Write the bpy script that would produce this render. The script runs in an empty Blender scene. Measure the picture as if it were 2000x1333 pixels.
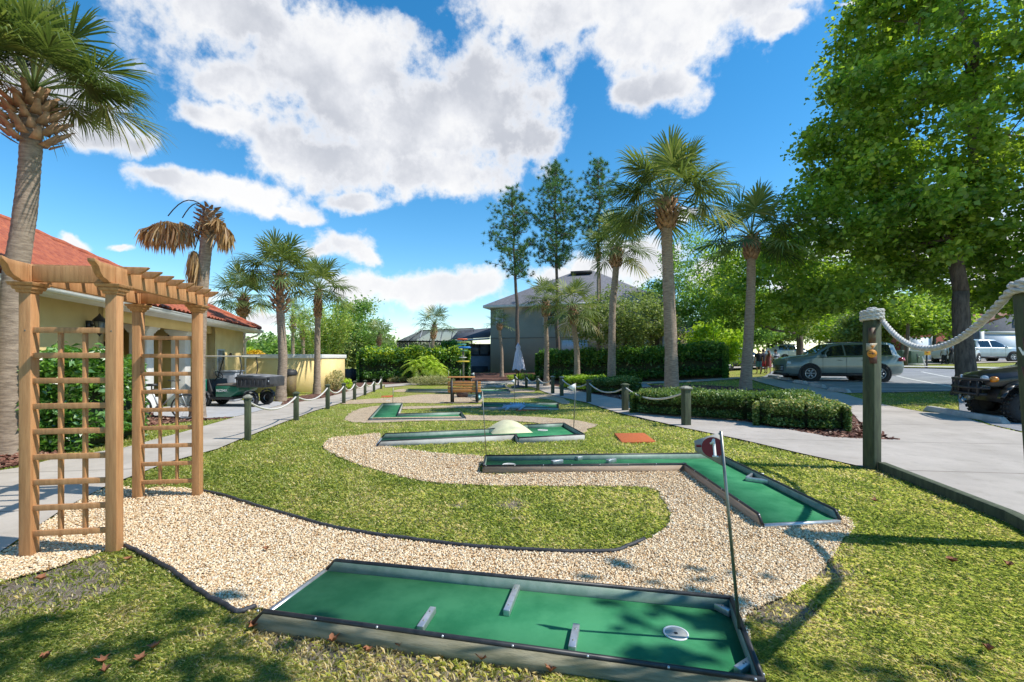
import bpy, bmesh, math, random
import numpy as np
from mathutils import Vector
from mathutils.geometry import tessellate_polygon
rng = np.random.default_rng(7); random.seed(7)
R = math.radians
S = bpy.context.scene
COL = S.collection
# ------------------------------------------------------------ camera
F = 900.0; HZ = 698.0; CZ = 1.43          # focal length, horizon line (both in photo pixels), eye height in metres
cam = bpy.data.cameras.new('camera'); co = bpy.data.objects.new('camera', cam); COL.objects.link(co)
cam.sensor_width = 36; cam.lens = 36*F/2000; cam.shift_y = (HZ-666.5)/2000; cam.clip_end = 2000; cam.clip_start = .05
co.location = (0, 0, CZ); co.rotation_euler = (R(90), 0, 0); S.camera = co
S.view_settings.view_transform = 'Standard'; S.view_settings.look = 'None'; S.view_settings.exposure = 0.93; S.view_settings.gamma = 1
# ------------------------------------------------------------ sun and sky
SUN = Vector((.79, -.13, 1)).normalized()
sl = bpy.data.lights.new('sun', 'SUN'); sl.energy = 2.85; sl.angle = R(.5); sl.color = (1, .95, .87)
so = bpy.data.objects.new('sun', sl); COL.objects.link(so); so.rotation_euler = SUN.to_track_quat('Z', 'Y').to_euler()
W = bpy.data.worlds.new('World'); S.world = W; W.use_nodes = True
class NT:
    def __init__(s, nt): s.nt = nt; s.nt.nodes.clear()
    def n(s, t, **k):
        nd = s.nt.nodes.new(t)
        for a, b in k.items(): setattr(nd, a, b)
        return nd
    def set(s, nd, i, v):
        if v is None: return
        if isinstance(v, bpy.types.NodeSocket): s.nt.links.new(v, nd.inputs[i])
        else: nd.inputs[i].default_value = v
    def m(s, op, a, b=None, c=None, clamp=False):
        nd = s.n('ShaderNodeMath', operation=op, use_clamp=clamp)
        for i, v in enumerate((a, b, c)): s.set(nd, i, v)
        return nd.outputs[0]
    def v(s, op, a, b=None, o=0):
        nd = s.n('ShaderNodeVectorMath', operation=op); s.set(nd, 0, a); s.set(nd, 1, b); return nd.outputs[o]
    def noise(s, vec, scale, detail=4, rough=.55, o=0):
        nd = s.n('ShaderNodeTexNoise'); s.set(nd, 'Vector', vec); s.set(nd, 'Scale', scale); s.set(nd, 'Detail', detail); s.set(nd, 'Roughness', rough); return nd.outputs[o]
    def ss(s, x, a, b, lo=0., hi=1.):
        nd = s.n('ShaderNodeMapRange', interpolation_type='SMOOTHSTEP'); s.set(nd, 0, x); s.set(nd, 1, a); s.set(nd, 2, b); s.set(nd, 3, lo); s.set(nd, 4, hi); return nd.outputs[0]
    def mix(s, f, a, b, mode='MIX'):
        nd = s.n('ShaderNodeMix', data_type='RGBA', blend_type=mode); s.set(nd, 0, f); s.set(nd, 6, col4(a)); s.set(nd, 7, col4(b)); return nd.outputs[2]
    def ramp(s, f, stops):
        nd = s.n('ShaderNodeValToRGB'); e = nd.color_ramp.elements
        while len(e) < len(stops): e.new(.5)
        for i, (p, c) in enumerate(stops): e[i].position = p; e[i].color = (*c, 1)
        s.set(nd, 0, f); return nd.outputs[0]
def col4(a): return (*a, 1) if isinstance(a, tuple) and len(a) == 3 else a
w = NT(W.node_tree)
sky = w.n('ShaderNodeTexSky', sky_type='NISHITA', sun_disc=False, sun_elevation=R(51.3), sun_rotation=R(99.3))
sky.air_density = 1.0; sky.dust_density = .05; sky.ozone_density = 2.2
gen = w.n('ShaderNodeTexCoord').outputs['Generated']
dirv = w.v('NORMALIZE', gen)
sx = w.n('ShaderNodeSeparateXYZ'); w.set(sx, 0, dirv)
# clouds live at fixed compass directions (azimuth, elevation) and are broken up by noise on the direction vector
wn = w.v('SUBTRACT', w.noise(dirv, 4.2, 6, .6, 1), (.5, .5, .5))
wd = w.v('ADD', dirv, w.v('SCALE', wn)); wd.node.inputs[1].default_value = (0, 0, 0)
sc = wn.node.outputs[0]; scl = w.n('ShaderNodeVectorMath', operation='SCALE'); w.set(scl, 0, wn); scl.inputs['Scale'].default_value = .13
wd = w.v('ADD', dirv, scl.outputs[0])
sw = w.n('ShaderNodeSeparateXYZ'); w.set(sw, 0, w.v('NORMALIZE', wd))
az = w.m('ARCTAN2', sw.outputs[0], sw.outputs[1]); el = w.m('ARCSINE', sw.outputs[2])
def azel(px, py):
    x, y, z = (px-1000)/F, 1, (HZ-py)/F
    return math.atan2(x, y), math.atan2(z, math.hypot(x, y))
CL = [(470,40,260,95),(640,130,330,130),(770,240,300,120),(930,215,190,130),(1010,270,110,70),(870,345,150,62),(640,300,180,80),(470,385,170,42),(330,360,70,26),(560,410,80,24),
      (440,130,120,60),(390,210,80,40),(690,385,70,28),
      (1150,20,300,90),(1290,70,240,95),(1450,20,120,70),(1232,185,62,48),(1315,165,70,52),(1520,55,50,24),(1700,0,60,10),
      (215,262,105,55),(150,210,110,75),(285,285,45,40),(40,170,120,90),(672,478,74,36),(715,494,34,22),(630,486,32,22),(700,560,60,26),(790,562,150,42),(880,560,130,38),(740,550,70,30),
      (1160,520,90,36),(1080,540,70,26),(1250,505,90,50),(1340,430,26,20),(1400,540,60,40),(130,490,50,18),(230,493,26,11),(1560,560,90,60),(1800,480,300,110),(2000,560,200,90),(520,640,60,16),(380,600,90,20),
      (-500,300,320,160),(-900,100,300,160),(2700,200,400,200),(3300,400,500,160)]
best = None
for (cx, cy, rx, ry) in CL:
    a0, e0 = azel(cx, cy); a1, _ = azel(cx+rx, cy); a2, _ = azel(cx-rx, cy); _, e1 = azel(cx, cy-ry); _, e2 = azel(cx, cy+ry)
    ra, re = (a1-a2)/2, (e1-e2)/2
    dx = w.m('MULTIPLY', w.m('SUBTRACT', az, a0), 1/ra); dy = w.m('MULTIPLY', w.m('SUBTRACT', el, e0), 1/re)
    d = w.m('SUBTRACT', 1.25, w.m('SQRT', w.m('ADD', w.m('MULTIPLY', dx, dx), w.m('MULTIPLY', dy, dy))))
    if best is None: best = d
    else:
        nd = w.n('ShaderNodeMath', operation='SMOOTH_MAX'); w.set(nd, 0, best); w.set(nd, 1, d); nd.inputs[2].default_value = .15; best = nd.outputs[0]
fine = w.noise(dirv, 11, 10, .62)
fine2 = w.noise(w.v('ADD', dirv, (.3, .2, .035)), 11, 10, .62)
dens = w.m('ADD', best, w.m('MULTIPLY', w.m('SUBTRACT', fine, .5), 2.6))
mask = w.ss(dens, .08, .70)
mask = w.m('MULTIPLY', mask, w.ss(sx.outputs[2], 0., .05))
# thick parts go grey, edges stay white; relief from the noise slope
thick = w.ss(dens, .34, .95)
big = w.ss(w.noise(w.v('ADD', dirv, (0, 0, .06)), 4.6, 7, .6), .33, .60)
shade = w.m('MULTIPLY', w.m('MULTIPLY', thick, w.m('ADD', .12, w.m('MULTIPLY', big, .88))), w.ss(sx.outputs[2], .10, .42, .30, 1.))
cc = w.ramp(shade, [(0, (1.0, 1.0, 1.0)), (.4, (.80, .82, .87)), (1, (.57, .60, .67))])
skyc = w.n('ShaderNodeHueSaturation'); w.set(skyc, 'Saturation', 1.36); w.set(skyc, 'Value', .71); w.set(skyc, 'Color', sky.outputs[0]); skyc.inputs['Hue'].default_value = .492
cm = w.v('SCALE', cc); cs = w.n('ShaderNodeVectorMath', operation='SCALE'); w.set(cs, 0, cc); cs.inputs['Scale'].default_value = 3.6
final = w.mix(mask, skyc.outputs[0], cs.outputs[0])
bg = w.n('ShaderNodeBackground'); w.set(bg, 0, final); bg.inputs[1].default_value = .15
wo = w.n('ShaderNodeOutputWorld'); w.set(wo, 0, bg.outputs[0])
W.cycles.sampling_method = 'MANUAL'; W.cycles.sample_map_resolution = 512
# ------------------------------------------------------------ terrain (thin plate spline through levelled points)
def cp(px, py, Y): return ((px-1000)/F*Y, Y, CZ-(py-HZ)/F*Y)
PTS = [(x, y, 0) for y in (-4, 1, 3.5, 6) for x in (-7, -3.5, 0, 3.5)] + [(7, -4, 0), (7, 1, 0), (6.5, 5, 0), (0, 8, 0), (-4.5, 7.9, 0), (3.6, 9.2, 0)] + [
    cp(578,822,11.7), cp(640,798,15.3), cp(692,781,19.5), cp(744,759,26.5), cp(1221,803,13.6), cp(1150,786,17), cp(1097,774,20.5), cp(1050,763,25), cp(1006,754,29),
    cp(355,801,14.6), cp(505,790,16.8), cp(620,765,23), cp(672,757,26), cp(960,728,39), cp(1090,727,37), cp(1100,740,32), cp(1400,737,31), cp(720,745,31), cp(880,743,31),
    cp(1573,743,22.5), cp(1712,743,22.5), cp(1860,815,10.8), cp(1965,832,9.4), cp(1700,915,5.94), cp(1640,850,8.5), cp(1455,760,17), cp(1500,737,24), cp(1500,729,33),
    cp(1900,735,24), cp(1750,722,30), cp(1900,713,36), cp(1880,708,38), cp(1430,722,37), (-16, 20, -.25), (-16, 10, -.1), (-22, 30, -.2), (-12, 34, -.2), (-5, 45, .1), (-20, 45, 0), (15, 45, .5), (30, 45, 1.0), (40, 45, 1.1), (20, 5, .15), (30, 20, .6)]
P = np.array(PTS, float)
def _phi(d2): return .5*d2*np.log(d2+1e-9)
_n = len(P); _A = np.zeros((_n+3, _n+3)); _d2 = ((P[:, None, :2]-P[None, :, :2])**2).sum(2)
_A[:_n, :_n] = _phi(_d2)+np.eye(_n)*6.0; _A[:_n, _n] = 1; _A[:_n, _n+1:] = P[:, :2]; _A[_n:, :_n] = _A[:_n, _n:].T
_w = np.linalg.solve(_A, np.r_[P[:, 2], 0, 0, 0])
def terr(x, y):
    x = np.clip(np.atleast_1d(np.asarray(x, float)), -25, 42); y = np.clip(np.atleast_1d(np.asarray(y, float)), -6, 46)
    out = np.empty(x.size); xf = x.ravel(); yf = y.ravel()
    for i in range(0, x.size, 20000):
        a = xf[i:i+20000]; b = yf[i:i+20000]
        out[i:i+20000] = _phi((a[:, None]-P[:, 0])**2+(b[:, None]-P[:, 1])**2)@_w[:_n]+_w[_n]+_w[_n+1]*a+_w[_n+2]*b
    return out.reshape(x.shape)
def tz(x, y): return float(terr(x, y)[0])
_ys = np.concatenate([np.arange(1., 12, .02), np.arange(12, 60, .06)])
def G(px, py, h=0.):
    """point on the ground (h above it) seen at photo pixel px, py"""
    dx, dz = (px-1000)/F, (HZ-py)/F
    f = CZ+_ys*dz-terr(_ys*dx, _ys)-h
    k = np.where(f < 0)[0]
    if len(k) == 0: Y = 60.
    else:
        i = k[0]; Y = _ys[i] if i == 0 else _ys[i-1]+(_ys[i]-_ys[i-1])*f[i-1]/(f[i-1]-f[i])
    return np.array([dx*Y, Y, CZ+dz*Y])
def V(px, py, Y): return np.array([(px-1000)/F*Y, Y, CZ+(HZ-py)/F*Y])
# ------------------------------------------------------------ materials
MATS = {}
def mat(name, c1, c2=None, scale=6, rough=.7, bump=0., bscale=60, metal=0., spec=.5, mid=None, stretch=None, detail=5, coat=0., alpha=1., trans=0.):
    if name in MATS: return MATS[name]
    m = bpy.data.materials.new(name); m.use_nodes = True; t = NT(m.node_tree); MATS[name] = m
    b = t.n('ShaderNodeBsdfPrincipled'); o = t.n('ShaderNodeOutputMaterial'); t.set(o, 0, b.outputs[0])
    tc = t.n('ShaderNodeTexCoord').outputs['Object']
    if stretch: tc = t.v('MULTIPLY', tc, stretch)
    if c2:
        f = t.ss(t.noise(tc, scale, detail, .6), .32, .68)
        t.set(b, 'Base Color', t.mix(f, c1, c2))
    else: t.set(b, 'Base Color', col4(c1))
    b.inputs['Roughness'].default_value = rough; b.inputs['Metallic'].default_value = metal; b.inputs['Specular IOR Level'].default_value = spec
    b.inputs['Coat Weight'].default_value = coat; b.inputs['Alpha'].default_value = alpha; b.inputs['Transmission Weight'].default_value = trans
    if bump:
        bp = t.n('ShaderNodeBump'); bp.inputs['Strength'].default_value = 1; bp.inputs['Distance'].default_value = bump; t.set(bp, 'Height', t.noise(tc, bscale, 4, .6)); t.set(b, 'Normal', bp.outputs[0])
    return m
def leafmat(name, stops, trans=.35, rough=.5, gloss=.12):
    if name in MATS: return MATS[name]
    m = bpy.data.materials.new(name); m.use_nodes = True; t = NT(m.node_tree); MATS[name] = m
    a = t.n('ShaderNodeAttribute', attribute_name='tint')
    c = t.ramp(a.outputs['Fac'], stops)
    d = t.n('ShaderNodeBsdfDiffuse'); t.set(d, 0, c)
    tr = t.n('ShaderNodeBsdfTranslucent'); t.set(tr, 0, t.mix(.6, c, (1.0, 1.0, .25), 'MULTIPLY'))
    tr2 = t.n('ShaderNodeHueSaturation'); t.set(tr2, 'Value', 1.7); t.set(tr2, 'Color', t.mix(.5, c, (1., .96, .25), 'MULTIPLY')); t.set(tr, 0, tr2.outputs[0])
    mx = t.n('ShaderNodeMixShader'); mx.inputs[0].default_value = trans; t.set(mx, 1, d.outputs[0]); t.set(mx, 2, tr.outputs[0])
    g = t.n('ShaderNodeBsdfGlossy'); g.inputs['Roughness'].default_value = rough
    mg = t.n('ShaderNodeMixShader'); mg.inputs[0].default_value = gloss*.4; t.set(mg, 1, mx.outputs[0]); t.set(mg, 2, g.outputs[0])
    o = t.n('ShaderNodeOutputMaterial'); t.set(o, 0, mg.outputs[0]); return m
def attrmat(name, stops, rough=.8):
    if name in MATS: return MATS[name]
    m = bpy.data.materials.new(name); m.use_nodes = True; t = NT(m.node_tree); MATS[name] = m
    a = t.n('ShaderNodeAttribute', attribute_name='tint')
    b = t.n('ShaderNodeBsdfPrincipled'); b.inputs['Roughness'].default_value = rough; t.set(b, 0, t.ramp(a.outputs['Fac'], stops))
    o = t.n('ShaderNodeOutputMaterial'); t.set(o, 0, b.outputs[0]); return m
# ------------------------------------------------------------ objects
def link_mesh(name, v, loops, starts, material, parent=None, origin=(0, 0, 0), smooth=False, tint=None, bevel=0.):
    v = np.asarray(v, np.float32).reshape(-1, 3)-np.asarray(origin, np.float32)
    me = bpy.data.meshes.new(name); me.vertices.add(len(v)); me.vertices.foreach_set('co', v.ravel())
    me.loops.add(len(loops)); me.loops.foreach_set('vertex_index', np.asarray(loops, np.int32))
    me.polygons.add(len(starts)); me.polygons.foreach_set('loop_start', np.asarray(starts, np.int32))
    me.update(calc_edges=True)
    if smooth: me.polygons.foreach_set('use_smooth', np.ones(len(starts), bool))
    if tint is not None:
        at = me.attributes.new('tint', 'FLOAT', 'POINT'); at.data.foreach_set('value', np.asarray(tint, np.float32))
    me.validate(); me.materials.append(material)
    o = bpy.data.objects.new(name, me); COL.objects.link(o)
    if parent: o.parent = parent
    else: o.location = origin
    if bevel:
        b = o.modifiers.new('bevel', 'BEVEL'); b.width = bevel; b.segments = 2; b.limit_method = 'ANGLE'; b.angle_limit = R(40)
    return o
def uni(name, v, f, material, **k):
    f = np.asarray(f, np.int32); return link_mesh(name, v, f.ravel(), np.arange(len(f))*f.shape[1], material, **k)
def tag(o, label=None, cat=None, group=None, kind=None):
    if label: o['label'] = label
    if cat: o['category'] = cat
    if group: o['group'] = group
    if kind: o['kind'] = kind
    return o
def thing(name, loc, label, cat, group=None):
    o = bpy.data.objects.new(name, None); o.empty_display_size = .2; COL.objects.link(o); o.location = loc; return tag(o, label, cat, group)
def copy_tree(o, parent=None):
    c = o.copy(); COL.objects.link(c)
    if parent: c.parent = parent
    for ch in [q for q in list(o.children)]: copy_tree(ch, c)
    return c
class MB:
    def __init__(s): s.v = []; s.f = []; s.n = 0
    def add(s, v, f):
        v = np.asarray(v, float).reshape(-1, 3); s.v.append(v); s.f += [[i+s.n for i in q] for q in f]; s.n += len(v); return s
    def box(s, c, size, rz=0., top=1., ty=None):
        x, y, z = [q/2 for q in size]; ty = top if ty is None else ty
        v = np.array([(-x,-y,-z),(x,-y,-z),(x,y,-z),(-x,y,-z),(-x*top,-y*ty,z),(x*top,-y*ty,z),(x*top,y*ty,z),(-x*top,y*ty,z)])
        cs, sn = math.cos(rz), math.sin(rz); v = np.c_[v[:, 0]*cs-v[:, 1]*sn, v[:, 0]*sn+v[:, 1]*cs, v[:, 2]]+np.array(c)
        return s.add(v, [(3,2,1,0),(4,5,6,7),(0,1,5,4),(1,2,6,5),(2,3,7,6),(3,0,4,7)])
    def beam(s, a, b, wd, ht, up=(0, 0, 1)):
        a = np.array(a, float); b = np.array(b, float); d = b-a; d /= np.linalg.norm(d)
        sd = np.cross(d, up); sd /= np.linalg.norm(sd)+1e-9; u = np.cross(sd, d)
        v = [p+i*sd*wd/2+j*u*ht/2 for p in (a, b) for i, j in ((-1,-1),(1,-1),(1,1),(-1,1))]
        return s.add(v, [(0,1,2,3),(7,6,5,4),(0,4,5,1),(1,5,6,2),(2,6,7,3),(3,7,4,0)])
    def tube(s, pts, r, n=8, caps=True):
        pts = np.asarray(pts, float); m = len(pts); r = np.ones(m)*np.asarray(r, float)
        t = np.gradient(pts, axis=0); t /= np.linalg.norm(t, axis=1)[:, None]+1e-9
        ref = np.array((0, 0, 1.)) if abs(t[0][2]) < .9 else np.array((1., 0, 0))
        u = np.cross(t[0], ref); u /= np.linalg.norm(u); vv = []
        for i in range(m):
            u = u-t[i]*np.dot(u, t[i]); u /= np.linalg.norm(u)+1e-9; w_ = np.cross(t[i], u)
            a = np.arange(n)*2*np.pi/n; vv.append(pts[i]+r[i]*(np.cos(a)[:, None]*u+np.sin(a)[:, None]*w_))
        f = [(i*n+j, i*n+(j+1)%n, (i+1)*n+(j+1)%n, (i+1)*n+j) for i in range(m-1) for j in range(n)]
        if caps: f += [tuple(range(n))[::-1], tuple((m-1)*n+j for j in range(n))]
        return s.add(np.concatenate(vv), f)
    def cyl(s, a, b, r, n=12, r2=None): return s.tube([a, b], [r, r if r2 is None else r2], n)
    def lathe(s, c, prof, n=16, axis=(0, 0, 1), start=None):
        ax = np.array(axis, float); ax /= np.linalg.norm(ax); ref = np.array((1., 0, 0)) if abs(ax[0]) < .9 else np.array((0, 1., 0))
        u = np.cross(ax, ref); u /= np.linalg.norm(u); w_ = np.cross(ax, u); c = np.array(c, float); v = []
        for r, h in prof:
            a = np.arange(n)*2*np.pi/n; v.append(c+ax*h+r*(np.cos(a)[:, None]*u+np.sin(a)[:, None]*w_))
        m = len(prof); f = [(i*n+j, i*n+(j+1)%n, (i+1)*n+(j+1)%n, (i+1)*n+j) for i in range(m-1) for j in range(n)]
        return s.add(np.concatenate(v), f)
    def prism(s, poly, z0, z1):
        n = len(poly); p = np.array(poly, float); z0 = np.ones(n)*z0; z1 = np.ones(n)*z1
        a = sum(p[i][0]*p[(i+1) % n][1]-p[(i+1) % n][0]*p[i][1] for i in range(n))
        if a < 0: p = p[::-1]; z0 = z0[::-1]; z1 = z1[::-1]
        return s.add(np.r_[np.c_[p[:, :2], z0], np.c_[p[:, :2], z1]], [tuple(range(n))[::-1], tuple(range(n, 2*n))]+[(i, (i+1) % n, n+(i+1) % n, n+i) for i in range(n)])
    def slab(s, poly3, vec):
        p = np.array(poly3, float); n = len(p); return s.add(np.r_[p, p+np.array(vec, float)], [tuple(range(n))[::-1], tuple(range(n, 2*n))]+[(i, (i+1) % n, n+(i+1) % n, n+i) for i in range(n)])
    def ball(s, c, r, n=10, sc=(1, 1, 1)):
        prof = [(max(1e-4, math.sin(t)), -math.cos(t)) for t in np.linspace(0, math.pi, n//2+2)]; k = len(s.v)
        s.lathe((0, 0, 0), prof, n); s.v[k] = s.v[k]*r*np.array(sc)+np.array(c); return s
    def map(s, fn): s.v = [fn(q) for q in s.v]; return s
    def xf(s, loc, rz):
        cs, sn = math.cos(rz), math.sin(rz)
        s.v = [np.c_[q[:, 0]*cs-q[:, 1]*sn, q[:, 0]*sn+q[:, 1]*cs, q[:, 2]]+np.array(loc) for q in s.v]; return s
    def build(s, name, material, parent=None, smooth=False, bevel=0., origin=None, label=None):
        v = np.concatenate(s.v); lo = [i for q in s.f for i in q]; st = np.cumsum([0]+[len(q) for q in s.f[:-1]])
        if origin is None:
            origin = tuple(world_loc(parent)) if parent else (0, 0, 0)
        o = link_mesh(name, v, lo, st, material, parent=parent, origin=origin, smooth=smooth, bevel=bevel)
        if label: o['label'] = label
        bm = bmesh.new(); bm.from_mesh(o.data); bmesh.ops.recalc_face_normals(bm, faces=bm.faces); bm.to_mesh(o.data); bm.free()
        if smooth: o.data.polygons.foreach_set('use_smooth', np.ones(len(o.data.polygons), bool))
        return o
def world_loc(o):
    l = Vector(o.location)
    while o.parent: o = o.parent; l += Vector(o.location)
    return l
def inpoly(x, y, poly):
    x = np.asarray(x); y = np.asarray(y); p = np.asarray(poly)[:, :2]; c = np.zeros(x.shape, bool); j = len(p)-1
    for i in range(len(p)):
        xi, yi = p[i]; xj, yj = p[j]
        c ^= ((yi > y) != (yj > y)) & (x < (xj-xi)*(y-yi)/(yj-yi+1e-12)+xi); j = i
    return c
def smooth_poly(p, k=6, jit=0., closed=True):
    p = np.array(p, float)[:, :2]; n = len(p); out = []
    for i in range(n if closed else n-1):
        a, b, c, d = (p[(i-1) % n] if closed or i else p[i]), p[i], p[(i+1) % n], (p[(i+2) % n] if closed or i+2 < n else p[(i+1) % n])
        for t in np.arange(k)/k:
            out.append(.5*((2*b)+(-a+c)*t+(2*a-5*b+4*c-d)*t*t+(-a+3*b-3*c+d)*t**3))
    out = np.array(out)
    if jit: out += rng.normal(0, jit, out.shape)
    return out
def sheet(name, poly, off, material, cell=1., label=None, cat=None, kind='structure'):
    bm = bmesh.new(); bv = [bm.verts.new((p[0], p[1], 0)) for p in poly]
    for tri in tessellate_polygon([[Vector((p[0], p[1], 0)) for p in poly]]):
        try: bm.faces.new([bv[i] for i in tri])
        except ValueError: pass
    p = np.array(poly)[:, :2]; lo = p.min(0); hi = p.max(0)
    for ax in (0, 1):
        for q in np.arange(math.ceil(lo[ax]/cell)*cell, hi[ax], cell):
            no = (1, 0, 0) if ax == 0 else (0, 1, 0); c = (q, 0, 0) if ax == 0 else (0, q, 0)
            bmesh.ops.bisect_plane(bm, geom=bm.verts[:]+bm.edges[:]+bm.faces[:], plane_co=c, plane_no=no)
    xy = np.array([v.co[:2] for v in bm.verts]); z = terr(xy[:, 0], xy[:, 1])+off
    for v, q in zip(bm.verts, z): v.co.z = q
    for f in bm.faces:
        f.normal_update()
        if f.normal.z < 0: f.normal_flip()
        f.smooth = True
    me = bpy.data.meshes.new(name); bm.to_mesh(me); bm.free(); me.materials.append(material)
    o = bpy.data.objects.new(name, me); COL.objects.link(o); return tag(o, label, cat, None, kind)
GP = lambda pts, h=0.: np.array([G(a, b, h) for a, b in pts])
# ------------------------------------------------------------ setting: ground
def groundmat():
    m = bpy.data.materials.new('lawn'); m.use_nodes = True; t = NT(m.node_tree)
    tc = t.n('ShaderNodeTexCoord').outputs['Object']
    b = t.n('ShaderNodeBsdfPrincipled'); b.inputs['Roughness'].default_value = .95; b.inputs['Specular IOR Level'].default_value = .1
    n1 = t.noise(tc, 1.3, 5, .65); n2 = t.noise(tc, 26, 6, .75); n3 = t.noise(tc, 90, 3, .7)
    g = t.mix(t.ss(n2, .35, .65), (.20, .27, .04), (.40, .45, .08))
    g = t.mix(t.ss(t.m('ADD', n1, t.m('MULTIPLY', n3, .35)), .58, .82), g, (.38, .33, .12))
    g = t.mix(t.ss(n3, .28, .45, .55, 0.), g, (.05, .06, .02))
    a = t.n('ShaderNodeAttribute', attribute_name='tint').outputs['Fac']
    d = t.mix(t.ss(t.noise(tc, 35, 6, .7), .3, .7), (.21, .16, .11), (.50, .43, .35))
    f = t.ss(t.m('ADD', a, t.m('MULTIPLY', t.m('SUBTRACT', n2, .5), 1.1)), .35, .7)
    t.set(b, 'Base Color', t.mix(f, g, d))
    bp = t.n('ShaderNodeBump'); bp.inputs['Distance'].default_value = .05; t.set(bp, 'Height', t.m('ADD', n2, t.m('MULTIPLY', n3, .6))); t.set(b, 'Normal', bp.outputs[0])
    o = t.n('ShaderNodeOutputMaterial'); t.set(o, 0, b.outputs[0]); return m
BARE = [(*V(340,1130,1)[:0], )][:0]
for px, py, r in [(60,1125,.42),(150,1120,.30),(20,1180,.25),(210,1150,.16),(560,1240,.26),(620,1230,.24),(690,1290,.26),(760,1285,.24),(860,1300,.26),(930,1320,.24),(1010,1325,.2),(820,1275,.16),(60,1180,.15),(390,1240,.12),(1580,1080,.25),(120,1190,.13),(260,1200,.12),(1000,985,.22),(895,985,.12),(1010,1010,.1),(1500,1120,.25),(1610,1060,.2),(1560,1190,.2),(1640,1120,.25),(1490,1200,.2),(1700,1200,.12),(1850,1330,.2),(1900,960,.35),(1760,930,.3),(540,1190,.15),(700,1262,.16),(300,1310,.12)]:
    g_ = G(px, py); BARE.append((g_[0], g_[1], r))
def bare(x, y):
    s = np.zeros(np.shape(x))
    for a, b, r in BARE: s += np.exp(-((x-a)**2+((y-b)*1.2)**2)/(r*r))
    return np.clip(s, 0, 1)
def axis(fine, lim, step, far): 
    a = list(np.arange(0, fine, step)); s = step
    while a[-1] < lim: s = min(s*1.12, far); a.append(a[-1]+s)
    return np.array(a)
xa = axis(5, 400, .12, 20); gx = np.r_[-xa[::-1][:-1], xa]; ya = axis(7, 420, .12, 20); gy = np.r_[-axis(2, 60, .5, 8)[::-1][:-1], ya]
XX, YY = np.meshgrid(gx, gy); ZZ = terr(XX.ravel(), YY.ravel()).reshape(XX.shape); nx = len(gx)
ii = np.arange((len(gy)-1)*nx).reshape(-1, nx)[:, :-1].ravel()
ground = uni('ground', np.c_[XX.ravel(), YY.ravel(), ZZ.ravel()-.012], np.c_[ii, ii+1, ii+nx+1, ii+nx], groundmat(), smooth=True, tint=bare(XX.ravel(), YY.ravel()))
tag(ground, kind='structure')
# ------------------------------------------------------------ paths, gravel, mulch, asphalt
def concmat(name, c1, c2, joints=1.5, ang=0.):
    m = bpy.data.materials.new(name); m.use_nodes = True; t = NT(m.node_tree)
    tc = t.n('ShaderNodeTexCoord').outputs['Object']; mp = t.n('ShaderNodeMapping'); t.set(mp, 0, tc); mp.inputs['Rotation'].default_value = (0, 0, ang); q = mp.outputs[0]
    b = t.n('ShaderNodeBsdfPrincipled'); b.inputs['Roughness'].default_value = .85; b.inputs['Specular IOR Level'].default_value = .25
    c = t.mix(t.ss(t.noise(q, .9, 7, .68), .3, .7), c1, c2); c = t.mix(t.ss(t.noise(q, 55, 4, .7), .5, .75, 0, .25), c, (.25, .22, .18))
    c = t.mix(t.ss(t.noise(q, 3.1, 8, .75), .52, .70, 0, .5), c, (.30, .265, .215))
    if joints:
        s = t.n('ShaderNodeSeparateXYZ'); t.set(s, 0, q); fr = t.m('PINGPONG', s.outputs[1], joints/2)
        j = t.ss(fr, .007, .016, .75, 0.); c = t.mix(j, c, (.12, .10, .08))
    t.set(b, 'Base Color', c)
    bp = t.n('ShaderNodeBump'); bp.inputs['Distance'].default_value = .004; t.set(bp, 'Height', t.noise(q, 90, 4, .7)); t.set(b, 'Normal', bp.outputs[0])
    o = t.n('ShaderNodeOutputMaterial'); t.set(o, 0, b.outputs[0]); return m
conc = concmat('concrete', (.52, .465, .40), (.40, .355, .30), 1.6, R(-8)); conc2 = concmat('concrete_right', (.51, .455, .40), (.40, .355, .31), 2.1, R(7))
asph = mat('asphalt', (.23, .235, .25), (.30, .305, .32), 1.2, .9, .01, 120); pad = concmat('pad_concrete', (.47, .47, .47), (.39, .39, .40), 0)
def gravmat():
    m = bpy.data.materials.new('gravel'); m.use_nodes = True; t = NT(m.node_tree)
    tc = t.n('ShaderNodeTexCoord').outputs['Object']; b = t.n('ShaderNodeBsdfPrincipled'); b.inputs['Roughness'].default_value = .85
    v = t.n('ShaderNodeTexVoronoi'); t.set(v, 'Vector', tc); v.inputs['Scale'].default_value = 52
    sp = t.n('ShaderNodeSeparateColor'); t.set(sp, 0, v.outputs['Color'])
    c = t.ramp(sp.outputs[0], [(0, (.36, .24, .13)), (.25, (.60, .43, .26)), (.5, (.76, .58, .38)), (.75, (.82, .68, .49)), (1, (.60, .37, .18))])
    c = t.mix(t.ss(v.outputs['Distance'], .010, .016, 0., .7), c, (.10, .065, .04)) if False else c
    c = t.mix(t.ss(t.noise(tc, 2.2, 5, .6), .45, .75, 0, .35), c, (.36, .27, .20))
    t.set(b, 'Base Color', c)
    bp = t.n('ShaderNodeBump', invert=True); bp.inputs['Distance'].default_value = .03; t.set(bp, 'Height', v.outputs['Distance']); t.set(b, 'Normal', bp.outputs[0])
    o = t.n('ShaderNodeOutputMaterial'); t.set(o, 0, b.outputs[0]); return m
gravel = gravmat()
mulch = mat('mulch', (.09, .035, .022), (.22, .11, .075), 22, .95, .05, 30, detail=8)
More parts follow.
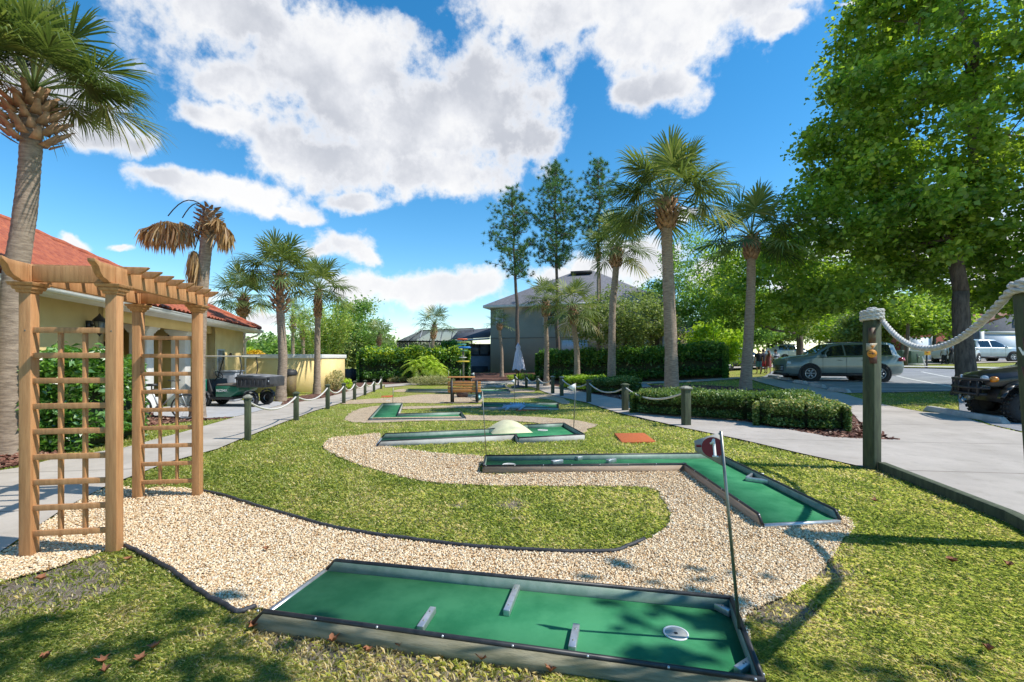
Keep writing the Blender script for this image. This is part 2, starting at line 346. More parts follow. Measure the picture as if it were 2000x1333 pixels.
LWALK = GP([(-700,1700),(-300,1290),(0,1083),(120,1000),(200,956),(232,943),(330,905),(425,879),(500,848),(560,824),(610,805),(660,790),(705,774),(735,762),(748,755),(751,751.5),(713,754),(672,768),(630,779),(580,787),(547,793),(460,816),(350,848),(247,876),(99,901),(40,916),(0,922),(-300,985),(-900,1150)])
sheet('left_walkway', LWALK, .02, conc, 1.)
RWALK = GP([(1004,752),(1020,754),(1045,758),(1083,774),(1146,787.5),(1220,811),(1338,838),(1440,859),(1560,887),(1700,918)])
RW2 = np.array([(4.7, 5.85), (4.25, 3.95), (3.95, 3.2), (3.8, 1.5), (3.8, -4), (12, -4), (13, 6)])
RW3 = GP([(2250,870),(2060,862),(1930,832),(1870,812),(1800,806),(1740,795),(1690,783),(1650,771),(1600,759.5),(1545,749),(1505,739),(1480,737.5),(1462,739),(1475,745),(1500,752),(1530,760),(1560,768),(1600,779),(1645,792),(1668,812),(1690,838),(1745,861.5),(1625,856),(1535,840),(1440,822),(1326,800),(1225,784),(1146,768),(1099,758),(1061,748),(1030,745),(1005,744)])
RIGHTW = np.r_[RWALK[:, :2], RW2, RW3[:, :2]]
sheet('right_walkway', RIGHTW, .02, conc2, 1.)
sheet('back_walkway', GP([(752,757.5),(751,752),(800,749),(870,747.5),(940,746),(1003,744.5),(1003,751.5),(940,750),(870,751),(800,753)]), .02, conc, 2.)
sheet('narrow_path', GP([(1225,748),(1300,745.5),(1380,741.5),(1440,737),(1462,739),(1440,741),(1380,745.5),(1300,749.5),(1225,751.5)]), .02, conc, 2.)
DRIVE = GP([(300,799),(395,786),(470,783),(552,786),(548,792),(460,815),(400,818),(300,813)])
sheet('driveway', DRIVE, .015, pad, 2.)
ASPH = np.r_[GP([(1486,737),(1545,748),(1600,758.5),(1650,768.5),(1760,767),(1870,764.5),(1874,803),(1935,830),(2060,858),(2250,868)])[:, :2], np.array([(20, 5), (60, 3), (60, 24), (52, 33)]), GP([(2000,727),(1870,722),(1760,719.5),(1700,717),(1640,715),(1560,714),(1530,718),(1505,727)])[:, :2]]
sheet('parking_lot', ASPH, .010, asph, 2.)
white = mat('road_paint', (.72, .72, .70), (.5, .5, .48), 9, .8)
PL = [((1725,727),(1875,760)), ((1800,727),(2080,770)), ((1660,754.5),(1880,757.5)), ((1590,746.5),(1700,748)), ((1640,761),(1880,762.5)), ((1530,738),(1600,739))]
for a, b in PL:
    a = G(*a)[:2]; b = G(*b)[:2]; d = b-a; d /= np.linalg.norm(d); n_ = np.array((-d[1], d[0]))*.07
    o = sheet('parking_line', [a-n_, b-n_, b+n_, a+n_], .016, white, 2.)
kerb = mat('kerb', (.55, .52, .48), (.42, .40, .37), 3, .85)
sheet('far_kerb', GP([(1745,719),(1870,721),(2100,724.5),(2100,722),(1870,718.6),(1750,716.8)]), .09, kerb, 2.)
sheet('far_driveway', GP([(1785,712.5),(1800,706),(1850,702),(2000,700.5),(2000,708),(1875,711.5)]), .04, conc2, 2.)
sheet('far_lane', GP([(1400,724),(1440,722.5),(1540,716),(1540,711),(1440,714),(1400,716)]), .03, conc2, 2.)
MUL_L = np.r_[GP([(-500,1110),(-100,965),(0,917),(90,898),(132,884),(120,872),(150,861),(235,846),(300,831),(400,821),(452,816),(400,812),(300,806)])[:, :2], np.array([(-11.5, 13.5), (-10.5, 6), (-7.5, 2)])]
sheet('mulch_bed', smooth_poly(MUL_L, 4, .02), .006, mulch, 1.)
MUL_W = GP([(551,791),(585,785.5),(632,778),(674,767),(712,753.5),(735,748),(700,744),(672,747),(640,765),(612,770),(580,775),(556,781)])
sheet('mulch_bed', smooth_poly(MUL_W, 4, .02), .006, mulch, 2.)
MUL_R = GP([(1064,748.5),(1101,758.5),(1148,768.5),(1226,784.5),(1326,800.5),(1440,822.5),(1535,840.5),(1625,856.5),(1752,862),(1700,842),(1672,815),(1650,795),(1600,781),(1520,765),(1440,757),(1380,753),(1300,753),(1240,752),(1150,747),(1080,744)])
sheet('mulch_bed', MUL_R, .008, mulch, 1.)
MUL_B = GP([(755,751),(800,748),(870,746.5),(940,745),(1003,743.5),(1060,746),(1110,745),(1250,745.5),(1420,741),(1420,734),(1250,731),(1000,728),(900,729),(700,736),(700,745)])
sheet('mulch_bed', MUL_B, .008, mulch, 2.)
# gravel ribbons
GR1 = GP([(-500,1190),(-200,1120),(0,1083),(120,1000),(200,957),(235,950),(270,957),(330,953),(390,961),(480,985),(620,1026),(800,1057),(1000,1077),(1100,1081),(1200,1079),(1262,1058),(1300,1030),(1309,1005),(1295,978),(1262,953),(1130,951),(1040,950),(950,949),(830,941),(720,914),(668,895),(638,880),(632,868),(650,856),(690,852),(740,847),(744,862),(760,872),(800,879),(880,888),(944,893),(944,926),(1100,922),(1335,917),(1400,950),(1488,1016),(1560,1016),(1636,1009),(1668,1026),(1640,1065),(1600,1120),(1540,1160),(1475,1195),(1448,1225),(1440,1260),(1000,1260),(520,1190),(480,1200),(465,1200),(420,1178),(330,1118),(245,1072),(170,1090),(100,1112),(0,1140),(-300,1230)])
GR2 = GP([(676,820),(683,809),(693,802),(710,797),(748,792.5),(748,800),(765,806),(905,811),(940,812),(1005,812.5),(1080,817),(1130,822),(1160,829),(1164,832),(1150,840),(1138,846),(1100,838),(1040,826),(960,821.5),(912,821.5),(810,823),(730,826),(690,825)])
GR3 = GP([(668,789),(674,784),(692,781.5),(740,778.5),(780,776),(815,771.5),(860,770.5),(942,770),(1000,767.5),(1050,769.5),(1085,773),(1108,782),(1112,789),(1095,789),(1080,782),(1040,778),(1000,779),(945,778),(938,786),(870,788.5),(810,787.5),(744,787.5),(690,789.5)])
GR4 = GP([(760,796),(785,794.5),(860,793),(940,790.5),(942,797),(860,797),(785,799.5)])
GR5 = GP([(769,765.5),(775,761.5),(796,759.5),(796,763),(875,762.5),(875,765.5),(800,766)])
GR6 = GP([(938,747),(960,748),(985,752),(1000,759),(1040,762),(1040,766.5),(1000,765),(985,757),(960,757),(938,758)])
GRAV = [GR1, GR2, GR3, GR4, GR5, GR6]
for i, g_ in enumerate(GRAV):
    gp = smooth_poly(g_, 5, .010 if i == 0 else .03)
    GRAV[i] = gp; sheet('gravel_path', gp, .004, gravel, .5 if i == 0 else 1.)
# ------------------------------------------------------------ mini golf greens
carpet = mat('putting_carpet', (.026, .185, .078), (.062, .27, .122), 3.2, .95, .003, 420, spec=.15)
board = mat('green_board', (.38, .335, .225), (.20, .185, .11), 4, .85, .003, 60, stretch=(1, 1, 6))
board2 = mat('green_board_tan', (.45, .34, .25), (.34, .25, .17), 4, .85, .003, 60, stretch=(1, 1, 6))
board3 = mat('green_board_grey', (.50, .49, .45), (.36, .35, .31), 4, .85, .003, 60)
rubber = mat('black_rubber', (.012, .012, .014), (.03, .03, .03), 20, .45)
alu = mat('aluminium', (.62, .63, .64), (.48, .49, .50), 25, .35, metal=.75); inner = mat('inner_rail', (.13, .21, .16), (.20, .27, .22), 12, .55, metal=.1)  # inner rail: the grey-green reflection on it is mixed into its base colour
steel = mat('dull_steel', (.30, .30, .27), (.20, .21, .18), 15, .4, metal=.8)
cup = mat('hole_cup', (.78, .78, .74), None, 5, .5); cream = mat('cream_fibreglass', (.72, .68, .42), (.62, .58, .36), 8, .6)
def green(label, poly, walls, bmat, tee=None, hgt=.095, ch=.032, name='putting_green'):
    """poly: outline in plan, walls: indices i of the edges i->i+1 that carry a raised wall"""
    poly = np.array(poly)[:, :2]; n = len(poly); c = poly.mean(0); z = min(tz(*p) for p in poly)-.02; zt = np.mean([tz(*p) for p in poly])
    T = thing(name, (c[0], c[1], z), label, 'putting green', 'mini golf putting greens')
    cc_ = sum(poly[i][0]*poly[(i+1) % n][1]-poly[(i+1) % n][0]*poly[i][1] for i in range(n)); sg = 1 if cc_ > 0 else -1
    MB().prism(poly, z, zt+ch).build('carpet', carpet, T)
    zs = z
    for i in range(n):
        a, b = poly[i], poly[(i+1) % n]; d = (b-a)/np.linalg.norm(b-a); o_ = np.array((d[1], -d[0]))*sg; L = np.linalg.norm(b-a)
        h = hgt if i in walls else ch+.004; t = .022
        e0 = a-d*(.0); e1 = b+d*(.0)
        q = [e0, e1, e1+o_*t, e0+o_*t]
        if i in walls:
            # walls slope down where they meet an open edge
            s0 = (i-1) % n not in walls; s1 = (i+1) % n not in walls
            pts = [(0, 0)]+([(0, ch), (.05, hgt)] if s0 else [(0, hgt)])+([(L-.05, hgt), (L, ch)] if s1 else [(L, hgt)])+[(L, 0)]
            pts = [(max(0, min(L, x)), y) for x, y in pts]
            P3 = [np.array((*(a+d*x), zt+y if y > 0 else z)) for x, y in pts]
            MB().slab(P3, (*(o_*t), 0)).build('side_board', bmat, T)
            MB().slab([p+np.array((*(-o_*.004), 0)) for p in P3], (*(o_*.004), 0)).build('inner_rail', inner, T)
            top = [P3[k]+np.array((*(o_*t/2), .004)) for k in range(1, len(P3)-1)]
            if len(top) > 1:
                m = MB().tube([top[0]-np.array((*d*.012, .0))]+top[1:-1]+[top[-1]+np.array((*d*.012, 0))], .0135, 8)
                tr_ = m.build('edge_trim', rubber, T, smooth=True)
                sb = MB(); k = max(2, int(L/.32))
                if a[1] < 6:
                    for q_ in range(k+1):
                        pc = a+d*(.02+(L-.04)*q_/k)+o_*(t/2+.009); MB().lathe((pc[0], pc[1], zt+hgt+.009), [(.007, 0), (.005, .005), (.0005, .006)], 8, axis=(o_[0]*.6, o_[1]*.6, .8)).build('screw', alu, tr_, smooth=True)
        else:
            MB().slab([(*(a), zt+ch-.03), (*(b), zt+ch-.03), (*(b), zt+ch+.006), (*(a), zt+ch+.006)], (*(o_*.03), 0)).build('edge_strip', alu, T)
            MB().slab([(*(a), z), (*(b), z), (*(b), zt+ch-.032), (*(a), zt+ch-.032)], (*(o_*t), 0)).build('side_board', bmat, T)
    return T, zt+ch, zt+hgt
def bar(T, a, b, z, w_=.035, h=.035, name='obstacle_bar'):
    a = np.array((*a[:2], z+h/2)); b = np.array((*b[:2], z+h/2)); o = MB().beam(a, b, w_, h).build(name, alu, T, bevel=.003)
    d = (b-a)/np.linalg.norm(b-a)
    for p in (a+d*.05, b-d*.05): MB().lathe(p+np.array((0, 0, h/2)), [(.0055, 0), (.004, .003), (.0004, .0035)], 8).build('screw', steel, o, smooth=True)
def cupat(T, p, z, r=.054):
    MB().lathe((p[0], p[1], z), [(r, .001), (r, .006), (r-.006, .006), (r-.008, .003), (r-.008, .0025)], 24).build('cup_rim', cup, T, smooth=False); MB().lathe((p[0], p[1], z), [(r-.007, .0028), (.0005, .0022)], 24).build('hole_cup', mat('cup_inside_shade', (.34, .33, .29), (.44, .43, .38), 30, .7), T)  # inside is a flat disc; the bowl's shade is put into its grey
    MB().lathe((p[0], p[1], z+.004), [(.010, 0), (.0005, .001)], 10).build('drain_hole', rubber, T)
zt = .085
q1 = GP([(503,1188),(1483,1322),(1425,1168),(640,1093)], zt+.02)
T1, zc, ztop = green('long green rectangle in the foreground with three metal bars and a white cup', q1, {0, 1, 2}, board)
for a, b in [((820,1229),(846,1190)), ((989,1197),(1010,1146)), ((1117,1269),(1126,1223))]: bar(T1, G(*a, zc+.02), G(*b, zc+.02), zc)
bar(T1, G(1378,1172,zc+.02), G(1427,1197,zc+.02), zc, name='corner_bar'); bar(T1, G(1440,1311,zc+.02), G(1468,1292,zc+.02), zc, name='corner_bar')
c1_ = G(1320,1238,zc); cupat(T1, c1_, zc, .062)
q2 = GP([(946,912),(1338,908),(1490,1012),(1637,1004),(1400,888),(950,893)], zt)
T2, zc, ztop = green('L-shaped green with a bent triangular metal obstacle and a long level lane', q2, {0, 1, 3, 4, 5}, board2)
for a, b in [((1126,899),(1132,897)), ((1078,907),(1081,903)), ((1186,905),(1190,901))]:
    a = G(*a, zc); b = a+np.array((.14, .08, 0)) if a[0] < .7 else a+np.array((.12, .09, 0)); bar(T2, a, b, zc, .06, .05)
m = MB(); pts = [G(1522,945,zc+.02), G(1458,936,zc+.02), G(1470,928,zc+.02)]
m.beam(pts[0], pts[1], .025, .05); m.beam(pts[1], pts[2], .025, .05); m.beam(pts[2], pts[2]+np.array((.12, -.02, 0)), .025, .05); m.build('triangle_obstacle', alu, T2, bevel=.003)
bar(T2, G(953,899,zc), G(968,896,zc), zc, .05, .03, 'corner_bar'); cupat(T2, G(994,908,zc), zc, .085)
q3 = GP([(738,862.5),(1008,849.5),(1013,855.5),(1140,849),(1101,830.5),(1030,833.5),(955,841),(747,850)], zt)
T3, zc, ztop = green('narrow green crossing under a low cream hump', q3, {0, 1, 2, 3, 4, 5, 6}, board3)
a = G(954,846,zc); b = G(1034,843,zc); cdome = (a+b)/2; rr = np.linalg.norm(b-a)/2
prof = [(-rr+2*rr*k/20, .215*math.sin(math.pi*k/20)**.9+.01) for k in range(21)]
ux = (b-a)/np.linalg.norm(b-a); uy = np.array((-ux[1], ux[0], 0))
arc = [cdome+ux*x+np.array((0, 0, y)) for x, y in prof]; arc = [p-uy*.25-np.array((0, 0, 0)) for p in arc]
m = MB(); k = len(arc); rings = []
for s_, f_ in ((-.32, .55), (-.22, .93), (0, 1.), (.22, .93), (.32, .55)): rings.append([np.array((*(p[:2]+uy[:2]*(s_+.25)), zc+(p[2]-zc)*f_)) for p in [q-uy*0 for q in arc]])
m.add(np.concatenate(rings), [(i*k+j, i*k+j+1, (i+1)*k+j+1, (i+1)*k+j) for i in range(4) for j in range(k-1)]+[tuple(range(k)), tuple(range(4*k, 5*k))])
m.build('hump', cream, T3, smooth=True); cupat(T3, G(1060,843.5,zc), zc, .1)
q4 = GP([(721,815),(909,812.6),(900,805.4),(776,808.5),(785,793.6),(748,794)], zt)
T4, zc, _ = green('small L-shaped green nearest the left path', q4, {0, 1, 2, 3, 4, 5}, board3); cupat(T4, G(758,801,zc), zc, .08)
q5 = GP([(942,796),(1090,795),(1090,788),(942,790)], zt)
T5, zc, _ = green('straight green behind the pale blue alligator figure', q5, {0, 1, 2, 3}, board3)
q6 = GP([(794,763.5),(996,765.5),(992,761.5),(797,760)], zt)
T6, zc, _ = green('long dark-edged green passing behind the orange bench', q6, {0, 1, 2, 3}, board3)
q7 = GP([(950,753),(985,752.5),(992,748.5),(962,749)], zt)
T7, zc, _ = green('farthest small green short of the house', q7, {0, 1, 2, 3}, board3)
GREENS = [q1, q2, q3, q4, q5, q6, q7]
# orange rubber mats
orange = mat('orange_rubber', (.52, .13, .03), (.42, .10, .03), 30, .9, .004, 200)
def matpad(px, label):
    q = GP(px)[:, :2]; c = q.mean(0); o = MB().prism(q, tz(*c)-.02, tz(*c)+.022).build('rubber_mat', orange, origin=(c[0], c[1], tz(*c)), bevel=.004)
    tag(o, label, 'mat', 'orange rubber mats on the lawn'); return q
MATP = [matpad([(1215,866),(1281,864.5),(1258,848.5),(1200,849.5)], 'orange rubber mat lying on the lawn right of the cream hump'),
        matpad([(1010,803.5),(1082,800),(1074,796.5),(1005,799)], 'orange rubber mat beside the pale blue alligator figure'),
        matpad([(744,776.5),(768,776),(768,773.5),(746,774)], 'faint orange mat on the grass near the left rope fence')]
# ------------------------------------------------------------ flags
def pin(base, topz, lean, label, flagd=None, r=.008, fh=.14, fl=.22, number=False, side=-1):
    T = thing('hole_flag', tuple(base), label, 'flag', 'hole flag pins'); b = np.array(base); t = b+np.array((lean[0], lean[1], topz))
    MB().tube([b, b*.5+t*.5, t], [r, r, r*.9], 8).build('pole', steel, T, smooth=True)
    if flagd is not None:
        fd = np.array(flagd, float); fd /= np.linalg.norm(fd); up = (t-b)/np.linalg.norm(t-b); n_ = np.cross(fd, up); n_ /= np.linalg.norm(n_)
        p = [t-up*.005, t-up*(.005+fh), t-up*(fh*.62)+fd*fl, t-up*(fh*.32)+fd*fl]
        fo = MB().slab([x-n_*.002 for x in p], n_*.004).build('flag', mat('flag_sheet', (.36, .35, .33) if number else (.85, .85, .85), None, 5, .6), T) if number else MB().slab([t, t-up*fh, t-up*fh/2+fd*fl], n_*.004).build('flag', mat('white_flag', (.85, .85, .85), None, 5, .6), T)
        if number:
            c = t-up*fh*.48+fd*fl*.34; nn = n_ if np.dot(n_, np.array((0, 0, CZ))-c) > 0 else -n_
            nn = n_ if n_[1] < 0 else -n_
            ex = fd if np.dot(np.cross(fd, up), nn) > 0 else -fd
            MB().lathe(c+nn*.003, [(fh*.30, 0), (.0005, .0008)], 24, axis=nn).build('number_disc', mat('maroon', (.22, .02, .035), None, 5, .6), fo)
            g1 = [(-.012, .02), (-.004, .026), (.002, .040), (.012, .040), (.012, -.036), (.020, -.036), (.020, -.044), (-.006, -.044), (-.006, -.036), (.000, -.036), (.000, .016), (-.008, .012)]
            s_ = fh/.14*.9
            MB().slab([c+nn*.005+ex*x*s_+up*y*s_ for x, y in g1], nn*.001).build('numeral', mat('white_ink', (.8, .8, .78), None, 5, .6), fo)
            MB().beam(c+nn*.003-ex*fl*.42+up*.004, c+nn*.003-ex*fl*.60+up*.002, .002, .012, up=tuple(up)).build('lettering', mat('maroon', (0, 0, 0)), fo)
    return T
b_ = G(1444,1228,.10); pin(b_, .97, (-.10, -.02), 'tall hole flag numbered 1 at the foreground green', (-.9, .35, 0), .0085, .17, .125, True)
for (bx, by, tx, ty, fl, lab) in [(950,896,942,764,0,'bare grey pin without flag at the left end of the L-shaped green'),(1120.5,838,1124,749,1,'pin with small white flag right of the cream hump'),(767,794,768,757,0,'thin bare pin at the small L-shaped green by the left path'),(1005,789,1005,741,1,'white flag pin at the alligator figure green'),(926,764,926,728,1,'white flag pin at the right end of the bench'),(876,757,876,724,0,'short bare pin behind the left end of the bench'),(899,757,899,722,0,'short bare pin left of the coloured signpost')]:
    b_ = G(bx, by); Y = b_[1]; h = (by-ty)/F*Y; pin(b_, h, ((tx-bx)/F*Y, 0), lab, (-1, .15, 0) if fl else None, .006 if Y < 9 else .010, .17, .17)
# ------------------------------------------------------------ lawn edging
edg = mat('black_edging', (.02, .02, .024), (.05, .05, .055), 30, .6)
for pts, lab in [([(245,1071),(290,1093),(330,1116),(375,1150),(420,1178),(455,1197),(470,1201),(505,1189)], 'black plastic edging strip between the near lawn and the gravel'),
                 ([(392,961),(440,972),(480,985),(620,1026),(720,1046),(800,1057),(920,1071),(1000,1077),(1100,1082),(1190,1081),(1225,1072),(1262,1056)], 'black plastic edging strip along the curved lawn peninsula')]:
    p = smooth_poly(GP(pts), 6, .004, closed=False); p3 = np.c_[p, terr(p[:, 0], p[:, 1])+.020]
    o = MB().tube(p3, .015, 6).build('lawn_edging', edg, smooth=True, origin=tuple(p3[0])); tag(o, lab, 'edging', 'plastic lawn edgings')
# ------------------------------------------------------------ pebbles and grass
gp = GRAV[0]
N = 420000; Y = 1/(rng.random(N)*(1/2.0-1/11.)+1/11.); X = (rng.random(N)*2-1)*(Y*1.12+.25)
k = inpoly(X, Y, gp); 
for q in GREENS[:3]: k &= ~inpoly(X, Y, q)
X = X[k]; Y = Y[k]; n = len(X); print('pebbles', n)
sz = (.0044+.0050*rng.random(n)**1.6)*(1+np.clip(Y-3, 0, 8)*.12)
cube = np.array([(-1,-1,-1),(1,-1,-1),(1,1,-1),(-1,1,-1),(-1,-1,1),(1,-1,1),(1,1,1),(-1,1,1)])*.7
th = rng.random(n)*6.283; vs = cube[None]*(.75+.5*rng.random((n, 8, 3)))*sz[:, None, None]*np.stack([np.ones(n), .7+.3*rng.random(n), .5+.3*rng.random(n)], 1)[:, None]
cs, sn = np.cos(th)[:, None], np.sin(th)[:, None]; vx = vs[..., 0]*cs-vs[..., 1]*sn; vy = vs[..., 0]*sn+vs[..., 1]*cs; tl = rng.normal(0, .35, n)[:, None]
vz = vs[..., 2]+vx*tl+.006+(terr(X, Y)+rng.random(n)*.010)[:, None]
vv = np.stack([vx+X[:, None], vy+Y[:, None], vz], -1).reshape(-1, 3)
ff = (np.array([(3,2,1,0),(4,5,6,7),(0,1,5,4),(1,2,6,5),(2,3,7,6),(3,0,4,7)])[None]+(np.arange(n)*8)[:, None, None]).reshape(-1, 4)
pm = attrmat('pebble', [(0, (.26, .15, .065)), (.06, (.50, .28, .11)), (.18, (.66, .46, .25)), (.5, (.80, .61, .38)), (.8, (.86, .71, .49)), (1, (.90, .82, .66))], .8)
o = uni('gravel_pebbles', vv, ff, pm, smooth=True, tint=np.repeat(rng.random(n), 8)); tag(o, 'loose tan and white pebbles covering the gravel path', 'pebbles', kind='stuff')
def sel_grass(X, Y):
    k = np.ones(X.shape, bool)
    for q in GRAV+GREENS+MATP+[LWALK, RIGHTW, DRIVE, ASPH, MUL_L, MUL_W, MUL_R]: k &= ~inpoly(X, Y, q)
    return k
N = 1700000; Y = 1/(rng.random(N)**.8*(1/1.35-1/24.)+1/24.); X = (rng.random(N)*2-1)*(Y*1.13+.4)
k = sel_grass(X, Y); X = X[k]; Y = Y[k]
b_ = bare(X, Y); patch = np.sin(X*7.3+3*np.sin(Y*5.1))*np.sin(Y*8.7+2*np.sin(X*6.3)); k = (rng.random(len(X)) > b_*.93)&(rng.random(len(X)) > .25+.25*patch); X = X[k]; Y = Y[k]; n = len(X); print('blades', n)
def blades(X, Y, hgt, wid):
    n = len(X); th = rng.random(n)*6.283; ln = .3+1.0*rng.random(n); z = terr(X, Y)-.01
    dx, dy = np.cos(th), np.sin(th); p = np.stack([X, Y, z], 1); sd = np.stack([-dy, dx, np.zeros(n)], 1)*wid[:, None]/2
    mid = p+np.stack([dx*ln*hgt*.4, dy*ln*hgt*.4, hgt*.75], 1); tip = p+np.stack([dx*ln*hgt*1.25, dy*ln*hgt*1.25, hgt*(.95-.35*ln*rng.random(n))], 1)
    v = np.stack([p-sd, p+sd, mid+sd*.8, tip, mid-sd*.8], 1).reshape(-1, 3); return v, np.arange(n*5).reshape(-1, 5)
hg = (.014+.020*rng.random(n))*(1+np.clip(Y-4, 0, 20)*.02); wd_ = (.0026+.0022*rng.random(n))*(1+np.clip(Y-2.5, 0, 20)*.30)
v, f = blades(X, Y, hg, wd_)
gm = leafmat('grass_blade', [(0, (.17, .24, .05)), (.3, (.31, .39, .085)), (.55, (.46, .50, .13)), (.74, (.58, .57, .21)), (.87, (.62, .53, .30)), (1, (.74, .65, .45))], .45, .5, .1)
tn = np.clip(rng.beta(2, 2, n)*.85+.13*np.sin(X*2.1+np.sin(Y*1.7)*2)*np.sin(Y*2.3+1)+.10*np.sin(X*5.7+Y*3.1+np.sin(X*3)*2)+.10*np.sin(X*11+Y*2+np.sin(Y*9)*1.5)*np.sin(Y*13-X*4)+(rng.random(n) > .88)*.4+bare(X, Y)*.3, 0, 1)
o = uni('grass', v, f, gm, tint=np.repeat(tn, 5)); tag(o, 'short yellow-green lawn grass', 'grass', kind='stuff')
# mulch chips
N = 60000; Y = 1/(rng.random(N)*(1/5.-1/24.)+1/24.); X = (rng.random(N)*2-1)*(Y*1.13+.3); k = inpoly(X, Y, MUL_L)|inpoly(X, Y, MUL_R)|inpoly(X, Y, MUL_W); k &= ~inpoly(X, Y, LWALK)&~inpoly(X, Y, DRIVE); X = X[k]; Y = Y[k]; n = len(X)
c = np.stack([X, Y, terr(X, Y)+.02], 1); th = rng.random(n)*6.283; L_ = (.03+.04*rng.random(n)); a = np.stack([np.cos(th), np.sin(th), rng.normal(0, .3, n)], 1)*L_[:, None]; b = np.stack([-np.sin(th), np.cos(th), rng.normal(0, .5, n)], 1)*(L_*.35)[:, None]
v = np.stack([c-a-b, c+a-b*.6, c+a+b, c-a*.8+b], 1).reshape(-1, 3)
o = uni('mulch_chips', v, np.arange(n*4).reshape(-1, 4), attrmat('chip', [(0, (.07, .025, .018)), (.5, (.19, .075, .05)), (.85, (.30, .17, .11)), (1, (.45, .33, .25))], .9), tint=np.repeat(rng.random(n), 4)); tag(o, 'red-brown bark chips on the planting beds', 'mulch', kind='stuff')
# fallen leaves
lm = mat('dry_leaf', (.36, .15, .06), (.22, .08, .04), 20, .8)
LL = [(80,1140,'beside the near left arbor post'),(300,1275,'on the left foreground lawn in the tree shade'),(200,1303,'near the bottom edge left of centre'),(90,1295,'nearest the lower left corner'),(205,1322,'cut by the bottom edge on the left lawn'),(1075,1322,'under the long side board near its right half'),(940,1298,'on bare sand below the middle of the green side board'),(720,1283,'below the green side board on sandy ground'),(495,1232,'just left of the front corner of the nearest green'),(650,1262,'on the sandy patch near the green left corner'),(1860,1104,'on the right lawn, left one of a pair'),(1970,1112,'on the right lawn near the picture edge'),(1710,984,'on the lawn below the timber kerb board'),(1930,1280,'in the lower right corner of the lawn'),(780,1272,'against the side board left of its middle'),(250,1100,'at the foot of the arbor front right post'),(520,1080,'lying on the pale gravel before the nearest green'),(275,1300,'in shade beside two others on the left lawn')]
for px, py, wh in LL:
    g_ = G(px, py); r = .022+.016*rng.random(); a = rng.random()*6; k = 11
    pts = [(g_[0]+r*(1 if i % 2 == 0 else .5)*(.7+.5*rng.random())*math.cos(a+i*6.283/k), g_[1]+r*(1 if i % 2 == 0 else .5)*(.7+.5*rng.random())*math.sin(a+i*6.283/k), g_[2]+.035+.02*rng.random()) for i in range(k)]
    o = MB().add(pts+[(g_[0], g_[1], g_[2]+.02)], [(i, (i+1) % k, k) for i in range(k)]).build('fallen_leaf', lm, origin=tuple(g_)); tag(o, 'dry brown fallen leaf '+wh, 'leaf', 'dry leaves scattered on the lawn')
